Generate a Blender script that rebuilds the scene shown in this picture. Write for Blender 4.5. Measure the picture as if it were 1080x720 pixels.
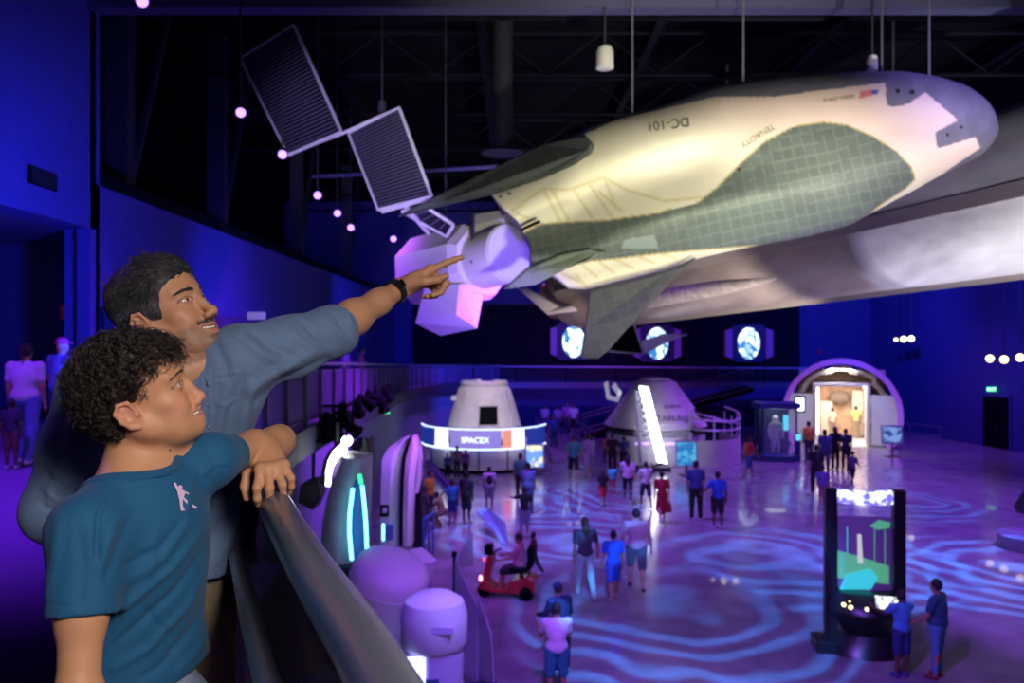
import bpy, bmesh, math, random
import numpy as np
from mathutils import Vector, Matrix, Euler
PI = math.pi
random.seed(7)
for _o in list(bpy.data.objects):
    bpy.data.objects.remove(_o, do_unlink=True)
SC = bpy.context.scene
COL = SC.collection
# ------------------------------------------------------------------ camera
CAMZ = 5.7                 # eye height above the exhibition floor; the balcony deck is 1.47 m lower
FPX = 840.0                # 28 mm lens on a 36 mm wide frame, 1080 px wide
DECK = 4.23
def P(px, py, d):          # the point seen at pixel (px, py), d metres in front of the camera
    return Vector(((px - 540.0) / FPX * d, d, CAMZ + (360.0 - py) / FPX * d))
_cam = bpy.data.cameras.new('camera'); cam = bpy.data.objects.new('camera', _cam); COL.objects.link(cam)
cam.location = (0, 0, CAMZ); cam.rotation_euler = (PI / 2, 0, 0)
_cam.sensor_width = 36; _cam.lens = 28; _cam.clip_end = 200; _cam.clip_start = 0.05
_cam.dof.use_dof = True; _cam.dof.focus_distance = 1.6; _cam.dof.aperture_fstop = 5.0
SC.camera = cam
# ------------------------------------------------------------------ world, exposure
SC.view_settings.view_transform = 'Standard'; SC.view_settings.look = 'None'
SC.view_settings.gamma = 1.0; SC.view_settings.use_curve_mapping = False
SC.view_settings.exposure = 0.0
W = bpy.data.worlds.new('dim_hall_air'); SC.world = W; W.use_nodes = True
W.node_tree.nodes['Background'].inputs[0].default_value = (0.05, 0.035, 0.30, 1)
W.node_tree.nodes['Background'].inputs[1].default_value = 0.03
SC.cycles.use_denoising = True
SC.cycles.max_bounces = 6; SC.cycles.diffuse_bounces = 3; SC.cycles.glossy_bounces = 3
SC.cycles.transmission_bounces = 6; SC.cycles.transparent_max_bounces = 8
SC.cycles.sample_clamp_indirect = 4.0; SC.cycles.caustics_reflective = False; SC.cycles.caustics_refractive = False
# ------------------------------------------------------------------ lights of the hall
def aim(o, loc, target):
    o.location = loc
    o.rotation_euler = (Vector(target) - Vector(loc)).to_track_quat('-Z', 'Y').to_euler()
def spot(name, loc, target, power, color, angle=50, blend=0.6, size=0.15):
    l = bpy.data.lights.new(name, 'SPOT'); l.energy = power; l.color = color
    l.spot_size = math.radians(angle); l.spot_blend = blend; l.shadow_soft_size = size
    o = bpy.data.objects.new(name, l); COL.objects.link(o); aim(o, loc, target); return o
def area(name, loc, target, power, color, sx, sy=None):
    l = bpy.data.lights.new(name, 'AREA'); l.energy = power; l.color = color
    l.shape = 'RECTANGLE'; l.size = sx; l.size_y = sy or sx
    o = bpy.data.objects.new(name, l); COL.objects.link(o); aim(o, loc, target); return o
def gobo(name, loc, target, power, color, angle, scale, seed, kind='RINGS'):
    """a theatre projector: its slide is a procedural wave pattern in the lamp's own nodes"""
    o = spot(name, loc, target, power, color, angle, 0.35, 0.02); l = o.data; l.use_nodes = True
    nt = l.node_tree; em = nt.nodes['Emission']
    tc = nt.nodes.new('ShaderNodeTexCoord'); sp = nt.nodes.new('ShaderNodeSeparateXYZ')
    nt.links.new(tc.outputs['Normal'], sp.inputs[0])
    dx = nt.nodes.new('ShaderNodeMath'); dx.operation = 'DIVIDE'; dy = nt.nodes.new('ShaderNodeMath'); dy.operation = 'DIVIDE'
    nt.links.new(sp.outputs[0], dx.inputs[0]); nt.links.new(sp.outputs[2], dx.inputs[1])
    nt.links.new(sp.outputs[1], dy.inputs[0]); nt.links.new(sp.outputs[2], dy.inputs[1])
    cb = nt.nodes.new('ShaderNodeCombineXYZ'); nt.links.new(dx.outputs[0], cb.inputs[0]); nt.links.new(dy.outputs[0], cb.inputs[1])
    ad = nt.nodes.new('ShaderNodeVectorMath'); ad.inputs[1].default_value = (0.07 * math.sin(seed * 3), 0.07 * math.cos(seed * 5), 0.1); nt.links.new(cb.outputs[0], ad.inputs[0])
    wv = nt.nodes.new('ShaderNodeTexWave'); wv.wave_type = kind; wv.rings_direction = 'SPHERICAL'; wv.inputs['Phase Offset'].default_value = seed; wv.inputs['Scale'].default_value = scale
    wv.inputs['Distortion'].default_value = 12.0; wv.inputs['Detail'].default_value = 1.5; wv.inputs['Detail Scale'].default_value = 0.9
    nt.links.new(ad.outputs[0], wv.inputs['Vector'])
    rp = nt.nodes.new('ShaderNodeValToRGB'); rp.color_ramp.elements[0].position = 0.35; rp.color_ramp.elements[0].color = (0.04, 0.04, 0.04, 1)
    rp.color_ramp.elements[1].position = 0.95; rp.color_ramp.elements[1].color = (0.85, 0.85, 0.85, 1); nt.links.new(wv.outputs['Fac'], rp.inputs[0])
    nt.links.new(rp.outputs[0], em.inputs['Color']); em.inputs['Strength'].default_value = 1.0
    return o
BLUE = (0.04, 0.06, 1.0); VIOLET = (0.33, 0.08, 1.0); COOL = (0.75, 0.80, 1.0); WARM = (1.0, 0.86, 0.68); CYAN = (0.04, 0.32, 1.0)
# camera flash bounced from above the photographer, the light on the two visitors
area('photographer_flash', (0.75, -0.40, 6.50), (-0.75, 1.9, 5.5), 62, (1.0, 0.93, 0.86), 0.55)
spot('balcony_rim_light', (-4.5, 3.2, 8.5), (-0.8, 1.6, 5.3), 160, (0.30, 0.10, 1.0), 40, 0.8, 0.15)
# violet and blue washes hung in the roof
for _x, _y, _z, _tx, _ty, _a, _p in ((0.8, 6.0, 8.3, 3.5, 15, 74, 5200), (16, 17, 13, 10, 17, 80, 9000), (19, 26, 13, 17, 26, 80, 9000), (0, 25, 13, 3, 26, 80, 9000), (15, 36, 13, 13, 36, 80, 8000), (0, 40, 13, -1, 41, 80, 4500), (22, 42, 13, 21, 42, 80, 4500)):
    spot('violet_wash', (_x, _y, _z), (_tx, _ty, 0), _p, VIOLET, _a, 1.0, 0.3)
for _x, _y, _z, _tx, _ty, _a, _s, _p in ((1.2, 7.5, 8.2, 3.4, 16.0, 36, 4.6, 12500), (15, 23, 12.6, 8.0, 20.5, 32, 5.6, 20000), (17, 19, 12.6, 12.0, 19.5, 34, 6.0, 25000),
                                      (-1.5, 22, 12.6, 0.8, 23.5, 30, 5.2, 14000), (0, 27, 12.6, 3.4, 29, 30, 5.2, 14000), (17, 30, 12.6, 13, 28, 30, 5.6, 11000)):
    gobo('pattern_projector', (_x, _y, _z), (_tx, _ty, 0), _p, CYAN, _a, _s, _x)
spot('fence_violet_wash', (2.5, 18, 6.4), (-3.9, 19, 4.6), 4500, (0.40, 0.05, 1.0), 75, 1.0, 0.3)
spot('deck_violet_wash', (-5.2, 6.0, 10.5), (-5.6, 7.5, DECK), 2300, (0.20, 0.02, 1.0), 85, 1.0, 0.3)
spot('balcony_violet_wash', (-4.6, 19, 11.5), (-4.4, 19.5, DECK), 3500, (0.45, 0.08, 1.0), 80, 1.0, 0.3)
# blue washes on the walls
spot('wall_blue_wash', (-3.5, 10.0, 6.2), (-8.2, 13.3, 7.2), 2600, BLUE, 80, 1.0, 0.3)
spot('wall_blue_wash', (-3.5, 19.0, 6.8), (-8.2, 24, 7.0), 1500, BLUE, 95, 1.0, 0.3)
spot('wall_blue_wash', (-2.5, 34.0, 7.2), (-8.2, 41, 7.5), 1500, BLUE, 90, 1.0, 0.3)
spot('wall_blue_wash', (17.5, 38, 10), (21.5, 54, 6), 6500, BLUE, 85, 1.0, 0.3)
spot('wall_blue_wash', (19, 33, 9), (26, 43, 4.5), 2000, BLUE, 85, 1.0, 0.3)
spot('wall_blue_wash', (-1, 40, 5), (-2, 54, 2.0), 2500, BLUE, 95, 1.0, 0.3)
spot('wall_blue_wash', (2, 38, 9), (1, 54, 9.0), 2200, BLUE, 90, 1.0, 0.3)
# white spots that pick out the two hanging vehicles from below
spot('vehicle_spot', (2.5, 3.0, 4.2), (2.4, 14.0, 8.4), 5600, (1.0, 0.93, 0.62), 44, 0.7, 0.2)
spot('vehicle_spot', (7.5, 4.0, 3.6), (5.6, 13.3, 9.2), 5600, (1.0, 0.90, 0.80), 40, 0.7, 0.2)
spot('vehicle_spot', (3.5, 10.0, 1.0), (2.2, 14.2, 7.6), 1200, (1.0, 0.95, 0.55), 46, 0.7, 0.2)
spot('vehicle_spot', (14.5, 9.0, 1.0), (10.6, 18.0, 8.5), 12000, (1.0, 0.96, 0.90), 48, 0.7, 0.2)
spot('vehicle_spot', (7.0, 20.0, 0.8), (7.0, 28.0, 8.0), 6500, (0.95, 0.84, 0.74), 54, 0.7, 0.2)
spot('vehicle_spot', (9.0, 1.5, 6.0), (11.6, 16.0, 9.6), 3500, (0.95, 0.92, 0.9), 30, 0.8, 0.2)  # added from the camera side to brighten the rocket stage's upper skin
spot('engine_fill', (2.5, 29, 3.0), (3.0, 38, 8.2), 1400, (1.0, 0.8, 0.5), 34, 0.8, 0.2)  # added warm fill, lifts the engine nozzles out of the dark
spot('nose_violet_spot', (9.5, 8.5, 13.0), (7.6, 12.9, 9.9), 1500, (0.4, 0.3, 1.0), 34, 0.8, 0.2)
spot('satellite_spot', (2.0, 9.0, 3.6), (-1.2, 18.0, 7.4), 4800, (0.22, 0.07, 1.0), 26, 0.7, 0.2)
spot('satellite_spot', (-1.8, 12.0, 1.6), (-1.0, 18.0, 6.6), 800, (0.7, 0.62, 1.0), 24, 0.7, 0.2)
spot('panel_fill', (-2.2, 8.0, 6.2), (-3.2, 17.5, 9.6), 3500, (0.6, 0.5, 1.0), 30, 0.7, 0.2)  # added fill that brings out the black solar wings and their frames
spot('catwalk_violet_fill', (6, 43, 9), (6, 50, 3.4), 2200, VIOLET, 100, 1.0, 0.3)  # added violet fill to brighten the dark catwalk
spot('hull_white_fill', (0.5, 15.5, 5.6), (-2.8, 20.5, 1.8), 420, (0.75, 0.8, 1.0), 30, 0.8, 0.1)  # added white fill against the violet wash on the hull section
spot('fairing_fill', (-1.0, 9.5, 5.2), (-3.0, 13.3, 2.9), 90, (0.7, 0.75, 1.0), 26, 0.8, 0.1)  # added fill for the fairing shell, no fixture of its own
# the capsules
spot('capsule_spot', (-0.5, 27, 11.5), (-1.3, 36.5, 2.6), 4200, (0.95, 0.80, 1.0), 30, 0.8, 0.2)
spot('capsule_spot', (4, 28, 11.5), (7.0, 38, 2.4), 5500, (0.95, 0.82, 1.0), 34, 0.8, 0.2)
spot('floor_white_spot', (2.0, 31, 13), (1.2, 30, 0), 260, (1.0, 0.8, 0.9), 40, 1.0, 0.2)
spot('floor_white_spot', (-1.5, 21, 13), (-1.3, 21.5, 0), 700, (1.0, 0.72, 0.85), 34, 1.0, 0.2)
spot('floor_white_spot', (16, 33, 13), (16.2, 32, 0), 500, (1.0, 0.85, 0.8), 50, 1.0, 0.2)
# ------------------------------------------------------------------ materials
MATS = {}
def _nodes(m):
    m.use_nodes = True; nt = m.node_tree; return nt, nt.nodes['Principled BSDF']
def mat(name, col=(0.5, 0.5, 0.5), rough=0.6, metal=0.0, bump=0.0, scale=20.0, var=0.0, emit=None, es=0.0, coat=0.0, sss=0.0, alpha=1.0, trans=0.0, detail=4.0, stretch=None, col2=None, attr=None):
    if name in MATS: return MATS[name]
    m = bpy.data.materials.new(name); nt, b = _nodes(m); L = nt.links.new; N = nt.nodes.new
    b.inputs['Base Color'].default_value = (*col, 1); b.inputs['Roughness'].default_value = rough
    b.inputs['Metallic'].default_value = metal; b.inputs['Coat Weight'].default_value = coat
    b.inputs['Alpha'].default_value = alpha; b.inputs['Transmission Weight'].default_value = trans
    if sss: b.inputs['Subsurface Weight'].default_value = sss; b.inputs['Subsurface Radius'].default_value = (0.012, 0.005, 0.003); b.inputs['Subsurface Scale'].default_value = 1.0
    if rough >= 0.85: b.inputs['Specular IOR Level'].default_value = 0.1
    if emit: b.inputs['Emission Color'].default_value = (*emit, 1); b.inputs['Emission Strength'].default_value = es
    out = None
    if bump or var:
        tc = N('ShaderNodeTexCoord'); mp = N('ShaderNodeMapping'); L(tc.outputs['Object'], mp.inputs[0])
        if stretch: mp.inputs['Scale'].default_value = stretch
        nz = N('ShaderNodeTexNoise'); nz.inputs['Scale'].default_value = scale; nz.inputs['Detail'].default_value = detail
        L(mp.outputs[0], nz.inputs['Vector'])
        if var:
            mx = N('ShaderNodeMix'); mx.data_type = 'RGBA'; rp = N('ShaderNodeMapRange')
            rp.inputs[1].default_value = 0.35; rp.inputs[2].default_value = 0.65; L(nz.outputs[0], rp.inputs[0]); L(rp.outputs[0], mx.inputs[0])
            c2 = col2 or tuple(c * (1 - var) for c in col)
            mx.inputs[6].default_value = (*c2, 1); mx.inputs[7].default_value = (*col, 1)
            L(mx.outputs[2], b.inputs['Base Color']); out = mx
        if bump:
            bp = N('ShaderNodeBump'); bp.inputs['Strength'].default_value = bump; bp.inputs['Distance'].default_value = 0.01
            L(nz.outputs[0], bp.inputs['Height']); L(bp.outputs[0], b.inputs['Normal'])
    if attr:                       # painted colour carried by the mesh (lips, stubble, print)
        at = N('ShaderNodeAttribute'); at.attribute_name = attr
        L(at.outputs['Color'], b.inputs['Base Color'])
    MATS[name] = m; return m
def glow(name, col=(1, 1, 1), s=1.0):
    if name in MATS: return MATS[name]
    m = bpy.data.materials.new(name); nt, b = _nodes(m); b.inputs['Base Color'].default_value = (*[c * 0.5 for c in col], 1)
    b.inputs['Emission Color'].default_value = (*col, 1); b.inputs['Emission Strength'].default_value = s; MATS[name] = m; return m
# ------------------------------------------------------------------ mesh gathering
class MB:
    """collects boxes, tubes and lofts, then links them as ONE mesh object"""
    def __init__(s): s.v = []; s.f = []; s.m = []; s.cur = 0
    def add(s, vs, fs):
        o = len(s.v); s.v += [tuple(v) for v in vs]; s.f += [tuple(i + o for i in f) for f in fs]; s.m += [s.cur] * len(fs); return s
    def box(s, x0, x1, y0, y1, z0, z1, M=None, bev=0.0):
        vs = [Vector((x, y, z)) for x in (x0, x1) for y in (y0, y1) for z in (z0, z1)]
        if M is not None: vs = [M @ v for v in vs]
        return s.add(vs, [(0, 1, 3, 2), (4, 6, 7, 5), (0, 4, 5, 1), (2, 3, 7, 6), (0, 2, 6, 4), (1, 5, 7, 3)])
    def prism(s, pts, y0, y1, M=None):           # outline in (x, z), thickness y0..y1
        n = len(pts); vs = [Vector((p[0], y, p[1])) for y in (y0, y1) for p in pts]
        if M is not None: vs = [M @ v for v in vs]
        return s.add(vs, [tuple(range(n)), tuple(range(2 * n - 1, n - 1, -1))] + [(i, i + n, (i + 1) % n + n, (i + 1) % n) for i in range(n)])
    def tube(s, path, r, n=8, close=False, cap=True):
        path = [Vector(p) for p in path]; m = len(path); rs = r if isinstance(r, (list, tuple)) else [r] * m
        up = None; vs = []
        for i, p in enumerate(path):
            if close: t = (path[(i + 1) % m] - path[i - 1])
            else: t = path[min(i + 1, m - 1)] - path[max(i - 1, 0)]
            t = t.normalized()
            if up is None: up = t.orthogonal().normalized()
            a = (up - t * up.dot(t)); a = a.normalized() if a.length > 1e-6 else t.orthogonal().normalized(); up = a; b = t.cross(a)
            for k in range(n): th = 2 * PI * k / n; vs.append(p + (a * math.cos(th) + b * math.sin(th)) * rs[i])
        fs = [(i * n + k, i * n + (k + 1) % n, (i + 1) % m * n + (k + 1) % n, (i + 1) % m * n + k) for i in range(m if close else m - 1) for k in range(n)]
        if cap and not close: fs += [tuple(range(n - 1, -1, -1)), tuple((m - 1) * n + k for k in range(n))]
        return s.add(vs, fs)
    def lathe(s, prof, n=32, M=None, a0=0, a1=2 * PI):        # prof of (r, z)
        full = abs(a1 - a0 - 2 * PI) < 1e-6; c = n if full else n + 1; vs = []
        for r, z in prof:
            for k in range(c):
                th = a0 + (a1 - a0) * k / n; v = Vector((r * math.cos(th), r * math.sin(th), z)); vs.append(M @ v if M is not None else v)
        fs = [(i * c + k, i * c + (k + 1) % c, (i + 1) * c + (k + 1) % c, (i + 1) * c + k) for i in range(len(prof) - 1) for k in range(n)]
        if full:
            if prof[0][0] > 1e-4: fs.append(tuple(range(c - 1, -1, -1)))
            if prof[-1][0] > 1e-4: fs.append(tuple((len(prof) - 1) * c + k for k in range(c)))
        return s.add(vs, fs)
    def loft(s, rings, caps=True):
        n = len(rings[0]); vs = [v for r in rings for v in r]
        fs = [(i * n + k, i * n + (k + 1) % n, (i + 1) * n + (k + 1) % n, (i + 1) * n + k) for i in range(len(rings) - 1) for k in range(n)]
        if caps: fs += [tuple(range(n - 1, -1, -1)), tuple((len(rings) - 1) * n + k for k in range(n))]
        return s.add(vs, fs)
    def quad(s, a, b, c, d): return s.add([a, b, c, d], [(0, 1, 2, 3)])
    def build(s, name, m, parent=None, smooth=False, bev=0.0, fix=True):
        me = bpy.data.meshes.new(name); o = parent.matrix_world.translation if False else None
        me.from_pydata([tuple(v) for v in s.v], [], s.f)
        ms = m if isinstance(m, (list, tuple)) else [m]
        for q in ms: me.materials.append(q)
        if len(ms) > 1: me.polygons.foreach_set('material_index', s.m)
        if fix:
            bm = bmesh.new(); bm.from_mesh(me); bmesh.ops.recalc_face_normals(bm, faces=bm.faces); bm.to_mesh(me); bm.free()
        me.update(); ob = bpy.data.objects.new(name, me); COL.objects.link(ob)
        if smooth: shade(ob, 40)
        if bev: md = ob.modifiers.new('bevel', 'BEVEL'); md.width = bev; md.segments = 2; md.limit_method = 'ANGLE'
        if parent is not None: attach(ob, parent)
        return ob
def shade(ob, deg=40):
    me = ob.data; me.polygons.foreach_set('use_smooth', [True] * len(me.polygons))
    try: me.set_sharp_from_angle(angle=math.radians(deg))
    except Exception: pass
def attach(ob, parent):
    """parent while keeping the child where it was built (world coordinates)"""
    def world(q):
        m = Matrix.LocRotScale(q.location, q.rotation_euler, q.scale)
        return m if q.parent is None else world(q.parent) @ q.matrix_parent_inverse @ m
    ob.parent = parent; ob.matrix_parent_inverse = world(parent).inverted()
def tag(o, label=None, cat=None, group=None, kind=None):
    if label: o['label'] = label
    if cat: o['category'] = cat
    if group: o['group'] = group
    if kind: o['kind'] = kind
    return o
def thing(name, label, cat, loc=(0, 0, 0), group=None):
    o = bpy.data.objects.new(name, None); COL.objects.link(o); o.location = loc; o.empty_display_size = 0.2
    return tag(o, label, cat, group)
def struct(o): o['kind'] = 'structure'; return o
def text(name, s, M, size, m, parent, depth=0.004, bold=False):
    cu = bpy.data.curves.new(name, 'FONT'); cu.body = s; cu.size = size; cu.align_x = 'CENTER'; cu.align_y = 'CENTER'; cu.extrude = depth
    if bold: cu.offset = size * 0.012
    ob = bpy.data.objects.new(name, cu); COL.objects.link(ob); dg = bpy.context.evaluated_depsgraph_get()
    me = bpy.data.meshes.new_from_object(ob.evaluated_get(dg)); me.transform(M); bpy.data.objects.remove(ob, do_unlink=True)
    me.name = name; me.materials.clear(); me.materials.append(m); o2 = bpy.data.objects.new(name, me); COL.objects.link(o2)
    if parent is not None: attach(o2, parent)
    return o2
def frame(o, x, z):            # matrix with given origin, x axis, z axis
    x = Vector(x).normalized(); z = Vector(z); z = (z - x * z.dot(x)).normalized(); y = z.cross(x)
    M = Matrix((x, y, z)).transposed().to_4x4(); M.translation = Vector(o); return M
def copy_tree(o, parent=None):
    c = o.copy(); COL.objects.link(c)
    if parent is not None: c.parent = parent; c.matrix_parent_inverse = o.matrix_parent_inverse.copy()
    for ch in o.children: copy_tree(ch, c)
    return c
# ------------------------------------------------------------------ soft shapes: a distance field, meshed on a sparse grid
def _a(v): return np.array(v, dtype=np.float64)
class Field:
    """smoothly blended tapered capsules and ellipsoids; mesh() returns one continuous surface"""
    def __init__(s): s.p = []; s.post = None
    def cap(s, a, b, ra, rb=None, k=0.02, op=1, M=None):
        rb = ra if rb is None else rb
        if M is not None:
            sc = M.to_scale()[0]; a = M @ Vector(a); b = M @ Vector(b); ra *= sc; rb *= sc; k *= sc
        a = _a(a); b = _a(b); s.p.append(('c', a, b, ra, rb, k, op, (a + b) / 2, np.linalg.norm(b - a) / 2 + max(ra, rb))); return s
    def ell(s, c, r, rot=None, k=0.02, op=1, M=None):
        R = Matrix.Identity(3) if rot is None else Euler(rot).to_matrix(); c = Vector(c); r = Vector(r)
        if M is not None:
            sc = M.to_scale()[0]; c = M @ c; R = M.to_3x3().normalized() @ R; r = r * sc; k *= sc
        s.p.append(('e', _a(c), _a(R), _a(r), 0, k, op, _a(c), max(r))); return s
    def chain(s, pts, rs, k=0.02, M=None, op=1):
        for i in range(len(pts) - 1): s.cap(pts[i], pts[i + 1], rs[i], rs[i + 1], k, op, M)
        return s
    def half(s, point, normal, k=0.002):         # keep only the side the normal points away from
        s.p.append(('h', _a(point), _a(Vector(normal).normalized()), 0, 0, k, 3, _a(point), 1e9)); return s
    @staticmethod
    def _d(p, x):
        t = p[0]
        if t == 'c':
            a, b, ra, rb = p[1:5]; ab = b - a; l2 = ab @ ab + 1e-12; h = np.clip(((x - a) @ ab) / l2, 0, 1)
            q = x - a - h[:, None] * ab; return np.sqrt((q * q).sum(1)) - (ra + (rb - ra) * h)
        if t == 'e':
            q = (x - p[1]) @ p[2]; r = p[3]; u = q / r; k0 = np.sqrt((u * u).sum(1)) + 1e-9; w = u / r; k1 = np.sqrt((w * w).sum(1)) + 1e-9
            return k0 * (k0 - 1) / k1
        return (x - p[1]) @ p[2]
    def ev(s, x, prims=None):
        d = np.full(len(x), 1.0)
        for p in (s.p if prims is None else prims):
            e = s._d(p, x); k = max(p[5], 1e-4)
            if p[6] == 1: h = np.clip(0.5 + 0.5 * (d - e) / k, 0, 1); d = d + (e - d) * h - k * h * (1 - h)
            elif p[6] == -1: h = np.clip(0.5 - 0.5 * (d + e) / k, 0, 1); d = d + (-e - d) * h + k * h * (1 - h)
            else: d = np.maximum(d, e)
        if s.post is not None: d = s.post(x, d)
        return d
    def mesh(s, h, B=12, pad=0.02):
        lo = np.min([p[7] - p[8] for p in s.p if p[6] == 1], 0) - pad; hi = np.max([p[7] + p[8] for p in s.p if p[6] == 1], 0) + pad
        S = h * B; nb = np.maximum(np.ceil((hi - lo) / S).astype(int), 1)
        ii = np.stack(np.meshgrid(*[np.arange(n) for n in nb], indexing='ij'), -1).reshape(-1, 3)
        cen = lo + (ii + 0.5) * S; rad = S * 0.87; near = []; anyn = np.zeros(len(ii), bool)
        for p in s.p:
            if p[0] == 'h': near.append(np.ones(len(ii), bool)); continue
            g = (np.abs(s._d(p, cen)) if False else s._d(p, cen)) < rad * (1.6 if p[0] == 'e' else 1.0) + p[5] + 0.012
            near.append(g)
            if p[6] == 1: anyn |= g
        near = np.array(near)
        n1 = B + 1; G = np.stack(np.meshgrid(*[np.arange(n1)] * 3, indexing='ij'), -1).reshape(-1, 3)
        tot = nb * B + 4; keys = []; pos = []; quads = []
        key = lambda c: (c[..., 0] * tot[1] + c[..., 1]) * tot[2] + c[..., 2]
        C8 = np.array([[i, j, k] for i in (0, 1) for j in (0, 1) for k in (0, 1)])
        E12 = [(a, b) for a in range(8) for b in range(a + 1, 8) if np.abs(C8[a] - C8[b]).sum() == 1]
        for bi in np.nonzero(anyn)[0]:
            base = ii[bi] * B; x = lo + (base + G) * h
            d = s.ev(x, [p for p, g in zip(s.p, near[:, bi]) if g]).reshape(n1, n1, n1)
            ins = d < 0
            if ins.all() or not ins.any(): continue
            cs = [d[c[0]:c[0] + B, c[1]:c[1] + B, c[2]:c[2] + B] for c in C8]; cnt = sum((c < 0).astype(int) for c in cs)
            act = np.argwhere((cnt > 0) & (cnt < 8))
            if len(act):
                dv = np.stack([c[act[:, 0], act[:, 1], act[:, 2]] for c in cs], 1); acc = np.zeros((len(act), 3)); wn = np.zeros(len(act))
                for a, b in E12:
                    m = (dv[:, a] < 0) != (dv[:, b] < 0); t = np.where(m, dv[:, a] / (dv[:, a] - dv[:, b] + 1e-20), 0)
                    acc += np.where(m[:, None], C8[a] + (C8[b] - C8[a]) * t[:, None], 0); wn += m
                pos.append(lo + (base + act + acc / wn[:, None]) * h); keys.append(key(base + act + 1))
            for ax in range(3):
                sl1 = [slice(0, B)] * 3; sl2 = [slice(0, B)] * 3; sl2[ax] = slice(1, n1)
                i1 = ins[tuple(sl1)]; i2 = ins[tuple(sl2)]; e = np.argwhere(i1 != i2)
                if not len(e): continue
                flip = i1[e[:, 0], e[:, 1], e[:, 2]]; g = base + e + 1; u, v = [(1, 2), (2, 0), (0, 1)][ax]
                U = np.zeros(3, int); U[u] = 1; V = np.zeros(3, int); V[v] = 1
                q = np.stack([key(g - U - V), key(g - V), key(g), key(g - U)], 1)
                q[~flip] = q[~flip][:, ::-1]; quads.append(q)
        keys = np.concatenate(keys); pos = np.concatenate(pos); q = np.concatenate(quads)
        o = np.argsort(keys); keys = keys[o]; pos = pos[o]; idx = np.searchsorted(keys, q); idx = np.clip(idx, 0, len(keys) - 1)
        ok = (keys[idx] == q).all(1); return pos, idx[ok]
    def build(s, name, m, parent, h, smooth_it=1, fn=None, attr=None):
        v, q = s.mesh(h); v, q = biggest(v, q); v = relax(v, q, smooth_it)
        if fn is not None: v = fn(v, q)
        ob = np_mesh(name, v, q, m, parent)
        if attr is not None: set_attr(ob, attr(v, q))
        return ob
def biggest(v, q):                                       # drop crumbs, keep the main surface
    lab = np.arange(len(v)); e = np.concatenate([q[:, [0, 1]], q[:, [1, 2]], q[:, [2, 3]]])
    while True:
        m = np.minimum(lab[e[:, 0]], lab[e[:, 1]]); n = lab.copy(); np.minimum.at(n, e[:, 0], m); np.minimum.at(n, e[:, 1], m); n = n[n]
        if (n == lab).all(): break
        lab = n
    c = np.bincount(lab, minlength=len(v)); keep = c[lab] > .04 * c.max(); idx = np.cumsum(keep) - 1; qk = keep[q].all(1); return v[keep], idx[q[qk]]
def relax(v, q, it, lam=0.5):
    e = np.concatenate([q[:, [0, 1]], q[:, [1, 2]], q[:, [2, 3]], q[:, [3, 0]]])
    for _ in range(it):
        acc = np.zeros_like(v); n = np.zeros(len(v))
        for c in range(3): acc[:, c] = np.bincount(e[:, 0], v[e[:, 1], c], len(v)) + np.bincount(e[:, 1], v[e[:, 0], c], len(v))
        n = np.bincount(e[:, 0], minlength=len(v)) + np.bincount(e[:, 1], minlength=len(v)); v = v + lam * (acc / np.maximum(n, 1)[:, None] - v)
    return v
def normals(v, q):
    fn = np.cross(v[q[:, 2]] - v[q[:, 0]], v[q[:, 3]] - v[q[:, 1]]); n = np.zeros_like(v)
    for k in range(4):
        for c in range(3): n[:, c] += np.bincount(q[:, k], fn[:, c], len(v))
    return n / (np.linalg.norm(n, axis=1)[:, None] + 1e-12)
def np_mesh(name, v, q, m, parent=None, smooth=True):
    me = bpy.data.meshes.new(name); me.vertices.add(len(v)); me.vertices.foreach_set('co', np.asarray(v, dtype=np.float32).ravel())
    k = q.shape[1]; me.loops.add(len(q) * k); me.loops.foreach_set('vertex_index', q.astype(np.int32).ravel())
    me.polygons.add(len(q)); me.polygons.foreach_set('loop_start', np.arange(0, len(q) * k, k, dtype=np.int32))
    me.polygons.foreach_set('use_smooth', np.full(len(q), smooth)); me.update(calc_edges=True); me.validate()
    for x in (m if isinstance(m, (list, tuple)) else [m]): me.materials.append(x)
    ob = bpy.data.objects.new(name, me); COL.objects.link(ob)
    if parent is not None: attach(ob, parent)
    return ob
def set_attr(ob, c, name='paint'):
    a = ob.data.color_attributes.new(name, 'FLOAT_COLOR', 'POINT'); c4 = np.ones((len(c), 4), np.float32); c4[:, :3] = c; a.data.foreach_set('color', c4.ravel())
def sstep(x, a, b): t = np.clip((x - a) / (b - a), 0, 1); return t * t * (3 - 2 * t)
def noise3(x, f, seed=0):                                # smooth pseudo noise, cheap
    r = np.random.RandomState(seed); o = np.zeros(len(x))
    for i in range(5):
        k = r.normal(size=3); k /= np.linalg.norm(k); o += np.sin((x @ k) * f * (0.7 + 0.6 * r.rand()) + r.rand() * 6.28 + 1.5 * np.sin((x @ np.roll(k, 1)) * f * 0.6 + r.rand() * 6))
    return o / 5
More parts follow.
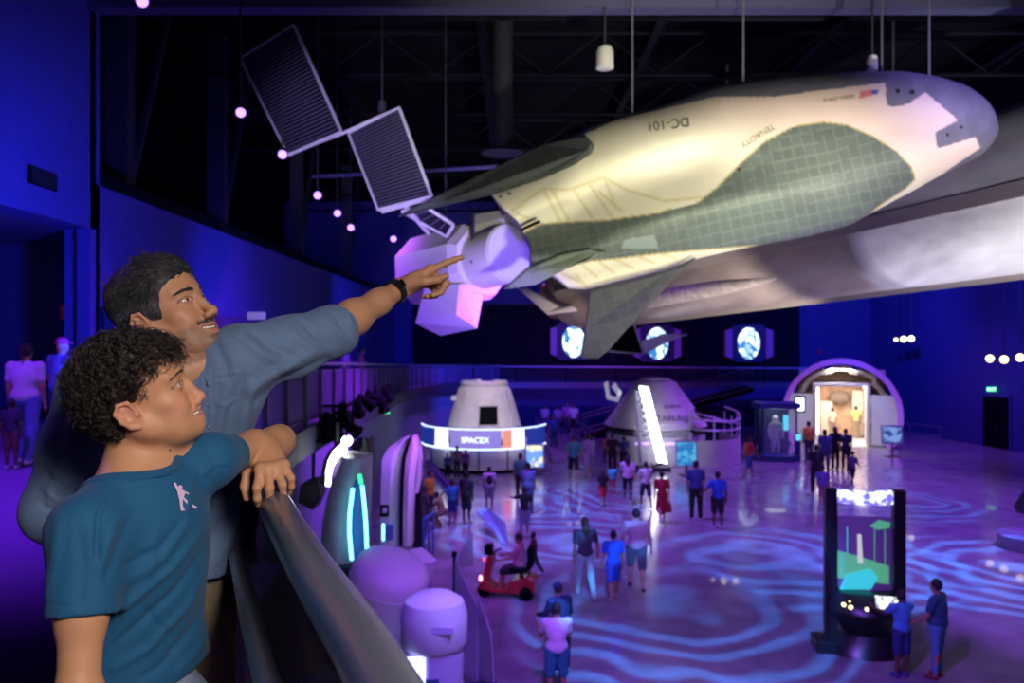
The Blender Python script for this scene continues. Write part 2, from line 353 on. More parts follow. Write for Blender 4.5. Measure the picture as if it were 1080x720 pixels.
def strands(name, paths, r0, m, parent, sides=3, r1=0.3):  # paths (N, M, 3): hair as thin tapered tubes in one mesh
    N_, M_, _ = paths.shape; t = np.gradient(paths, axis=1); t /= np.linalg.norm(t, axis=2, keepdims=True) + 1e-9
    ref = np.where(np.abs(t[..., 2:3]) < 0.9, np.array([0, 0, 1.0]), np.array([1.0, 0, 0])); a = np.cross(t, ref); a /= np.linalg.norm(a, axis=2, keepdims=True) + 1e-9; b = np.cross(t, a)
    w = np.linspace(1, r1, M_)[None, :, None] * r0; vs = []
    for k in range(sides): th = 2 * PI * k / sides; vs.append(paths + (a * math.cos(th) + b * math.sin(th)) * w)
    v = np.stack(vs, 2).reshape(-1, 3); i = np.arange(N_ * M_).reshape(N_, M_)[:, :-1].reshape(-1); q = []
    for k in range(sides): k2 = (k + 1) % sides; q.append(np.stack([i * sides + k, i * sides + k2, (i + 1) * sides + k2, (i + 1) * sides + k], 1))
    return np_mesh(name, v, np.concatenate(q), m, parent)
def inpoly(x, y, poly):
    c = np.zeros(len(x), bool); j = len(poly) - 1
    for i in range(len(poly)):
        xi, yi = poly[i]; xj, yj = poly[j]; m = ((yi > y) != (yj > y)) & (x < (xj - xi) * (y - yi) / (yj - yi + 1e-12) + xi); c ^= m; j = i
    return c
def polydist(x, y, pl):
    d = np.full(len(x), 1e9)
    for (x0, y0), (x1, y1) in zip(pl[:-1], pl[1:]):
        dx, dy = x1 - x0, y1 - y0; t = np.clip(((x - x0) * dx + (y - y0) * dy) / (dx * dx + dy * dy + 1e-9), 0, 1); d = np.minimum(d, np.hypot(x - x0 - t * dx, y - y0 - t * dy))
    return d
# ================================================================== THE HALL
M_wall = mat('navy_wall_paint', (0.06, 0.06, 0.30), 0.75, bump=0.05, scale=3, var=0.15)
M_black = mat('matt_black', (0.004, 0.004, 0.007), 0.9)
M_blackpanel = mat('black_wall_panel', (0.012, 0.008, 0.022), 0.85)
M_ceil = mat('black_ceiling', (0.002, 0.002, 0.004), 0.9, bump=0.2, scale=2)
M_steel = mat('dark_truss_steel', (0.05, 0.05, 0.07), 0.5, 0.4)
M_joist = mat('joist_steel', (0.006, 0.006, 0.012), 0.9)
M_rail = mat('grey_rail_paint', (0.125, 0.125, 0.17), 0.33, 0.30, coat=0.2)
M_white = mat('white_paint', (0.78, 0.78, 0.80), 0.45)
M_floor = mat('polished_concrete', (0.30, 0.26, 0.34), 0.22, bump=0.03, scale=1.2, var=0.30, coat=0.25)
M_deck = mat('deck_carpet', (0.30, 0.20, 0.42), 0.85, bump=0.3, scale=120, var=0.2)
def wallbox(name, *a, m=M_wall): return struct(MB().box(*a).build(name, m))
wallbox('floor', -12, 30, -3, 54.2, -0.2, 0, m=M_floor)
wallbox('ceiling', -16, 30, -3, 54.6, 15.2, 15.5, m=M_ceil)
wallbox('wall_back', -16, 30, 54.2, 54.5, 0, 15.2)
# right wall, slightly turned
mb = MB(); mb.prism([(24.4, 54.2), (24.9, 54.2), (30.2, 14), (29.7, 14)], 0, 15.2, Matrix(((1, 0, 0, 0), (0, 0, 1, 0), (0, 1, 0, 0), (0, 0, 0, 1))))
struct(mb.build('wall_right', M_wall))
def rwx(y): return 24.4 + (54.2 - y) * 5.3 / 40.2     # x of the right wall's face
# left wall beside the balcony: a bay with a wide opening, then the long wall with the dark void over it
mb = MB(); mb.box(-8.6, -8, 15.3, 54.2, DECK - 1.6, 8.72); mb.box(-8.6, -8, -3, 15.3, 7.85, 15.2); mb.box(-8.25, -8, 15.1, 15.45, DECK, 15.2)
struct(mb.build('wall_left', M_wall))
wallbox('wall_left_recess', -15.8, -15.5, -3, 54.2, 0, 15.2, m=M_black)
wallbox('wall_lobby_back', -15.8, -8.6, 17.6, 17.8, DECK, 7.85, m=mat('lobby_wall', (0.035, 0.035, 0.16), 0.8))
wallbox('ceiling_lobby', -15.5, -8.6, -3, 17.6, 7.85, 8.1, m=mat('lobby_soffit', (0.10, 0.09, 0.22), 0.8))
wallbox('trim_wall_top', -8.7, -7.9, 15.45, 54.2, 8.72, 8.95, m=M_black)
# dark upper bay
for i, y in enumerate((18, 24, 33, 43)):
    mb = MB(); mb.box(-9.2, -8.7, y, y + 0.4, 8.95, 15.2)
    mb.tube([(-8.9, y + .4, 9.0), (-8.9, y + 3, 15)], 0.1, 4); o = mb.build('steel_column', M_steel); struct(o)
wallbox('wall_back_panel', -6.6, 19.4, 53.7, 54.19, 3.2, 8.15, m=M_blackpanel)
# balcony deck: polygon in plan, with its fascia
RAILPATH = [(0.19, 0.0), (-0.096, 0.70), (-0.490, 1.64), (-1.80, 4.95), (-2.52, 7.0), (-3.1, 9.0), (-3.42, 11.0), (-3.62, 13.5), (-4.15, 23), (-4.72, 33), (-4.7, 40), (-3.9, 45), (-2.4, 48), (-0.6, 49.5)]
def sag(o):                 # beyond 12.8 m the balcony ramps gently down to the catwalk
    for v in o.data.vertices:
        if v.co.y > 12.8: v.co.z -= 0.0305 * (v.co.y - 12.8)
    return o
PL = Matrix(((1, 0, 0, 0), (0, 0, 1, 0), (0, 1, 0, 0), (0, 0, 0, 1)))
edge = [(x + 0.07, y) for x, y in RAILPATH]
edge[0] = (0.60, -0.9)
mb = MB(); mb.prism([(-15.5, -3), (0.9, -3)] + edge[0:8] + [(-8, 13.5), (-8, 17.6), (-15.5, 17.6)], DECK - 0.40, DECK, PL)
fe = [e for e in edge[7:]]
mb.loft([[Vector((-8, y, DECK - .4)), Vector((x, y, DECK - .4)), Vector((x, y, DECK)), Vector((-8, y, DECK))] for x, y in fe])
o = mb.build('floor_balcony', M_deck); struct(o); sag(o)
def offset_path(path, off):
    out = []
    for i, p in enumerate(path):
        a = Vector(path[max(i - 1, 0)]); b = Vector(path[min(i + 1, len(path) - 1)]); t = (b - a).normalized(); out.append((p[0] + t.y * off, p[1] - t.x * off))
    return out
def strip(path, z0, z1, off0, off1, mb):
    a = offset_path(path, off0); b = offset_path(path, off1); rings = []
    for p, q in zip(a, b): rings.append([Vector((p[0], p[1], z0)), Vector((q[0], q[1], z0)), Vector((q[0], q[1], z1)), Vector((p[0], p[1], z1))])
    mb.loft(rings)
mb = MB(); strip(RAILPATH, 0, DECK - 0.46, -0.35, -0.30, mb); struct(sag(mb.build('wall_under_balcony', mat('grey_blue_wall', (0.20, 0.22, 0.36), 0.7))))
mb = MB(); strip(RAILPATH, DECK - 0.46, DECK + 0.012, 0.075, 0.14, mb); struct(sag(mb.build('trim_balcony_fascia', mat('fascia_grey', (0.035, 0.035, 0.07), 0.7))))
# --- balcony railing: thick handrail, side rails, posts and a sheet of steel mesh
def smooth_path(path, n=6):
    out = []
    for i in range(len(path) - 1):
        p0, p1, p2, p3 = [Vector((*path[min(max(j, 0), len(path) - 1)], 0)) for j in (i - 1, i, i + 1, i + 2)]
        for k in range(n):
            t = k / n; out.append(0.5 * ((2 * p1) + (p2 - p0) * t + (2 * p0 - 5 * p1 + 4 * p2 - p3) * t * t + (3 * p1 - p0 - 3 * p2 + p3) * t ** 3))
    out.append(Vector((*path[-1], 0))); return out
RT = CAMZ - 0.30
rp = smooth_path([(0.47, -0.80)] + RAILPATH[1:]); railing = thing('balcony_railing', 'dark grey balcony railing with a fat round handrail in the foreground', 'railing', (-0.7, 2.3, DECK))
N0 = 3
mb = MB(); mb.tube([Vector((p.x, p.y, RT - 0.033)) for p in rp[N0:]], 0.033, 24); mb.build('handrail', M_rail, railing, smooth=True)
mb = MB()
strip([(p.x, p.y) for p in rp[N0:]], RT - 0.085, RT - 0.070, -0.012, 0.012, mb); mb.build('under_rail', M_rail, railing)
mb = MB(); mb.tube([(p.x, p.y, DECK + 0.10) for p in rp[N0:]], 0.02, 8); mb.build('bottom_rail', M_rail, railing, smooth=True)
lp = offset_path([(p.x, p.y) for p in rp[N0:]], -0.062)
mb = MB(); mb.tube([(x, y, RT - 0.185) for x, y in lp], 0.0185, 14); mb.build('mid_rail', M_rail, railing, smooth=True)
mb = MB(); strip([(p.x, p.y) for p in rp[N0:20]], DECK + .06, RT - 0.06, -0.004, 0.004, mb); mb.build('tinted_panel', mat('tinted_panel', (0.05, 0.06, 0.07), 0.12, alpha=0.82), railing)
def at_len(path, s):
    acc = 0
    for i in range(len(path) - 1):
        l = (path[i + 1] - path[i]).length
        if acc + l >= s: t = (s - acc) / l; return path[i].lerp(path[i + 1], t), (path[i + 1] - path[i]).normalized()
        acc += l
    return path[-1], (path[-1] - path[-2]).normalized()
TOT = sum((rp[i + 1] - rp[i]).length for i in range(len(rp) - 1)) - 0.2
s = 2.0
k = 0
while s < TOT:
    p, t = at_len(rp, s); a = math.atan2(t.y, t.x); M = Matrix.Translation((p.x, p.y, 0)) @ Matrix.Rotation(a, 4, 'Z')
    MB().box(-0.012, 0.012, -0.045, 0.03, DECK, RT - 0.15, M).build('post', M_rail, railing); s += 1.5; k += 1
# tensioned mesh between the rails
mb = MB(); s = 0.9
while s < TOT:
    p, t = at_len(rp, s); step = 0.05 if s < 7 else 0.15; r = 0.0022 if s < 7 else 0.022
    n_ = Vector((-t.y, t.x, 0)) * 0.062; p = p + n_; mb.tube([(p.x, p.y, DECK + 0.1), (p.x, p.y, RT - 0.19)], r, 4, cap=False); s += step
for j in range(34):
    z = DECK + 0.12 + j * 0.025
    if z < RT - 0.20: mb.tube([(x, y, z) for x, y in lp[0:24]], 0.0018, 4, cap=False)
o = mb.build('wire_mesh_infill', mat('mesh_wire', (0.24, 0.15, 0.42), 0.5, 0.2), railing)
for o in railing.children: sag(o)
# --- catwalk across the back of the hall
M_cat = mat('catwalk_steel', (0.16, 0.12, 0.24), 0.5, 0.2)
cw = thing('catwalk', 'dark catwalk with a thin purple-lit handrail crossing the back of the hall', 'catwalk', (6, 50, 3))
mb = MB(); mb.box(-6.4, 19.4, 49.6, 51.6, 2.85, 3.10); mb.build('walkway', M_black, cw)
mb = MB(); mb.box(-6.4, 19.4, 49.5, 49.6, 2.80, 3.16); mb.build('edge_beam', M_cat, cw)
mb = MB(); mb.tube([(-6.4, 49.6, 4.17), (19.4, 49.6, 4.02)], 0.055, 8); mb.build('handrail', mat('lit_rail', (0.45, 0.35, 0.6), 0.4), cw)
mb = MB()
for i in range(9): x = -6 + i * 3.1; mb.box(x, x + .08, 49.55, 49.65, 3.1, 4.1)
mb.build('stanchions', M_black, cw)['kind'] = 'stuff'
mb = MB()
for i in range(5): z = 3.3 + i * 0.15; mb.tube([(-6.4, 49.6, z), (19.4, 49.6, z - 0.02)], 0.012, 4)
mb.build('wire_infill', M_cat, cw)
ramp = thing('ramp', 'dark ramp with purple handrails climbing behind the right capsule to the catwalk', 'ramp', (9, 48, 0))
mb = MB(); mb.prism([(4.2, 0.0), (4.9, 0.0), (14.2, 2.75), (14.2, 3.0), (4.2, 0.2)], 46.8, 48.8); mb.build('walkway', M_black, ramp)
for yy in (46.8, 48.8):
    mb = MB(); mb.tube([(4.2, yy, 1.2), (14.2, yy, 4.0)], 0.05, 6); mb.tube([(4.2, yy, .3), (14.2, yy, 3.05)], 0.05, 6)
    for i in range(8): x = 4.3 + i * 1.4; z = .2 + (x - 4.2) * 0.28; mb.tube([(x, yy, z), (x, yy, z + 1.0)], 0.03, 5)
    mb.build('railing', M_cat, ramp)
for (a, b) in (((1.45, 49.2), (1.75, 37.5)), ((3.7, 46.2), (4.3, 41.5))):
    rl = thing('queue_railing', 'low dark railing at the %s of the walkway between the two white capsules' % ('left' if a[0] < 3 else 'right'), 'railing', (a[0], a[1], 0))
    mb = MB(); A = Vector((*a, 0)); B = Vector((*b, 0))
    for z in (1.05, 0.6, 0.2): mb.tube([A + Vector((0, 0, z)), B + Vector((0, 0, z))], 0.04, 6)
    mb.build('rails', M_cat, rl)
    for i in range(5): q = A.lerp(B, i / 4); MB().tube([q, q + Vector((0, 0, 1.05))], 0.035, 6).build('post', M_cat, rl)
# --- roof steel: girders, joists, ducts
def beam(name, x0, x1, y, z0, z1, m=M_steel, t=0.3): return struct(MB().box(x0, x1, y, y + t, z0, z1).build(name, m))
M_girder = mat('girder_blue_grey', (0.06, 0.06, 0.14), 0.6)
struct(MB().box(-8, 30, 15.0, 15.4, 12.0, 12.20, Matrix.Rotation(0.0, 4, 'Z')).build('roof_girder', M_girder))
def joist(y, z0, z1, x0=-15, x1=29, step=1.6):
    mb = MB(); mb.tube([(x0, y, z0), (x1, y, z0)], 0.06, 5); mb.tube([(x0, y, z1), (x1, y, z1)], 0.06, 5)
    x = x0; up = True
    while x < x1: mb.tube([(x, y, z0 if up else z1), (x + step, y, z1 if up else z0)], 0.035, 4); x += step; up = not up
    return struct(mb.build('roof_joist', M_joist))
for y in (12, 19, 23, 27, 32, 37, 42, 47): joist(y, 13.4, 14.6)
mb = MB()
for x in (-6, -1, 4, 9, 15, 21, 26): mb.box(x, x + 0.25, 6, 54, 14.5, 14.9)
struct(mb.build('roof_purlins', M_joist))
struct(MB().tube([(-7.5, 30, 11.9), (2.0, 29, 12.2)], 0.07, 6).build('roof_pipe', mat('pipe_blue', (0.12, 0.12, 0.35), 0.5)))
d = thing('ventilation_duct', 'dark round ventilation duct dropping from the ceiling above the satellite', 'duct', (-0.3, 22, 12))
MB().lathe([(0.28, 0), (0.28, 4.6)], 20, Matrix.Translation((-0.26, 22, 10.9))).build('pipe', M_steel, d, smooth=True)
MB().lathe([(0.30, 0), (0.52, 0.0), (0.60, -0.06), (0.30, -0.12)], 24, Matrix.Translation((-0.26, 22, 10.95))).build('diffuser', M_steel, d, smooth=True)
# wall grille at the upper left
g = thing('wall_vent', 'small dark rectangular vent high on the blue wall at left', 'vent', (-8, 13.5, 8.3))
MB().box(-8.0, -7.96, 13.15, 13.95, 8.32, 8.62).build('frame', M_black, g)
mb = MB()
for i in range(6): mb.box(-7.97, -7.94, 13.2, 13.9, 8.35 + i * .045, 8.365 + i * .045)
mb.build('louvres', M_steel, g)
# low dark partition and lobby bits beyond the visitors
wallbox('wall_partition', -7.9, -7.7, 15.4, 30, DECK, DECK + 2.15, m=mat('partition_violet', (0.05, 0.03, 0.12), 0.8))
sg = thing('small_sign', 'small pale lit sign behind the man\'s shoulder', 'sign', (-6.5, 20.3, 6.4))
MB().box(-6.75, -6.3, 20.3, 20.36, 6.26, 6.45).build('panel', glow('sign_panel_glow', (0.45, 0.55, 0.45), 0.16), sg); MB().tube([(-6.5, 20.33, DECK), (-6.5, 20.33, 6.2)], 0.03, 8).build('pole', M_steel, sg)
fa = thing('fire_alarm', 'small red fire alarm on the dark lobby wall at left', 'alarm', (-9.8, 17.5, 6.3))
MB().box(-9.92, -9.70, 17.5, 17.6, 6.20, 6.50).build('body', mat('alarm_red', (0.7, 0.03, 0.03), 0.4, emit=(1, 0.02, 0.02), es=0.02), fa)
MB().lathe([(0.05, 0), (0.03, 0.03)], 12, Matrix.Translation((-9.81, 17.49, 6.42)) @ Matrix.Rotation(PI / 2, 4, 'X')).build('strobe', M_white, fa)
area('lobby_strip', (-12.5, 9.5, 7.75), (-12.5, 10, DECK), 60, (0.22, 0.05, 1.0), 4.0, 1.0)
# doors on the right side, exit signs
def exit_sign(loc, ry, lab):
    e = thing('exit_sign', lab, 'exit sign', loc); M = Matrix.Translation(loc) @ Matrix.Rotation(ry, 4, 'Z')
    MB().box(-.22, .22, -.04, .04, -.12, .12, M).build('case', glow('exit_green', (0.02, 0.9, 0.30), 1.1), e)
    text('lettering', 'EXIT', M @ Matrix.Translation((0, -.045, 0)) @ Matrix.Rotation(PI / 2, 4, 'X'), 0.2, glow('exit_white', (0.8, 1, 0.85), 2.5), e, 0.003)
yd = 42.6; xd = rwx(yd); Mr = Matrix.Translation((xd, yd, 0)) @ Matrix.Rotation(-PI / 2 + math.atan(5.3 / 40.2), 4, 'Z')
d1 = MB().box(-.95, .95, -.06, .04, 0, 2.75, Mr).build('door_1', M_black); struct(d1)
fr = MB(); fr.box(-1.1, -.95, -.08, .04, 0, 2.9, Mr); fr.box(.95, 1.1, -.08, .04, 0, 2.9, Mr); fr.box(-1.1, 1.1, -.08, .04, 2.75, 2.9, Mr); struct(fr.build('trim_1', M_wall))
MB().box(-.06, .04, -.1, -.06, 0.95, 1.15, Mr).build('door_handle', M_steel, d1)
exit_sign((xd - 0.35, yd - 0.1, 3.15), -0.5, 'green exit sign over the dark door in the right wall')
exit_sign((-4.88, 31.0, 3.0), PI / 2 * 0.85, 'green exit sign under the balcony beside the dark doorway')
d2 = MB().box(-4.5, -4.36, 21.5, 23.3, 0.0, 2.9).build('door_2', M_black); struct(d2)
# low rail by the right wall
rl = thing('wall_rail', 'thin grey rail standing by the right wall near the round entrance', 'railing', (22.8, 46, 0))
mb = MB(); a = Vector((22.0, 47.5, 0)); b = Vector((23.5, 43.6, 0))
for z in (1.0, .5): mb.tube([a + Vector((0, 0, z)), b + Vector((0, 0, z))], 0.035, 6)
mb.build('rails', M_cat, rl)
for i in range(3): q = a.lerp(b, i / 2); MB().tube([q, q + Vector((0, 0, 1.0))], 0.035, 6).build('post', M_cat, rl)
# small red call points on the blue walls
for q, lab in ((P(865, 371, 54.1), 'red alarm on the blue back wall left of the round entrance'), (P(518, 424, 54.1), 'red alarm on the blue wall between the left capsule and its stage')):
    f = thing('wall_alarm', lab, 'alarm', q); MB().box(-.1, .1, -.05, .0, -.15, .15, Matrix.Translation(q)).build('body', mat('alarm_red'), f)
# --- lamps in the roof
M_can = mat('lamp_can', (0.03, 0.03, 0.04), 0.5, 0.3)
def can(loc, target, col, es, name, lab, grp, r=0.1, hang=0.8, lit=0):
    t = thing(name, lab, 'spotlight', loc, grp); z = (Vector(target) - Vector(loc)).normalized(); M = z.to_track_quat('Z', 'Y').to_matrix().to_4x4(); M.translation = Vector(loc)
    MB().lathe([(r * .6, -r * 3.0), (r, -r * 2.2), (r * 1.05, 0), (r * .9, 0), (r * .85, -0.02)], 14, M).build('housing', M_can, t, smooth=True)
    MB().lathe([(0.001, -0.015), (r * .85, -0.02)], 14, M).build('lens', glow(name + '_lens', col, es), t)
    MB().tube([Vector(loc) - z * r * 1.5, Vector(loc) - z * r * 1.5 + Vector((0, 0, hang))], 0.02, 5).build('bracket', M_steel, t)
VL = [((150, 2), 10.5), ((254, 119), 14), ((298, 163), 17), ((335, 206), 22), ((356, 225), 26), ((370, 240), 30), ((415, 252), 36)]
for i, ((x, y), dd) in enumerate(VL):
    q = P(x, y, dd); w = ['in the top left corner of the room', 'left of the upper solar panel', 'at the lower corner of the upper solar panel', 'third up from the far end of the row', 'second up from the far end of the row', 'next to last at the far end of the row', 'beside the satellite, last of the row'][i]
    can(q, (0.4 * q.x, q.y * 0.45, 5.2), (0.42, 0.20, 1.0), 3.2, 'violet_roof_light', 'small glowing violet roof light ' + w, 'violet roof lights along the left wall', 0.06 + 0.0026 * dd, 15.185 - q.z)
WL = [((763, 325), 44), ((776, 325), 44), ((752, 326), 44), ((961, 357), 47), ((953, 357.5), 47.5), ((945, 358), 48), ((1044, 378), 38), ((1059, 379), 37), ((1076, 377), 36)]
wn = ['left of the pair below the hanging rocket stage', 'right of the pair below the hanging rocket stage', 'smallest of three below the hanging rocket stage', 'brightest of three above the round entrance', 'middle of three above the round entrance', 'faintest of three above the round entrance', 'left of three above the door in the right wall', 'middle of three above the door in the right wall', 'right of three above the door in the right wall']
for i, ((x, y), dd) in enumerate(WL):
    q = P(x, y, dd); can(q, (q.x * 0.5, q.y * 0.5, 4.2), (1.0, 0.80, 0.36), 5 if i not in (2, 5) else 2.5, 'warm_track_light', 'round warm white track light, ' + wn[i], 'warm track lights on the far walls', 0.20 if i not in (2, 5) else 0.12, 15.185 - q.z)
def pendant(px, py, dd, lab, w=0.16, h=0.4, z1=14.4):
    q = P(px, py, dd); t = thing('pendant_light', lab, 'pendant', q)  # hanging light, modelled without any glow
    MB().lathe([(w * .75, h), (w, h * .8), (w * 1.05, 0), (w * .8, -.02)], 20, Matrix.Translation(q)).build('housing', mat('pendant_grey', (0.6, 0.6, 0.6), 0.5, emit=(0.5, 0.5, 0.6), es=0.0), t, smooth=True)
    MB().tube([q + Vector((0, 0, h)), (q.x, q.y, z1)], 0.018, 6).build('stem', M_steel, t)
pendant(638, 72, 15, 'small white cylinder pendant hanging above the spaceplane\'s middle', z1=12.0)
pendant(920, 74, 14, 'small pale pendant hanging just above the spaceplane\'s nose', 0.09, 0.25, 12)
spot('pendant_kick', (3.0, 10, 8.5), (1.8, 15, 10.9), 25, (0.7, 0.7, 1), 20, 0.6, 0.1)
# ================================================================== HANGING SPACECRAFT
def interp(u, pts):     # pts [(u, value...)] piecewise, smooth
    a = np.array(pts, float); return np.stack([np.interp(u, a[:, 0], a[:, k]) for k in range(1, a.shape[1])], -1)
UP = [(517, 203), (567, 178), (593, 146), (633, 130), (690, 114), (720, 103), (753, 91), (820, 81), (870, 77), (920, 75), (953, 75), (987, 80), (1020, 90), (1040, 104), (1050, 118), (1053.5, 133)]
LO = [(600, 304), (622, 306), (655, 297), (693, 288), (720, 279), (734, 273), (787, 261), (853, 249), (897, 237), (933, 217), (967, 199), (997, 182), (1030, 167), (1042, 157), (1050, 147), (1053.5, 137)]
def spline(pts, n):
    p = np.array(pts, float); s = np.r_[0, np.cumsum(np.hypot(*np.diff(p, axis=0).T))]; t = np.linspace(0, s[-1], n)
    out = np.stack([np.interp(t, s, p[:, k]) for k in (0, 1)], 1)
    k = np.ones(9) / 9; q = np.pad(out, ((4, 4), (0, 0)), 'edge')
    sm = np.stack([np.convolve(q[:, c], k, 'valid') for c in (0, 1)], 1); sm[0] = out[0]; sm[-1] = out[-1]; return sm
NU, NV = 360, 132
def plane_depth(px): return 15.4 - (px - 515) * 0.0046
def px2w(px, py, d): return np.stack([(px - 540) / FPX * d, d, CAMZ + (360 - py) / FPX * d], -1)
Uc = spline(UP, NU); Lc = spline(LO, NU)
def row_frac(v): return 0.5 - 0.5 * np.cos(np.pi * v)
V = row_frac(np.linspace(0, 1, NV)); u = np.linspace(0, 1, NU)
GX = Uc[:, None, 0] * (1 - V) + Lc[:, None, 0] * V; GY = Uc[:, None, 1] * (1 - V) + Lc[:, None, 1] * V
bow = np.exp(-((V - .72) / .13) ** 2) * -16 + np.exp(-((V - .30) / .10) ** 2) * 4
GX = GX + bow[None, :] * np.exp(-(u / 0.05) ** 2)[:, None]; GY = GY + 0.1 * bow[None, :] * np.exp(-(u / 0.05) ** 2)[:, None]
half = np.hypot(*(Uc - Lc).T) / 2
w = 2 * V - 1
DX = plane_depth(GX)
Hm = (half * 13.5 / FPX)[:, None]
troughs = (0.30 * np.exp(-((w + 0.18) / 0.26) ** 2) * (1 - sstep(u, 0.30, 0.50))[:, None] + 0.10 * np.exp(-((w - 0.83) / 0.10) ** 2) * (1 - sstep(u, 0.12, 0.34))[:, None])
keel = 0.22 * np.exp(-((w - 0.42) / 0.22) ** 2) * (1 - sstep(u, 0.35, 0.65))[:, None]
bulge = (0.80 - 0.1 * np.exp(-(u / .3) ** 2))[:, None] * np.clip(1 - np.abs(w + 0.0) ** 2.6, 0, 1) ** 0.62 * np.minimum(Hm, 1.45)
front = DX - bulge + troughs - keel
def surf_depth(px, py):
    i = ((GX - px) ** 2 + (GY - py) ** 2).argmin(); return front.ravel()[i]
PV = px2w(GX, GY, front)
# back half: shallower flat-topped hull
back = DX + 0.75 * np.sqrt(np.clip(1 - w ** 2, 0, 1)) * np.minimum(Hm, 1.2) ; sc_ = back / front
PB = px2w(GX, GY, DX); PB[..., 1] += (back - DX)
verts = np.concatenate([PV.reshape(-1, 3), PB[:, 1:-1].reshape(-1, 3)])
def fi(i, j): return i * NV + j
NB = NV - 2
def bi(i, j): return np.where((j == 0) | (j == NV - 1), i * NV + j, NU * NV + i * NB + np.clip(j - 1, 0, NB - 1))
I, J = np.meshgrid(np.arange(NU - 1), np.arange(NV - 1), indexing='ij'); I = I.ravel(); J = J.ravel()
qf = np.stack([fi(I, J), fi(I + 1, J), fi(I + 1, J + 1), fi(I, J + 1)], 1); qb = np.stack([bi(I, J), bi(I, J + 1), bi(I + 1, J + 1), bi(I + 1, J)], 1)
jj = np.arange(NV - 1); z0 = np.zeros_like(jj)
cap0 = np.stack([fi(z0, jj), fi(z0, jj + 1), bi(z0, jj + 1), bi(z0, jj)], 1); z1 = z0 + NU - 1; cap1 = np.stack([fi(z1, jj), bi(z1, jj), bi(z1, jj + 1), fi(z1, jj + 1)], 1)
X = GX.ravel(); Y = GY.ravel()
BAND = [(545, 252), (556, 244), (570, 237), (600, 235), (640, 233), (690, 226), (735, 215), (757, 198), (780, 174), (805, 151), (835, 135), (865, 129), (892, 132), (920, 144), (945, 160), (961, 177), (964, 189), (955, 198), (925, 218), (900, 240), (853, 255), (787, 259), (740, 263), (690, 267), (650, 272), (620, 275), (560, 292), (545, 270)]
RIM = [(560, 120), (590, 150), (627, 137), (653, 125), (690, 117), (720, 110), (753, 102), (820, 102), (853, 97), (933, 87), (936, 112), (950, 112), (960, 108.5), (975.6, 97), (1010.6, 126.7), (986, 139.7), (989, 156.7), (1028.8, 144.5), (1034, 156), (997, 181), (999, 184), (1042, 170), (1075, 140), (1060, 60), (700, 60)]
band = inpoly(X, Y, BAND); rim = inpoly(X, Y, RIM)
cr = np.array((0.80, 0.77, 0.66)); col = np.tile(cr, (len(X), 1))
st = noise3(np.stack([X, Y, X * 0], 1), 0.09, 3) * 0.5 + noise3(np.stack([X, Y, X * 0], 1), 0.3, 4) * .3
col *= (1 - 0.10 * np.clip(st, 0, 1))[:, None]
pinkish = sstep(-Y + 0.25 * X, 20, 110)[:, None]; col = col * (1 - 0.25 * pinkish * np.array((0.1, 0.8, 0.3)))
SEAMS = [[(540, 222), (573, 199), (600, 200), (637, 187), (660, 200), (700, 212), (740, 208)], [(545, 225), (572, 236)], [(573, 199), (590, 232)], [(582, 200), (600, 232)], [(605, 200), (625, 230)], [(622, 195), (645, 228)], [(637, 187), (650, 220)], [(632, 202), (655, 222)],
         [(612, 297), (592, 288)], [(630, 292), (615, 280)], [(622, 306), (608, 290)], [(648, 288), (632, 276)], [(668, 283), (650, 274)], [(690, 277), (672, 270)], [(712, 272), (698, 268)]]
sd = np.min([polydist(X, Y, s_) for s_ in SEAMS], 0); col = np.where((sd < 2.6)[:, None], col * (1 - 0.30 * (1 - sd / 2.6)[:, None] * np.array((.7, .9, 1.6))), col)
# tiles of the heat shield
ga = X * 0.97 - Y * 0.22 ; gb = Y * 0.97 + X * 0.20
grid = np.minimum(np.abs((ga / 11.5) % 1 - 0.5), np.abs((gb / 12.0) % 1 - 0.5)); rs = np.random.RandomState(1)
tid = (np.floor(ga / 11.5 + .5) * 37 + np.floor(gb / 12 + .5)).astype(int) % 997; tv = rs.rand(997)[tid]
dk = np.array((0.105, 0.135, 0.135)) * (0.90 + 0.2 * tv[:, None]); dk = np.where((grid < 0.055)[:, None], np.array((0.155, 0.19, 0.185)), dk)
col = np.where(band[:, None], dk, col)
bd = polydist(X, Y, BAND); col = np.where(((bd < 1.5) & ~band)[:, None], np.array((0.5, 0.42, 0.2)), col)
col = np.where(rim[:, None], np.array((0.15, 0.15, 0.22)) * (0.9 + .2 * tv[:, None]), col)
LB = [(655, 262), (660, 252), (690, 248), (695, 262)]
col = np.where(inpoly(X, Y, LB)[:, None], np.array((0.24, 0.30, 0.33)), col)
for (hx, hy, hr) in ((947, 96, 2.6), (962, 97, 2.8), (999, 142, 1.8), (1014, 134, 2.0), (780, 178, 2.2), (528, 207, 1.6), (537, 204, 1.5), (925, 268, 0)):
    col = np.where((np.hypot(X - hx, Y - hy) < hr)[:, None], np.array((0.01, 0.01, 0.01)), col)
fl = inpoly(X, Y, [(906, 97), (919, 94), (919, 101), (906, 104)]); col = np.where(fl[:, None], np.array((0.7, 0.2, 0.25)), col)
fl = inpoly(X, Y, [(919, 95), (926, 94), (926, 99), (919, 100)]); col = np.where(fl[:, None], np.array((0.10, 0.10, 0.45)), col)
cb = np.tile(np.array((0.15, 0.15, 0.2)), (len(PB[:, 1:-1].reshape(-1, 3)), 1))
sp = thing('spaceplane', 'large white and dark-tiled spaceplane hanging nose-right overhead', 'spaceplane', tuple(px2w(760, 190, 14.2)))
M_hull = mat('hull_paint', (1, 1, 1), 0.55, attr='paint')
hull = np_mesh('fuselage', verts, np.concatenate([qf, qb, cap0, cap1]), M_hull, sp); set_attr(hull, np.concatenate([col, cb]))
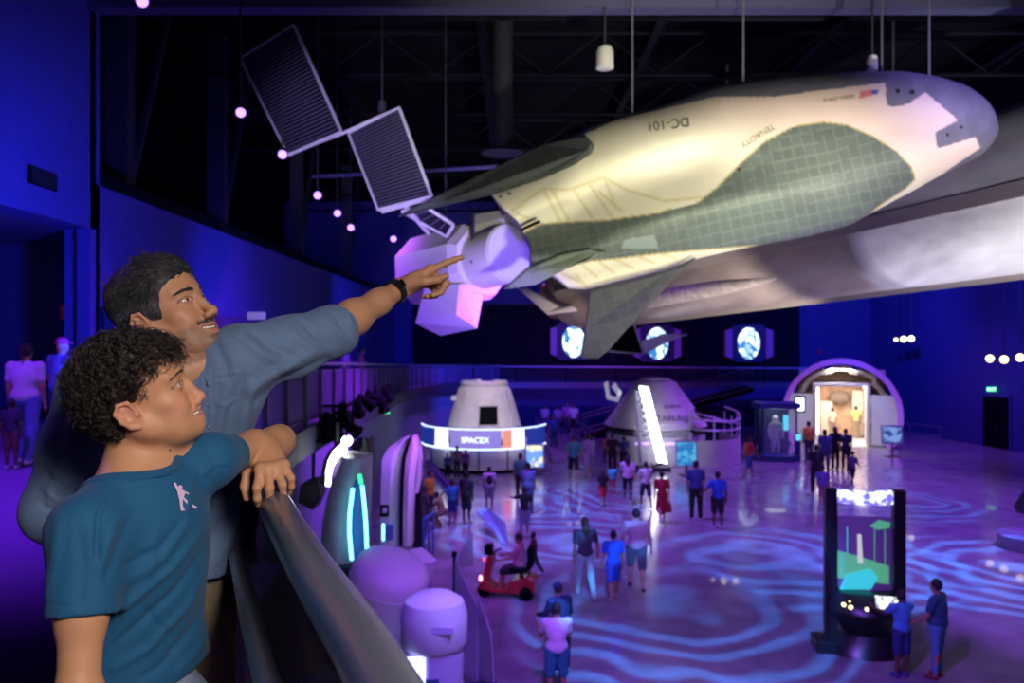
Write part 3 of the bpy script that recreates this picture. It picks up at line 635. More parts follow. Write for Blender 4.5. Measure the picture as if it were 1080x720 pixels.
bm_ = bmesh.new(); bm_.from_mesh(hull.data); bmesh.ops.recalc_face_normals(bm_, faces=bm_.faces); bm_.to_mesh(hull.data); bm_.free(); hull.data.set_sharp_from_angle(angle=math.radians(50))
def slab(pts, thick, m, parent, name, dz=None, bev=0.02):
    """a plate with real thickness; pts [(px, py, depth)]"""
    A = [Vector(px2w(*map(float, p))) for p in pts]; n = (A[1] - A[0]).cross(A[-1] - A[0]).normalized()
    k = len(A); mb = MB(); mb.add([a - n * thick / 2 for a in A] + [a + n * thick / 2 for a in A], [tuple(range(k)), tuple(range(2 * k - 1, k - 1, -1))] + [(i, (i + 1) % k, (i + 1) % k + k, i + k) for i in range(k)])
    return mb.build(name, m, parent, bev=bev)
def tile_mat(name, c0, c1, s):
    m = bpy.data.materials.new(name); nt, b = _nodes(m); tc = nt.nodes.new('ShaderNodeTexCoord'); br = nt.nodes.new('ShaderNodeTexBrick'); br.offset = 0
    br.inputs['Color1'].default_value = (*c0, 1); br.inputs['Color2'].default_value = (*[x * 1.35 for x in c0], 1); br.inputs['Mortar'].default_value = (*c1, 1); br.inputs['Scale'].default_value = s; br.inputs['Mortar Size'].default_value = 0.03
    br.inputs['Brick Width'].default_value = 1; br.inputs['Row Height'].default_value = 1
    mp = nt.nodes.new('ShaderNodeMapping'); mp.inputs['Rotation'].default_value = (PI / 2, 0, 0.25); nt.links.new(tc.outputs['Object'], mp.inputs[0]); nt.links.new(mp.outputs[0], br.inputs[0]); nt.links.new(br.outputs[0], b.inputs[0]); b.inputs['Roughness'].default_value = 0.6; return m
M_tile = tile_mat('dark_tiles', (0.030, 0.036, 0.042), (0.055, 0.065, 0.075), 5.0); M_tileg = tile_mat('grey_green_tiles', (0.11, 0.14, 0.12), (0.15, 0.18, 0.15), 5.0)
slab([(419, 229, 15.9), (446, 214, 15.7), (480, 198, 15.5), (533, 172, 15.1), (575, 153, 14.8), (605, 146, 14.3), (620, 146, 14.0), (627, 152, 13.95), (624, 161, 14.0), (604, 174, 14.2), (570, 189, 14.6), (515, 206, 15.1), (470, 216, 15.5)], 0.16, M_tile, sp, 'wing', bev=0.05)
slab([(622, 306, 14.6), (660, 297, 14.4), (700, 286, 14.2), (735, 271, 14.0), (677, 329, 14.4), (641, 370, 14.8), (631, 378, 14.9), (612, 377, 15.0), (617, 345, 14.8)], 0.14, M_tile, sp, 'wing', bev=0.04)
slab([(530, 305, 14.6), (556, 282, 14.3), (590, 268, 14.0), (622, 262, 13.8), (641, 265, 13.8), (620, 273, 13.8), (598, 283, 14.0), (565, 300, 14.4)], 0.14, M_tileg, sp, 'tail_fin', bev=0.05)
MB().tube([Vector(px2w(549, 242.5, 14.5)), Vector(px2w(569, 233.5, 14.25))], 0.03, 6).build('hinge', M_black, sp)
def decal(s_, cx, cy, size, ang, m, name):
    M = Matrix.Identity(4); o = text(name, s_, M, size, m, None, 0.0); me = o.data; a = math.radians(ang)
    for v in me.vertices:
        x, y = v.co.x, v.co.y; px = cx + x * math.cos(a) - y * math.sin(a); py = cy - (x * math.sin(a) + y * math.cos(a)); v.co = Vector(px2w(px, py, surf_depth(px, py) - 0.015))
    attach(o, sp); return o
M_ink = mat('dark_lettering', (0.03, 0.03, 0.04), 0.6)
decal('DC-101', 704.5, 130.5, 14, 187, M_ink, 'registration_lettering')
decal('TENACITY', 799, 143, 8.5, 180 + 31, mat('faded_lettering', (0.25, 0.2, 0.12), .6), 'name_lettering')
decal('SIERRA SPACE', 885, 103.5, 5.5, 188, mat('faded_lettering'), 'small_lettering')
for (x, y, dd) in ((930, 76, 13.6), (980, 79, 13.2), (784, 85, 14.2), (667, 121, 14.8)): q = Vector(px2w(x, y + 2, dd)); MB().tube([q, (q.x, q.y, 15.19)], 0.018, 5).build('suspension_cable', mat('chain_grey', (0.22, 0.22, 0.30), 0.4, 0.5), sp)
# ---- long rocket stage
bs = thing('rocket_stage', 'long sooty white rocket stage hanging behind the spaceplane', 'rocket stage', (9, 24, 8.7))
A = Vector((18.2 - .397 * 37.5, 37.5, 8.15)); B = Vector((18.2 - .397 * 11.0, 11.0, 9.33)); ax = (B - A).normalized(); LEN = (B - A).length
MS = ax.to_track_quat('Z', 'Y').to_matrix().to_4x4(); MS.translation = A
m = bpy.data.materials.new('sooty_white_skin'); nt, b = _nodes(m); tc = nt.nodes.new('ShaderNodeTexCoord')
N = nt.nodes.new; L = nt.links.new
at = N('ShaderNodeAttribute'); at.attribute_name = 'paint'; mp = N('ShaderNodeMapping'); L(tc.outputs['Object'], mp.inputs[0]); mp.inputs['Rotation'].default_value = (0, 0, -0.38); mp.inputs['Scale'].default_value = (1, 0.25, 1)
nz = N('ShaderNodeTexNoise'); nz.inputs['Scale'].default_value = 1.6; nz.inputs['Detail'].default_value = 8; L(mp.outputs[0], nz.inputs[0]); rp_ = N('ShaderNodeMapRange'); rp_.inputs[1].default_value = .35; rp_.inputs[2].default_value = .7; rp_.inputs[3].default_value = 0.72; rp_.inputs[4].default_value = 1.1; L(nz.outputs[0], rp_.inputs[0])
mu = N('ShaderNodeMix'); mu.data_type = 'RGBA'; mu.blend_type = 'MULTIPLY'; mu.inputs[0].default_value = 1; L(at.outputs[0], mu.inputs[6]); L(rp_.outputs[0], mu.inputs[7]); L(mu.outputs[2], b.inputs[0]); b.inputs['Roughness'].default_value = 0.42
nz2 = 90; na = 96; vs = []; cc = []; rr = 1.83
r_ = np.random.RandomState(5)
for i in range(nz2 + 1):
    zz = LEN * i / nz2
    for k in range(na):
        th = 2 * PI * k / na; q = MS @ Vector((rr * math.cos(th), rr * math.sin(th), zz)); vs.append(q)
vs = np.array(vs); zz = np.repeat(LEN * np.arange(nz2 + 1) / nz2, na); th = np.tile(2 * PI * np.arange(na) / na, nz2 + 1)
soot = 1 - sstep(zz + 0.5 * np.sin(3 * th) * 0.4, 17.8, 18.2); base = np.array((0.80, 0.79, 0.78)); sooty = np.array((0.25, 0.205, 0.175))
nn = noise3(np.stack([np.cos(th) * 2, np.sin(th) * 2, zz * .35], 1), 2.0, 8); cc = base * (1 - soot[:, None]) + sooty * soot[:, None] * (1 + .35 * nn[:, None])
ring = (np.abs(zz - 18.2) < .25) | (np.abs(zz - 6.0) < .2); cc = np.where(ring[:, None], cc * 0.62, cc)
i, k = np.meshgrid(np.arange(nz2), np.arange(na), indexing='ij'); i = i.ravel(); k = k.ravel(); k2 = (k + 1) % na
o = np_mesh('tank', vs, np.stack([i * na + k, i * na + k2, (i + 1) * na + k2, (i + 1) * na + k], 1), m, bs); set_attr(o, np.clip(cc, 0, 1))
MB().lathe([(1.83, 0), (1.80, -.25), (1.2, -.35), (0.01, -.35)], 48, MS).build('thrust_plate', mat('soot_dark', (0.12, 0.10, 0.10), 0.6, 0.3), bs, smooth=True)
MB().lathe([(1.83, LEN), (1.6, LEN + .3), (0.01, LEN + .4)], 48, MS).build('interstage', M_white, bs, smooth=True)
M_noz = mat('burnt_nozzle', (0.45, 0.30, 0.16), 0.35, 0.8)
for kk in range(9):
    a = 2 * PI * kk / 8; r = 1.2 if kk < 8 else 0
    MB().lathe([(0.16, -.3), (0.18, -.5), (0.32, -.9), (0.44, -1.35), (0.40, -1.35), (.28, -.9)], 20, MS @ Matrix.Translation((r * math.cos(a), r * math.sin(a), 0))).build('engine_nozzle', M_noz, bs, smooth=True)
side = Vector((-1, -0.35, 0.15)).normalized(); side = (side - ax * side.dot(ax)).normalized(); upv = ax.cross(side)
def on_tank(al, ang, r=1.83): return A + ax * al + (side * math.cos(ang) + upv * math.sin(ang)) * r
for j, ang in enumerate((0.35, -1.1, 2.0, 3.6)):      # cable ducts and stowed legs along the skin
    mb = MB(); w_ = 0.16
    rings = []
    for al in (1.0, 15.8) if j % 2 else (1.0, 26.5):
        c_ = on_tank(al, ang, 1.80); t_ = (on_tank(al, ang + .1, 1.8) - c_).normalized(); nr = (c_ - (A + ax * al)).normalized(); rings.append([c_ - t_ * w_, c_ - t_ * w_ + nr * .16, c_ + t_ * w_ + nr * .16, c_ + t_ * w_])
    mb.loft(rings); mb.build('cable_duct', mat('duct_grime', (0.30, 0.26, 0.23), 0.5), bs)
for ang in (0.0, -0.75, 0.9):
    mb = MB(); rings = []
    for al, w_, h_ in ((4.8, .12, .12), (6.0, .42, .35), (12.5, .30, .3), (15.2, .1, .1)):
        c_ = on_tank(al, ang, 1.72); t_ = (on_tank(al, ang + .1, 1.72) - c_).normalized(); nr = (c_ - (A + ax * al)).normalized()
        rings.append([c_ + t_ * w_ * math.cos(q) + nr * h_ * max(0, math.sin(q)) for q in np.linspace(0, PI, 9)])
    mb.loft(rings); mb.build('folded_leg', mat('leg_grime', (0.40, 0.35, 0.31), 0.5, var=.4, scale=4, bump=.3), bs, smooth=True)
for al in (4, 11, 18, 24): q = A + ax * al + Vector((0, 0, 1.8)); MB().tube([q, (q.x, q.y, 15.19)], 0.03, 5).build('suspension_cable', mat('chain_grey'), bs)
leg = bs
slab([(545, 303, 36), (556, 304, 36), (592, 325, 35.5), (577, 331, 35.6)], 0.1, mat('pale_strut', (0.62, 0.58, 0.72), 0.45), leg, 'folded_strut')
slab([(577, 331, 35.6), (592, 325, 35.5), (625, 318, 34.5), (625, 325, 34.5)], 0.12, mat('pale_strut'), leg, 'folded_strut')
# ---- cube satellite with three solar wings
st_ = thing('satellite', 'white faceted satellite with striped dark solar wings hanging left of the spaceplane', 'satellite', P(480, 290, 18))
M_sat = mat('satellite_white', (0.74, 0.72, 0.80), 0.5)
a0 = Vector(P(446, 287, 19.3)); a1 = Vector(P(510, 275, 17.7)); a2 = Vector(P(536, 267, 17.0)); axs = (a2 - a0).normalized()
def ring(c, r, n, ph=0.0, e=1.0, up=Vector((0, 0, 1))):
    s_ = axs.cross(up).normalized(); t_ = s_.cross(axs); return [c + s_ * r * math.cos(ph + 2 * PI * k / n) + t_ * r * e * math.sin(ph + 2 * PI * k / n) for k in range(n)]
mb = MB(); mb.loft([ring(a0 - axs * .15, .62, 8, PI / 8), ring(a0, .86, 8, PI / 8), ring(a1 - axs * .25, .90, 8, PI / 8), ring(a1, .80, 8, PI / 8)]); mb.build('bus', M_sat, st_)
mb = MB(); mb.loft([ring(a1 - axs * .2, .64, 32), ring(a2, .62, 32)]); mb.build('adapter_ring', M_sat, st_, smooth=True)
mb = MB(); mb.loft([ring(a2, .60, 32), ring(a2 + axs * .05, .60, 32)]); mb.loft([ring(a2 + axs * .05, .50, 32), ring(a2 + axs * .07, .50, 32)]); mb.build('hatch', mat('hatch_grey', (0.62, 0.62, 0.72), 0.5), st_)
bx_ = [Vector(px2w(*p)) for p in ((447, 316, 17.6), (482, 322, 17.1), (509, 306, 17.6), (478, 296, 18.3), (438, 340, 17.7), (469, 355, 17.2), (503, 346, 17.6), (472, 334, 18.4))]
bx_ = [Vector(px2w(*p)) for p in ((449, 300, 17.7), (484, 300, 17.15), (512, 296, 17.7), (478, 290, 18.4), (438, 341, 17.7), (481, 332, 17.25), (503, 346, 17.6), (465, 354, 18.5))]
mb = MB(); mb.add(bx_, [(0, 1, 2, 3), (4, 7, 6, 5), (0, 4, 5, 1), (1, 5, 6, 2), (2, 6, 7, 3), (3, 7, 4, 0)]); mb.build('instrument_box', M_sat, st_)
mb = MB(); mb.tube([P(499, 225, 17.4), P(498, 277, 17.0)], 0.035, 8); mb.build('antenna_rod', M_steel, st_)
mb = MB(); mb.loft([ring(a1 + Vector((0, 0, .75)), .35, 8), ring(a2 + Vector((.1, 0.2, .75)), .3, 8)]); mb.build('star_tracker', mat('grey_box', (.4, .4, .42), .5), st_)
M_cell = mat('solar_cell', (0.005, 0.005, 0.014), 0.5); M_fr = mat('panel_frame', (0.62, 0.60, 0.68), 0.4); M_line = mat('cell_line', (0.10, 0.10, 0.17), 0.5)
def solar(c, th, nl, name):
    C4 = [Vector(px2w(*p)) for p in c]; n = (C4[1] - C4[0]).cross(C4[3] - C4[0]).normalized()
    if n.y > 0: n = -n
    o = slab(c, th, M_cell, st_, name, bev=0)
    mb = MB(); [mb.tube([C4[k_], C4[(k_ + 1) % 4]], 0.04, 6) for k_ in range(4)]; mb.build('panel_frame', M_fr, o)
    mb = MB()
    for i in range(1, nl): t = i / nl; mb.tube([C4[0].lerp(C4[3], t) + n * th * .55, C4[1].lerp(C4[2], t) + n * th * .55], 0.014, 3, cap=False)
    mb.build('cell_strings', M_line, o)
solar(((254, 62, 18.2), (310, 27, 18.0), (360, 139, 17.2), (304, 163, 17.4)), 0.05, 30, 'solar_wing')
solar(((368, 141, 17.4), (421, 114, 17.2), (455, 207, 16.6), (399, 221, 16.8)), 0.05, 26, 'solar_wing')
solar(((424, 223, 17.6), (447, 217, 17.3), (478, 237, 17.3), (471, 249, 17.5)), 0.05, 5, 'solar_wing')
mb = MB(); mb.tube([P(303, 163, 17.5), P(360, 141, 17.3), P(422, 113, 17.3)], 0.035, 8); mb.tube([P(402, 223, 16.8), P(455, 208, 16.7)], .05, 8); mb.tube([P(428, 218, 16.9), P(452, 246, 18.2)], .05, 8); mb.build('wing_boom', M_fr, st_)
q = P(403, 113, 17.3); MB().tube([q, (q.x, q.y, 15.19)], 0.02, 5).build('suspension_cable', M_steel, st_); MB().lathe([(.09, -.1), (.09, .12)], 10, Matrix.Translation(q)).build('cable_clamp', M_steel, st_); q = P(470, 240, 18.4); MB().tube([q, (q.x, q.y, 15.19)], 0.015, 5).build('suspension_cable', M_steel, st_)
# ---- small satellite far behind
s2 = thing('small_satellite', 'small satellite with a white-edged black panel hanging beyond the dark wing', 'satellite', P(672, 365, 40))
o = slab([(641, 370, 40), (668, 338, 40), (678, 373, 40)], 0.08, M_black, s2, 'dark_panel', bev=0)
mb = MB(); mb.tube([P(641, 370, 39.9), P(678, 373, 39.9), P(668, 338, 39.9)], 0.05, 5); mb.build('panel_edge', M_fr, s2)
slab([(675, 360, 39.5), (700, 352, 39.2), (727, 352, 39), (705, 360, 39.2), (680, 373, 39.6)], 0.08, mat('lavender_panel', (.5, .42, .7), .5), s2, 'antenna_wing')
mb = MB(); q = P(690, 356, 39.4); mb.tube([q, (q.x, q.y, 15.19)], .015, 5); mb.build('cable', M_steel, s2)
# ---- three round porthole screens on the black wall
def earth(name):
    m = bpy.data.materials.new(name); nt, b = _nodes(m); tc = nt.nodes.new('ShaderNodeTexCoord'); nz = nt.nodes.new('ShaderNodeTexNoise'); nz.inputs['Scale'].default_value = 1.4; nz.inputs['Detail'].default_value = 5; nz.inputs['Distortion'].default_value = 1.5
    nt.links.new(tc.outputs['Object'], nz.inputs[0]); r = nt.nodes.new('ShaderNodeValToRGB'); e = r.color_ramp.elements; e[0].position = .42; e[0].color = (0.02, 0.12, 0.35, 1); e[1].position = .58; e[1].color = (0.75, 0.95, 1, 1)
    nt.links.new(nz.outputs[0], r.inputs[0]); nt.links.new(r.outputs[0], b.inputs['Emission Color']); b.inputs['Emission Strength'].default_value = 2.2; b.inputs['Base Color'].default_value = (0, 0, 0, 1); return m
M_earth = earth('earth_picture'); M_vio = mat('violet_bracket', (0.25, 0.12, 0.5), 0.5, emit=(0.3, 0.06, 0.8), es=0.10)
for i, (x, y) in enumerate(((605, 360), (693, 362), (789.5, 362))):
    q = P(x, y, 53.2); s_ = thing('wall_screen', 'porthole screen showing a blue and white planet, ' + ('leftmost of three', 'middle of three', 'rightmost of three')[i], 'screen', q, 'planet screens on the black wall')
    T = Matrix.Translation(q)
    ocf = [(-1.25, -.9), (-.9, -1.25), (.9, -1.25), (1.25, -.9), (1.25, .9), (.9, 1.25), (-.9, 1.25), (-1.25, .9)]
    MB().prism(ocf, 0.0, 0.45, T).build('frame', mat('screen_frame', (0.06, 0.04, 0.16), 0.6), s_)
    MB().lathe([(0.01, 0), (0.92, 0)], 32, T @ Matrix.Translation((0, -.05, 0)) @ Matrix.Rotation(PI / 2, 4, 'X') @ Matrix.Diagonal((.8, 1.15, 1, 1))).build('display', M_earth, s_)
    for sgn in (-1, 1): MB().prism([(sgn * 1.15, -1.0), (sgn * 1.55, -.85), (sgn * 1.55, .85), (sgn * 1.15, 1.0)], -.25, .3, T).build('side_bracket', M_vio, s_)
# ================================================================== EXHIBITS ON THE FLOOR
def disp_text(s_, q, size, m, parent, ang=0, name='lettering', tilt=0.0):
    return text(name, s_, Matrix.Translation(q) @ Matrix.Rotation(ang, 4, 'Z') @ Matrix.Rotation(PI / 2 - tilt, 4, 'X'), size, m, parent, 0.004)
M_caps = mat('capsule_skin', (0.74, 0.70, 0.70), 0.5, bump=0.2, scale=3, var=0.12)
M_ped = mat('white_pedestal', (0.66, 0.62, 0.68), 0.45)
G_white = glow('screen_white', (0.85, 0.92, 1.0), 2.6); G_blue = glow('screen_navy', (0.02, 0.05, 0.45), 0.55); G_line = glow('light_line', (0.50, 0.62, 1.0), 2.4)
G_pur = glow('screen_lilac', (0.35, 0.28, 0.8), 0.75)
# --- left capsule: blunt frustum with a hatch, on a round stage ringed by screens
cx, cy = -1.28, 36.8
stg = thing('capsule_stage', 'round white stage under the left capsule, ringed by blue display screens', 'stage', (cx, cy, 0))
T = Matrix.Translation((cx, cy, 0))
MB().lathe([(2.55, 0), (2.55, .12), (2.45, .15), (2.45, 1.10), (0.01, 1.12)], 48, T).build('drum', M_ped, stg, smooth=True)
MB().lathe([(2.60, 0), (2.60, .14)], 48, T).build('kick_band', M_black, stg)
cyl = lambda a, r=2.85: Vector((cx + r * math.sin(a), cy - r * math.cos(a), 0))
def arc_panel(a0, a1, z0, z1, m, name, parent, r=2.85, th=0.05):
    mb = MB(); rings = []
    for i in range(9):
        a = a0 + (a1 - a0) * i / 8; p = cyl(a, r); q = cyl(a, r + th); rings.append([Vector((p.x, p.y, z0)), Vector((q.x, q.y, z0)), Vector((q.x, q.y, z1)), Vector((p.x, p.y, z1))])
    mb.loft(rings); return mb.build(name, m, parent)
arc_panel(-1.45, 1.35, 1.06, 1.12, G_line, 'light_edge', stg); arc_panel(-1.45, 1.35, 1.92, 1.97, G_line, 'light_edge', stg)
for i, (a0, a1, m_) in enumerate(((-1.42, -.85, G_blue), (-.80, -.55, G_white), (-.5, .28, G_pur), (.33, .45, glow('screen_red', (1, .15, .1), 2)), (.47, .68, G_white), (.74, 1.3, G_blue))):
    arc_panel(a0, a1, 1.14, 1.89, m_, 'screen', stg, 2.83)
pq = cyl(-.1, 2.90); disp_text('SPACEX', (pq.x, pq.y, 1.48), 0.34, glow('lettering_blue', (.55, .7, 1), 3), stg, -.1)
for a in np.linspace(-1.4, 1.3, 7): q = cyl(a, 2.8); MB().tube([(q.x, q.y, 0.0), (q.x, q.y, 1.95)], .03, 6).build('screen_post', M_steel, stg)
cp = thing('space_capsule', 'blunt white space capsule with a square dark hatch on the left stage', 'capsule', (cx, cy, 1.13))
prof = [(0.01, 1.13), (1.45, 1.13), (1.80, 1.42), (1.80, 1.56), (1.75, 1.64), (1.52, 2.5), (1.20, 3.55), (1.08, 3.66), (0.01, 3.7)]
MB().lathe(prof, 56, T).build('shell', M_caps, cp, smooth=True)
mb = MB(); rs = random.Random(3)
for i in range(26): a = i / 26 * 2 * PI; r = rs.uniform(.75, 1.0); mb.box(-.13, .13, -.1, .1, 3.58, 3.70 + rs.random() * .24, Matrix.Translation((cx, cy, 0)) @ Matrix.Rotation(a, 4, 'Z') @ Matrix.Translation((r, 0, 0)))
mb.lathe([(1.10, 3.64), (1.12, 3.80), (.98, 3.82), (.92, 3.66)], 40, T); mb.build('docking_collar', M_caps, cp)
def wall_pt(z, a, off=0.0):
    r = np.interp(z, [1.64, 2.5, 3.55], [1.75, 1.52, 1.20]) + off; return Vector((cx + r * math.sin(a), cy - r * math.cos(a), z))
mb = MB(); mb.add([wall_pt(2.02, -.10, .09), wall_pt(2.02, .38, .09), wall_pt(2.80, .42, .09), wall_pt(2.80, -.10, .09)], [(0, 1, 2, 3)]); mb.build('hatch_opening', M_black, cp)
mb = MB(); mb.tube([wall_pt(1.99, -.13, .07), wall_pt(1.99, .41, .07), wall_pt(2.84, .45, .07), wall_pt(2.84, -.13, .07)], .04, 6, close=True); mb.build('hatch_frame', M_caps, cp)
mb = MB()
for a in (-.75, .95): mb.tube([wall_pt(1.8, a, .02), wall_pt(3.5, a, .02)], .03, 5)
mb.tube([wall_pt(1.86, a, .015) for a in np.linspace(-1.5, 1.5, 24)], .025, 5); mb.build('panel_seams', mat('seam_grey', (.4, .38, .45), .6), cp)
mb = MB(); mb.box(-.12, .12, -.08, .05, 0, .22, Matrix.Translation(wall_pt(3.0, -1.3, .06))); mb.build('thruster_box', M_caps, cp)
# --- right capsule: wide cone on a white curved stage with a ramp rail
cx, cy = 6.95, 38.6
T = Matrix.Translation((cx, cy, 0))
st2 = thing('capsule_stage', 'round white stage with a railed ramp under the wide cone capsule', 'stage', (cx, cy, 0))
MB().lathe([(2.35, 0), (2.35, 1.32), (0.01, 1.36)], 48, T).build('drum', M_ped, st2, smooth=True)
T3 = Matrix.Translation((9.0, 38.4, 0))
MB().lathe([(1.95, 0), (1.95, 1.15), (1.88, 1.15), (1.88, 0)], 40, T3, -PI * .75, PI * .25).build('ramp_wall', M_ped, st2, smooth=True)
MB().lathe([(1.9, 0.6), (0.01, .6)], 40, T3).build('ramp_floor', M_ped, st2)
M_lr = mat('lilac_rail', (0.6, 0.5, 0.75), 0.35)
for z in (2.25, 1.7):
    MB().tube([Vector((9.0 + 1.92 * math.cos(a), 38.4 + 1.92 * math.sin(a), z + (.25 if z > 2 else .1) * math.sin(a * 1.5))) for a in np.linspace(-PI * .62, PI * .2, 18)], .045, 6).build('hand_rail', M_lr, st2)
for a in np.linspace(-PI * .62, PI * .2, 6): q = (9.0 + 1.92 * math.cos(a), 38.4 + 1.92 * math.sin(a)); MB().tube([(*q, 1.1), (*q, 2.25)], .035, 6).build('rail_post', M_lr, st2)
MB().tube([(8.2, 36.6, 2.5), (8.2, 36.6, 1.1)], .05, 6).build('rail_post', M_lr, st2); MB().tube([(8.2, 36.6, 2.5), (10.2, 37.0, 1.9)], .05, 6).build('hand_rail', M_lr, st2)
MB().box(8.55, 8.95, 36.35, 36.75, 2.5, 2.72).build('rail_camera', M_black, st2)
MB().box(5.6, 7.9, 36.05, 36.12, 1.02, 1.12).build('light_edge', glow('lilac_line', (.6, .4, 1), 1.6), st2)
mb = MB(); mb.box(5.5, 8.1, 36.1, 36.14, 1.35, 1.95); mb.build('glass_guard', mat('clear_guard', (.8, .75, .95), .05, alpha=.22), st2)
c2 = thing('space_capsule', 'wide white cone shaped capsule with a dark band on the right stage', 'capsule', (cx, cy, 1.36))
MB().lathe([(0.01, 1.36), (1.9, 1.38), (2.42, 1.58), (2.45, 1.72), (.98, 3.72), (.86, 3.80), (0.01, 3.82)], 56, T).build('shell', M_caps, c2, smooth=True)
MB().lathe([(2.44, 1.52), (2.47, 1.56), (2.47, 1.62), (2.44, 1.66)], 56, T).build('base_band', M_black, c2, smooth=True)
MB().lathe([(.7, 3.78), (.72, 3.90), (.5, 3.96), (.3, 3.88), (0.01, 3.88)], 32, T).build('parachute_cover', M_caps, c2, smooth=True)
def w2(z, a, off=0.): r = np.interp(z, [1.72, 3.72], [2.45, .98]) + off; return Vector((cx + r * math.sin(a), cy - r * math.cos(a), z))
mb = MB(); mb.add([w2(2.15, 1.0, .03), w2(2.0, 1.22, .03), w2(2.45, 1.28, .03), w2(2.55, 1.05, .03)], [(0, 1, 2, 3)]); mb.add([w2(1.8, .0, .02), w2(1.8, .85, .02), w2(1.98, .72, .02), w2(1.92, .05, .02)], [(0, 1, 2, 3)]); mb.build('window_panel', M_black, c2)
tl = math.atan2(1.47, 2.0)
for (s_, z, a, sz) in (('BOEING', 2.70, .28, .24), ('STARLINER', 2.18, .22, .42)):
    q = w2(z, a, .05); text('lettering', s_, Matrix.Translation(q) @ Matrix.Rotation(a, 4, 'Z') @ Matrix.Rotation(PI / 2 - tl, 4, 'X'), sz, mat('grey_lettering', (.12, .1, .16), .6), c2, .004)
# --- bright leaning LED tower with its truss
lt = thing('light_tower', 'leaning truss tower with a blazing white light strip before the cone capsule', 'light tower', (4.9, 35.0, 0))
A0 = Vector(P(699, 488, 35.0)); A1 = Vector(P(679, 407, 35.0)); ex = Vector((.21, 0, -.03))
mb = MB()
n_ = 9
for i in range(n_): a = A0.lerp(A1, i / n_); b = A0.lerp(A1, (i + .92) / n_); mb.add([a - ex, a + ex, b + ex * .9, b - ex * .9, a - ex + Vector((0, .15, 0)), a + ex + Vector((0, .15, 0)), b + ex * .9 + Vector((0, .15, 0)), b - ex * .9 + Vector((0, .15, 0))], [(0, 1, 2, 3), (4, 7, 6, 5), (0, 4, 5, 1), (1, 5, 6, 2), (2, 6, 7, 3), (3, 7, 4, 0)])
mb.build('led_strip', glow('tower_white', (0.93, 0.95, 1.0), 7.0), lt)
B0 = Vector(P(677, 490, 35.4)); B1 = Vector(P(671, 412, 35.4)); mb = MB()
for q in (B0, B0 + Vector((.5, 0, 0)), B0 + Vector((0, .5, 0))): mb.tube([q, q + (B1 - B0)], .04, 6)
for i in range(10):
    a = B0.lerp(B1, i / 10); b = B0.lerp(B1, (i + 1) / 10); mb.tube([a, b + Vector((.5, 0, 0))], .025, 4); mb.tube([a + Vector((.5, 0, 0)), b], .025, 4)
mb.build('truss', mat('truss_silver', (.5, .48, .6), .35, .6), lt)
MB().box(5.55, 6.95, 34.8, 35.7, 0, .18).build('base', M_steel, lt)
MB().tube([(6.2, 35.1, .18), tuple(A0)], .06, 6).build('strut', M_steel, lt)
# --- picture stands
def stand(q, w_, h_, z0, ang, cols, name, lab, tilt=.15):
    s_ = thing(name, lab, 'sign', q); M = Matrix.Translation(q) @ Matrix.Rotation(ang, 4, 'Z') @ Matrix.Translation((0, 0, z0)) @ Matrix.Rotation(-tilt, 4, 'X')
    MB().box(-w_ / 2, w_ / 2, -.04, .04, 0, h_, M).build('frame', G_pur if False else mat('stand_frame', (.6, .6, .7), .4), s_)
    mb = MB(); ms = []
    m = picture(cols[0], cols[1], cols[2]); MB().box(-w_ / 2 + .07, w_ / 2 - .07, -.06, -.04, .07, h_ - .07, M).build('picture', m, s_)
    MB().tube([Vector(q), Vector(q) + Vector((0, 0, z0 + .1))], .05, 8).build('post', M_steel, s_); MB().box(-.3, .3, -.25, .25, 0, .03, Matrix.Translation(q)).build('foot', M_steel, s_); return s_
def picture(c0, c1, es, sc=3.0):
    m = bpy.data.materials.new('lit_picture'); nt, b = _nodes(m); tc = nt.nodes.new('ShaderNodeTexCoord'); nz = nt.nodes.new('ShaderNodeTexNoise'); nz.inputs['Scale'].default_value = sc; nz.inputs['Detail'].default_value = 3
    nt.links.new(tc.outputs['Object'], nz.inputs[0]); r = nt.nodes.new('ShaderNodeValToRGB'); e = r.color_ramp.elements; e[0].position = .45; e[0].color = (*c0, 1); e[1].position = .55; e[1].color = (*c1, 1)
    nt.links.new(nz.outputs[0], r.inputs[0]); nt.links.new(r.outputs[0], b.inputs['Emission Color']); b.inputs['Emission Strength'].default_value = es; b.inputs['Base Color'].default_value = (0, 0, 0, 1); return m
q = P(564, 500, 34.2); stand((q.x, q.y, 0), .85, 1.05, .25, .15, ((.15, .35, .9), (.9, .85, .6), 1.2), 'picture_stand', 'framed lit picture stand leaning beside the left capsule stage')
q = P(724, 500, 34.0); stand((q.x, q.y, 0), .95, 1.1, .35, -.1, ((.03, .2, .6), (.1, .5, .8), .9), 'picture_stand', 'framed blue picture stand in front of the cone capsule')
q = P(941, 480, 39.5); stand((q.x, q.y, 0), 1.0, .95, .6, -.2, ((.03, .08, .35), (.25, .4, .9), .8), 'picture_stand', 'blue and white notice stand at the right of the round entrance')
# --- hanging white claw between the capsules
hc = thing('hanging_claw', 'small white bent claw shape hanging between the two capsules', 'ornament', P(645, 411, 40))
for nm, pts in (('claw', ((637, 404), (641, 402), (643, 416), (650, 419), (653, 409), (656, 413), (652, 424), (640, 421))), ('arm', ((645, 408), (649, 403), (655, 415), (652, 417)))):
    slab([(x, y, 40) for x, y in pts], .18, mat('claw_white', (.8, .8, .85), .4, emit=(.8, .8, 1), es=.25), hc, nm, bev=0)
mb = MB(); q = P(645, 403, 40); mb.tube([q, (q.x, q.y, 15.19)], .01, 4); mb.build('cable', M_steel, hc)
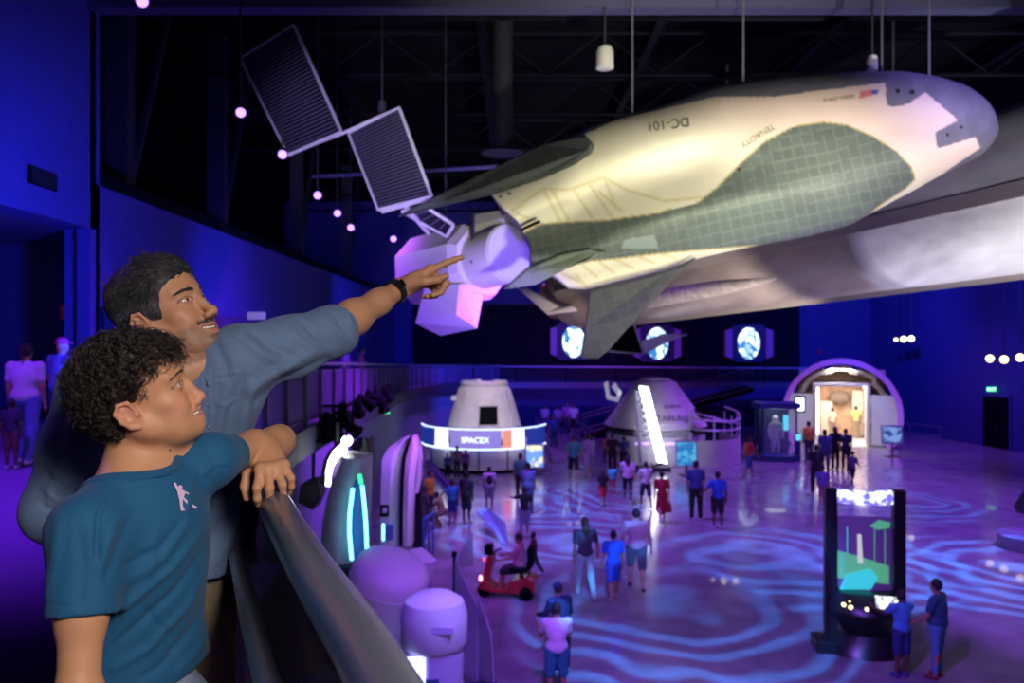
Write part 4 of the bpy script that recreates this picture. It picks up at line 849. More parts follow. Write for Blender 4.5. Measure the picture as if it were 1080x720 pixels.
# --- glass display case
q = P(818, 484, 38.6); q.z = 0; dc = thing('display_case', 'dark blue framed glass case showing a lit white spacesuit', 'display case', q); T = Matrix.Translation(q)
MB().lathe([(1.15, 0), (1.15, .28), (0.01, .3)], 32, T).build('plinth', mat('case_blue', (.03, .05, .2), .4), dc, smooth=True)
for x, y in ((-.8, -.6), (.8, -.6), (-.8, .6), (.8, .6)): MB().box(x - .04, x + .04, y - .04, y + .04, .3, 2.5, T).build('post', mat('case_blue'), dc)
MB().box(-.95, .95, -.75, .75, 2.5, 2.75, T).build('canopy', mat('case_blue'), dc)
MB().box(-.78, .78, -.6, -.585, .3, 2.5, T).build('glass_pane', mat('case_glass', (.6, .8, .9), .03, alpha=.15), dc)
MB().box(-.7, .7, .45, .55, .3, 2.5, T).build('back_panel', mat('case_back', (.01, .02, .06), .6), dc)
MB().box(.52, .76, .38, .44, 1.35, 2.1, T).build('screen', glow('case_cyan', (.1, .7, .9), 1.2), dc)
MB().box(-.45, .45, -.3, .3, 2.46, 2.5, T).build('lamp', glow('case_lamp', (.9, .95, 1), 4), dc)
f = Field(); f.ell((0, 0, 1.95), (.15, .15, .17)); f.cap((0, 0, 1.35), (0, 0, 1.7), .19, .21, .05); f.cap((0, 0, 1.1), (0, 0, 1.3), .18, .18, .05)
for sx in (-1, 1): f.chain([(sx * .22, 0, 1.68), (sx * .32, -.03, 1.35), (sx * .3, -.12, 1.08)], [.09, .08, .07], .04); f.chain([(sx * .1, 0, 1.05), (sx * .12, -.02, .72), (sx * .13, 0, .36)], [.12, .1, .09], .04)
v, qd = f.mesh(.035); v += np.array(q); suit = np_mesh('spacesuit', v, qd, mat('suit_white', (.75, .75, .75), .6)); tag(suit, 'white spacesuit standing inside the glass case', 'spacesuit')
P_ = P; to = thing('totem', 'slim dark post with a small blue screen right of the glass case', 'sign', P(841, 484, 38)); qq = P(841, 484, 38); T = Matrix.Translation((qq.x, qq.y, 0)); MB().box(-.12, .12, -.1, .1, 0, 1.35, T).build('post', mat('case_blue'), to); MB().box(-.1, .1, -.13, -.1, 1.0, 1.3, T).build('screen', glow('case_cyan'), to)
# --- round station module entrance
q = P(893, 470, 42.5); RX = q.x; RY = 43.2; RZ = 1.72; R0 = 2.98
rm = thing('station_module', 'big round white station module entrance with a warm lit interior', 'module', (RX, RY, 0)); TR = Matrix.Translation((RX, RY, RZ)) @ Matrix.Rotation(-PI / 2, 4, 'X')
a0 = math.asin(1.72 / R0)
def tube_shell(r0, r1, y0, y1, m, name, n=56):
    mb = MB(); vs = []; rings = []
    for i in range(n + 1):
        a = -a0 + (PI + 2 * a0) * i / n; c_, s_ = math.cos(a), math.sin(a)
        rings.append([Vector((RX + r * c_, RY + y, RZ + r * s_)) for r, y in ((r0, y0), (r1, y0), (r1, y1), (r0, y1))])
    mb.loft(rings); return mb.build(name, m, rm, smooth=True)
tube_shell(R0 - .14, R0, 0, 5.5, mat('module_white', (.72, .70, .74), .45), 'hull'); tube_shell(R0 - .22, R0 + .06, -.1, .06, mat('violet_rim', (.55, .3, .85), .4, emit=(.45, .10, 1), es=.30), 'rim')
M_warm = mat('warm_cream', (.80, .66, .52), .6)
MB().box(RX - 2.4, RX + 2.4, RY + 5.2, RY + 5.4, 0, 4.0).build('back_wall', mat('warm_panel', (.8, .5, .33), .6, var=.35, scale=2.5), rm)
MB().box(RX - 2.45, RX + 2.45, RY + .05, RY + 5.3, .0, .02).build('floor_plate', M_ped, rm)
mb = MB(); 
for sx in (-1, 1):
    mb.box(RX + sx * 1.35 - .10, RX + sx * 1.35 + .10, RY + .4, RY + 5, .1, 3.3)
mb.box(RX - 1.45, RX + 1.45, RY + .4, RY + 5, 3.25, 3.4); mb.build('inner_frame', mat('module_white'), rm)
for sx in (-1, 1): MB().box(RX + sx * 2.15 - .65, RX + sx * 2.15 + .65, RY + .5, RY + .6, .1, 3.0 - .2).build('end_panel', mat('module_panel', (.78, .80, .86), .4), rm)
MB().box(RX - 2.4, RX - 1.85, RY + .42, RY + .5, 1.75, 2.65).build('screen_frame', M_black, rm); MB().box(RX - 2.33, RX - 1.92, RY + .40, RY + .42, 1.85, 2.55).build('screen', G_white, rm)
MB().box(RX - 1.28, RX - 1.15, RY + .45, RY + .6, .6, 3.1).build('light_tube', glow('module_lamp', (1, .95, .85), 6), rm)
MB().box(RX + 1.15, RX + 1.25, RY + 1.0, RY + 3.0, 3.1, 3.2).build('light_tube', glow('module_lamp', (1, .95, .85), 6), rm)
mb = MB(); rs = random.Random(9)
for i in range(14):
    a = PI * (0.12 + .76 * i / 13); r = 2.45 + rs.uniform(-.1, .12); mb.box(-.25, .25, 0, rs.uniform(.6, 3), -.12, .12, Matrix.Translation((RX + r * math.cos(a), RY + .8, RZ + r * math.sin(a))) @ Matrix.Rotation(-(a - PI / 2), 4, 'Y'))
mb.build('equipment_rack', mat('rack_grey', (.45, .40, .36), .5, var=.4, scale=4), rm)
f = Field(); f.ell((0, 0, 0), (.62, .35, .38))
for i in range(9): a = i / 9 * 2 * PI; f.ell((.45 * math.cos(a), -.1, .28 * math.sin(a)), (.16, .16, .16), k=.05)
v, qd = f.mesh(.05); v += np.array((RX - .1, RY + 4.9, 2.35)); bag = np_mesh('soft_bag', v, qd, mat('bag_brown', (.22, .16, .13), .8), rm)
MB().box(RX + .62, RX + 1.2, RY + 4.6, RY + 5.1, .1, 2.8).build('locker', M_warm, rm); MB().box(RX - 1.15, RX - .5, RY + 4.4, RY + 5.1, .1, 2.1).build('locker', M_warm, rm)

turn = Matrix.Translation((RX, RY, 0)) @ Matrix.Rotation(-math.atan2(RX, RY), 4, 'Z') @ Matrix.Translation((-RX, -RY, 0))
for _o in rm.children: _o.data.transform(turn)
ml = turn @ Vector((RX, RY + 2.2, 3.15)); ml2 = turn @ Vector((RX, RY + .9, 4.2))
area('module_lamp', tuple(ml), (ml.x, ml.y + .1, 0), 210, (1.0, .84, .66), 2.2, 3.5); area('module_front_lamp', tuple(ml2), (ml2.x + .2, ml2.y + .6, 1.0), 120, (1, .9, .8), 1.5, .5)
mf = turn @ Vector((RX, RY - 4.5, 4.4)); spot('module_face_spot', tuple(mf), tuple(turn @ Vector((RX, RY, 1.6))), 520, (1.0, .93, .9), 70, .8, .15)
# --- interactive kiosk between two black posts
K = Vector((6.50, 14.7, 0)); kr = Matrix.Translation(K) @ Matrix.Rotation(-.16, 4, 'Z'); kk = thing('interactive_kiosk', 'tall black two-post kiosk with a glowing green scene and curved console', 'kiosk', K)
M_kb = mat('kiosk_black', (.012, .012, .016), .35)
for sx, nm in ((-.59, 'post'), (.60, 'post')): MB().box(sx - .11, sx + .10, -.10, .10, 0, 2.98, kr).build(nm, M_kb, kk, bev=.01)
mb = MB(); rings = []
for i in range(13):
    x = -.48 + .97 * i / 12; y = -.16 * math.cos((x) / .97 * PI) ; rings.append([kr @ Vector((x, y - .05, 2.72)), kr @ Vector((x, y + .10, 2.74)), kr @ Vector((x, y + .10, 2.95)), kr @ Vector((x, y - .05, 2.93))])
mb.loft(rings); mb.build('light_header', picture((.12, .10, .6), (.8, .88, 1), 2.0, 5.), kk)
mb = MB(); rings = []
for i in range(13):
    x = -.48 + .97 * i / 12; y = -.16 * math.cos(x / .97 * PI) - .02; rings.append([kr @ Vector((x, y, 1.15)), kr @ Vector((x, y + .015, 1.15)), kr @ Vector((x, y + .015, 2.66)), kr @ Vector((x, y, 2.66))])
mb.loft(rings); mb.build('curved_glass', mat('kiosk_glass', (.5, .45, .8), .05, alpha=.14), kk)
MB().box(-.48, .49, .10, .14, 1.05, 2.45, kr).build('back_screen', mat('kiosk_dim', (.03, .02, .06), .4, emit=(.06, .02, .12), es=.6), kk)
G_green = glow('hologram_green', (.12, .75, .22), .55); G_teal = glow('hologram_teal', (.02, .75, .70), .9)
hol = [('hill', [(-.45, 1.30), (-.45, 1.80), (-.1, 1.72), (.45, 1.55), (.45, 1.22)], .09, .06, G_green), ('lake', [(-.42, 1.1), (-.30, 1.38), (.12, 1.5), (.25, 1.35), (.12, 1.12)], .05, .02, G_teal), ('tree_top', [(.12, 2.28), (.28, 2.40), (.47, 2.36), (.46, 2.26), (.25, 2.22)], .09, .06, G_green)]
for nm, pts, y1, y0, m_ in hol: MB().prism(pts, y0, y1, kr).build(nm, m_, kk)
MB().tube([kr @ Vector((-.05, .06, 1.6)), kr @ Vector((-.07, .06, 2.12))], [.05, .035], 8).build('rocket_model', glow('hologram_white', (.7, .75, .55), .9), kk)
for x in (-.28, .2, .38): MB().tube([kr @ Vector((x, .07, 1.55)), kr @ Vector((x, .07, 2.25))], .008, 5).build('mast', G_teal if x < 0 else G_green, kk)
mb = MB(); pr = []
for i in range(15):
    a = PI * (1.0 + i / 14); pr.append((math.cos(a), math.sin(a)))
rings = [[kr @ Vector((x * rx + ox, y * ry - .02, z)) for x, y in pr] + [kr @ Vector((rx + ox, .18, z)), kr @ Vector((-rx + ox, .18, z))] for (rx, ry, z, ox) in ((.66, .50, 0, 0), (.62, .44, .12, 0), (.45, .28, .35, 0.1), (.66, .52, .70, .04), (.72, .62, .80, .05), (.70, .58, .92, .05), (.62, .30, 1.10, .0))]
mb.loft(rings); mb.build('console', M_kb, kk, smooth=True)
for (x, y, z) in ((-.46, -.42, .955), (-.36, -.50, .94), (-.33, -.36, 1.0), (-.10, -.56, .935)): MB().lathe([(.001, .02), (.035, .015), (.035, -.01)], 12, kr @ Matrix.Translation((x, y, z)) @ Matrix.Rotation(.5, 4, 'X')).build('lit_button', glow('button_yellow', (1, .95, .4), 3), kk)
Ms = kr @ Matrix.Translation((.30, -.46, 1.03)) @ Matrix.Rotation(-.12, 4, 'Z') @ Matrix.Rotation(.55, 4, 'X')
MB().box(-.24, .24, -.17, .17, -.02, .01, Ms).build('touch_screen', M_kb, kk); MB().box(-.22, .22, -.15, .15, .01, .014, Ms).build('display', picture((.25, .3, .35), (.9, .95, 1), 1.6, 9.), kk)
MB().box(-.9, -.5, -.3, .25, 0, .22, kr).build('side_foot', M_kb, kk, bev=.02)
# --- exhibits under the balcony: curved shells, lit edges, bell, round booth
def shell(name, lab, c, r, a0, a1, z0, z1, m, th=.08, bow=0.0, cat='exhibit shell', n=24, nz_=14):
    t = thing(name, lab, cat, c); mb = MB(); 
    for k in range(nz_):
        pass
    V_ = []; 
    for off in (0, th):
        for k in range(nz_ + 1):
            z = z0 + (z1 - z0) * k / nz_; rr_ = r * (1 - bow * (k / nz_) ** 2) - off
            for i in range(n + 1): a = a0 + (a1 - a0) * i / n; V_.append(Vector((c[0] + rr_ * math.sin(a), c[1] - rr_ * math.cos(a), z)))
    n1 = n + 1; s1 = n1 * (nz_ + 1); F = []
    for k in range(nz_):
        for i in range(n): p = k * n1 + i; F.append((p, p + 1, p + n1 + 1, p + n1)); F.append((s1 + p, s1 + p + n1, s1 + p + n1 + 1, s1 + p + 1))
    for k in range(nz_):
        for i in (0, n): p = k * n1 + i; F.append((p, p + n1, s1 + p + n1, s1 + p))
    for i in range(n):
        for k in (0, nz_): p = k * n1 + i; F.append((p, p + 1, s1 + p + 1, s1 + p))
    mb.add(V_, F); mb.build('panel', m, t, smooth=True); return t
M_shell = mat('shell_grey', (.50, .50, .58), .35, var=.25, scale=2.5, bump=.1)
def bent_plate(pts_px, d0, d1, th, m, parent, name):
    n = len(pts_px); A_ = [Vector(P(x, y, d0 + (d1 - d0) * t)) for x, y, t in pts_px]; mb = MB(); mb.add([a for a in A_] + [a + Vector((-.2, 1, 0)).normalized() * th for a in A_], [tuple(range(n)), tuple(range(2 * n - 1, n - 1, -1))] + [(i, (i + 1) % n, (i + 1) % n + n, i + n) for i in range(n)]); return mb.build(name, m, parent, bev=.02)
# curved grey fairing with two cyan tubes
fr_ = thing('fairing_shell', 'tall curved grey fairing with two glowing cyan tubes, below the handrail', 'fairing', (-2.9, 13.2, 0))
mb = MB(); rings = []
for i in range(15):
    t = i / 14; y_ = 590 - 110 * t + 0; xl = 338 + 22 * t ** 2.2 ; xr = 376 + 6 * t - 2 * t * t; dd = 13.4
    a = P(xl, y_, dd); b_ = P(xr, y_ + 3, dd - .3); m_ = (a + b_) / 2 + Vector((0, -.22, 0)); rings.append([a, m_.lerp(a, .5) + Vector((0, -.09, 0)), m_, m_.lerp(b_, .5) + Vector((0, -.05, 0)), b_, b_ + Vector((.1, .6, 0)), a + Vector((0, .6, 0))])
mb.loft(rings); mb.build('shell', M_shell, fr_, smooth=True)
for pts in (((371, 590), (368.5, 560), (369, 540), (372, 515)), ((387, 581), (386, 556), (384.5, 535), (382, 512))): MB().tube([P(x, y, 12.75) for x, y in pts], .028, 8).build('light_tube', glow('cyan_tube', (.15, .85, 1.0), 4.5), fr_, smooth=True)
MB().tube([P(381, 510, 12.75), P(379, 500, 12.75)], .035, 8).build('green_lamp', glow('green_lamp', (.05, .9, .35), 1.6), fr_)
bent_plate([(372, 512, 0), (381, 497, 0), (384, 512, 0), (388, 585, .0), (371, 592, 0)], 13.0, 13.0, .3, mat('deep_blue_panel', (.06, .12, .35), .5), fr_, 'side_panel')
MB().box(-3.25, -2.2, 12.9, 13.9, 0, 2.05).build('plinth', M_steel, fr_)
# bright white light arc
wa = thing('light_arc', 'curved band of blazing white light segments above the fairing', 'light arc', P(355, 485, 13.9))
arc = [(346, 512), (346.5, 500), (349, 489), (354, 479.5), (361, 473), (364.5, 472)]
mb = MB()
for i in range(len(arc) - 1):
    for s_ in (0, .5):
        x0, y0 = np.array(arc[i]) + (np.array(arc[i + 1]) - arc[i]) * s_; x1, y1 = np.array(arc[i]) + (np.array(arc[i + 1]) - arc[i]) * (s_ + .45); mb.tube([P(x0, y0, 13.9), P(x1, y1, 13.9)], .04 + .012 * i, 8)
mb.build('led_segments', glow('arc_white', (.95, .97, 1.), 9), wa)
MB().tube([P(x - 4, y - 2, 14.05) for x, y in arc], .07, 6).build('housing', M_black, wa)
MB().tube([P(356, 474, 14.1), P(356, 446, 14.1)], .03, 6).build('hanger', M_steel, wa)
# two black boxes (speakers)
for (pts, lab) in ((((321, 508), (338, 503), (341, 520), (334, 535), (318, 527)), 'black box speaker mounted beside the bright light arc'), (((373, 487), (391, 460), (393, 480), (392, 512), (375, 503)), 'large black box hanging right of the bright light arc')):
    c = P(*[sum(v[i] for v in pts) / len(pts) for i in (0, 1)], 14.6); t = thing('black_box', lab, 'speaker', c)
    slab([(x, y, 14.6) for x, y in pts], .55, mat('speaker_black', (.010, .010, .014), .6), t, 'cabinet'); MB().tube([c, (c.x, c.y, 3.95)], .04, 6).build('hanger', M_steel, t)
    slab([((x - pts[0][0]) * .7 + pts[0][0] + 2, (y - pts[0][1]) * .7 + pts[0][1] + 3, 14.3) for x, y in pts], .02, mat('grille_grey', (.03, .03, .04), .8), t, 'grille')
# black stage lights along a truss below the balcony
lights = [((388, 425), 17.5), ((378, 432), 16.8), ((396, 420), 18.5), ((404, 428), 19), ((362, 440), 15.4), ((352, 447), 15.0), ((372, 452), 15.5), ((345, 458), 14.6), ((358, 460), 15.2), ((410, 418), 20)]
tr_ = thing('lighting_truss', 'black pipe truss carrying the stage lights below the balcony edge', 'truss', P(370, 430, 16)); ph = [P(335, 448, 14.3), P(365, 428, 16), P(395, 414, 19), P(412, 410, 21)]
for dz, nm in ((0, 'pipe'), (-.3, 'pipe')): MB().tube([p + Vector((0, 0, dz)) for p in ph], .035, 8).build(nm, M_black, tr_)
mb = MB()
for i in range(12): a = ph[0].lerp(ph[1], i / 12); mb.tube([a, ph[0].lerp(ph[1], (i + .5) / 12) + Vector((0, 0, -.3))], .018, 4); a = ph[1].lerp(ph[2], i / 12); mb.tube([a, ph[1].lerp(ph[2], (i + .5) / 12) + Vector((0, 0, -.3))], .018, 4)
mb.build('lacing', M_black, tr_); MB().tube([ph[1], (-4.3, ph[1].y, ph[1].z)], .03, 6).build('wall_arm', M_black, tr_)
wd = ['fourth', 'fifth', 'second from the far end', 'near the green exit sign', 'above the bright lamp', 'upper left of the bright lamp', 'right of the bright lamp', 'nearest the handrail', 'left of the bright lamp', 'farthest, beside the fence end']
for i, ((x, y), dd) in enumerate(lights):
    q = P(x, y, dd); t = thing('stage_light', 'black stage light on the truss under the balcony, ' + wd[i] + ('' if i > 1 else ' from the far end'), 'stage light', q, 'stage lights under the balcony'); rs = random.Random(i)
    dr = Vector((rs.uniform(-.2, 1), rs.uniform(-.3, .8), -.7)).normalized(); M = dr.to_track_quat('Z', 'Y').to_matrix().to_4x4(); M.translation = q
    MB().lathe([(.07, -.28), (.10, -.2), (.11, .05), (.15, .14), (.14, .14), (.09, .04)], 12, M).build('body', M_black, t, smooth=True)
    MB().lathe([(.001, .05), (.09, .05)], 12, M).build('lens', glow('lens_white', (1, .95, .8), 1.0 if i != 3 else 6), t); MB().tube([q, q + Vector((0, 0, .3))], .03, 5).build('yoke', M_black, t)
q = P(365.5, 464.5, 13.8); t = thing('round_lamp', 'single round blazing lamp hanging above the light arc', 'lamp', q); MB().lathe([(.001, 0), (.085, .01), (.09, .05), (.05, .12)], 16, Matrix.Translation(q) @ Matrix.Rotation(PI / 2 + .2, 4, 'X').inverted()).build('lens', glow('arc_white', (1, 1, 1), 9), t); MB().tube([q, q + Vector((0, .1, .5))], .02, 5).build('bracket', M_black, t)
# white hull section with a porthole
hs = thing('hull_section', 'tall white capsule wall section with a black edge stripe and open doorway', 'exhibit', (-2.6, 20.5, 0))
def hull_strip(cols, name, m, d0=20.0):
    rings = []; mb = MB()
    for (xl, xr, y, dd) in cols: a = P(xl, y, dd); b_ = P(xr, y, dd); rings.append([a, (a + b_) / 2 + Vector((0, -.12, 0)), b_, b_ + Vector((0, .5, 0)), a + Vector((0, .5, 0))])
    mb.loft(rings); return mb.build(name, m, hs, smooth=True)
hull_strip([(401, 421, 575, 21), (401, 421, 540, 20.9), (402, 422, 505, 20.8), (403, 424, 484, 20.9), (409, 427, 473, 21), (420, 430, 465, 21.1), (428, 431, 461.5, 21.2)], 'outer_wall', mat('hull_lilac', (.55, .58, .66), .4))
hull_strip([(421, 425, 575, 20.9), (421, 425, 540, 20.8), (422, 426, 505, 20.7), (424, 428, 484, 20.8), (427, 431, 473, 20.9), (430.5, 433.5, 465, 21), (432, 434, 461, 21.1)], 'edge_stripe', M_black)
hull_strip([(425, 435, 575, 20.8), (425, 435, 540, 20.7), (426, 437, 505, 20.6), (428, 440, 484, 20.7), (431, 441, 473, 20.8), (433, 440, 465, 20.9), (434, 438, 460.5, 21)], 'inner_frame', mat('hull_pink', (.72, .58, .70), .4))
hull_strip([(435, 441, 520, 21), (437, 444, 505, 21), (440, 444, 484, 21), (441, 443, 472, 21)], 'door_jamb', mat('hull_pink'))
slab([(435, 575, 21.6), (446, 583, 21.2), (445, 485, 21.2), (436, 482, 21.6)], .06, mat('doorway_dark', (.03, .02, .05), .8), hs, 'doorway')
slab([(401, 532, 20.3), (410, 532, 20.2), (410, 545, 20.2), (401, 545, 20.3)], .06, M_black, hs, 'porthole_frame'); slab([(403.5, 535.5, 20.2), (407.5, 535.5, 20.15), (407.5, 541, 20.15), (403.5, 541, 20.2)], .06, mat('port_grey', (.4, .42, .5), .4), hs, 'porthole')
slab([(403, 552, 20.2), (405.5, 552, 20.2), (405.5, 570, 20.2), (403, 570, 20.2)], .05, glow('cyan_tube', (.15, .85, 1), 4), hs, 'light_tube'); slab([(406, 552, 20.2), (415, 553, 20.2), (415, 569, 20.2), (406, 570, 20.2)], .05, mat('deep_blue_panel'), hs, 'control_panel')
# blue queue rails in front of it
qr = thing('blue_railing', 'blue metal queue railing at the doorway of the white hull section', 'railing', P(452, 580, 21.0))
for i, x in enumerate((447, 452, 457)): a = P(x, 583 - i * 3, 20.6 + i * .4); MB().tube([(a.x, a.y, 0), (a.x, a.y, 1.15)], .035, 6).build('post', mat('rail_blue', (.05, .10, .5), .4), qr)
for z in (1.12, .6): MB().tube([(P(447, 583, 20.6).x, 20.6, z), (P(457, 577, 21.4).x, 21.4, z)], .03, 6).build('bar', mat('rail_blue'), qr)
# violet engine bell on its side
eb = thing('engine_bell', 'large violet-lit engine bell mock-up just right of the handrail', 'engine bell', (-1.75, 11.6, 1.0)); M_bell = mat('bell_white', (.66, .60, .72), .5)
Mb = frame(P(410, 640, 11.8), Vector((0, 0, 1)), Vector((1, -.15, -.12))); Mb = Matrix.Translation(P(400, 648, 12.4)) @ Vector((.28, -.25, .95)).to_track_quat('Z', 'Y').to_matrix().to_4x4()
MB().lathe([(.40, -1.2), (.44, -.6), (.52, -.1), (.585, .35), (.61, .62), (.60, .78), (.54, .90), (.42, .97), (.2, 1.0), (0.01, 1.01)], 40, Mb).build('bell', M_bell, eb, smooth=True)
MB().lathe([(.60, .60), (.618, .62), (.604, .66)], 40, Mb).build('rim_band', M_bell, eb, smooth=True); MB().lathe([(.5, -1.9), (.38, -1.2)], 24, Mb).build('throat', M_bell, eb, smooth=True)
MB().box(.45, .80, -.15, .25, .5, .9, Mb).build('side_box', M_bell, eb, bev=.03); MB().tube([P(395, 690, 11.9), (P(395, 690, 11.9).x, 11.9, 0)], .2, 12).build('stand', M_steel, eb)
spot('bell_violet_spot', (-.6, 9.4, 4.6), (-1.8, 12.3, 1.6), 120, (.42, .10, 1.0), 46, .7, .1)
# round white and blue booth
rb = thing('round_booth', 'round white booth glowing blue at its base, beside the violet bell', 'booth', P(459, 700, 11.2)); c = P(458, 690, 10.9); T = Matrix.Translation((c.x, c.y, 0))
MB().lathe([(.30, .0), (.34, .45)], 28, T).build('lit_base', glow('booth_base', (.45, .5, 1), 3.5), rb)
MB().lathe([(.38, .45), (.41, .5), (.40, 1.05), (.38, 1.12)], 36, T).build('drum', mat('booth_white', (.72, .72, .85), .4), rb, smooth=True)
MB().lathe([(.40, 1.12), (.405, 1.58)], 36, T, -PI, 0.2).build('mid_wall', mat('booth_lilac', (.6, .5, .85), .4), rb, smooth=True); MB().lathe([(.42, 1.55), (.455, 1.60), (.455, 1.98), (.40, 2.16), (.25, 2.25), (0.01, 2.27)], 36, T).build('dome', mat('booth_white'), rb, smooth=True)
MB().box(-.33, -.08, -.42, -.37, 1.14, 1.53, T).build('lit_window', glow('booth_base'), rb); MB().box(.0, .30, -.455, -.42, 1.86, 1.95, T).build('visor', mat('booth_lilac'), rb); MB().box(-.08, .10, -.42, -.38, .85, 1.25, T).build('control_panel', mat('deep_blue_panel'), rb)
MB().box(-.36, -.16, -.36, -.30, 1.08, 1.12, T).build('light_line', glow('booth_line', (.4, .4, 1), 4), rb); MB().lathe([(.001, 0), (.02, 0)], 8, T @ Matrix.Translation((-.2, -.40, 1.14)) @ Matrix.Rotation(PI / 2, 4, 'X')).build('red_lamp', glow('red_dot', (1, .1, .2), 5), rb)
spot('booth_blue_spot', (.3, 9.6, 4.2), (c.x, c.y, 1.6), 170, (.30, .32, 1.0), 30, .6, .1)
# translucent slanted partitions
gp = thing('glass_partition', 'slanted pale translucent partition running beside the round booth', 'partition', P(495, 640, 12)); M_gl = mat('frosted_panel', (.42, .38, .62), .3, alpha=.55)
for k, pts in enumerate(([(478, 586, 13.6), (504, 640, 12.4), (503, 720, 12.3), (478, 700, 13.5)], [(504, 627, 12.4), (518, 668, 11.7), (521, 720, 11.6), (504, 716, 12.3)], [(498, 560, 16.6), (499, 596, 16.4), (480, 600, 14), (479, 592, 14)])):
    slab(pts, .02, M_gl, gp, 'panel', bev=0)
for (x, y, d_) in ((479, 584, 13.5), (508, 655, 12.3)): q = P(x, y, d_); MB().tube([(q.x, q.y, 0), tuple(q)], .025, 6).build('post', M_black, gp); MB().box(-.04, .04, -.04, .04, -.04, .04, Matrix.Translation(q)).build('clamp', M_black, gp)
mb = MB(); a = P(517, 690, 12.2); MB().box(a.x - .35, a.x + .1, 10.9, 12.2, 0, .5).build('kerb', mat('kerb_dark', (.05, .05, .12), .5), gp)
# slide / low ramp panels near the first visitors
lr = thing('low_barrier', 'low curved translucent barrier on the floor beside the scooter', 'barrier', P(520, 560, 23.5))
slab([(503, 540, 24.0), (512, 535, 24.4), (533, 552, 22.8), (536, 576, 22.2), (528, 573, 22.3), (522, 560, 22.9)], .05, mat('barrier_blue', (.25, .35, .6), .3, alpha=.7), lr, 'panel', bev=0)
l2 = thing('low_barrier', 'low dark barrier panel in front of the left capsule stage', 'barrier', P(470, 515, 30))
slab([(447, 486, 31.5), (458, 488, 31.2), (482, 520, 27.5), (484, 533, 27.4), (472, 523, 28.2)], .05, mat('barrier_violet', (.22, .15, .35), .4), l2, 'panel', bev=0)
# aircraft fin poking in at the right edge
fn = thing('small_rocket', 'dark fin and pale base of a model cut off at the right edge', 'exhibit', P(1075, 560, 22)); 
slab([(1069, 533, 22), (1084, 510, 22), (1090, 545, 22), (1072, 540, 22)], .06, M_steel, fn, 'fin'); q = P(1078, 562, 22); MB().lathe([(.9, 0), (.9, q.z * .6 + .1), (0.01, q.z * .6 + .15)], 32, Matrix.Translation((q.x + .35, q.y, 0))).build('base', mat('base_lilac', (.25, .18, .35), .4), fn, smooth=True); MB().tube([(q.x + .35, q.y, .2), tuple(P(1080, 535, 22))], .03, 6).build('stem', M_steel, fn)
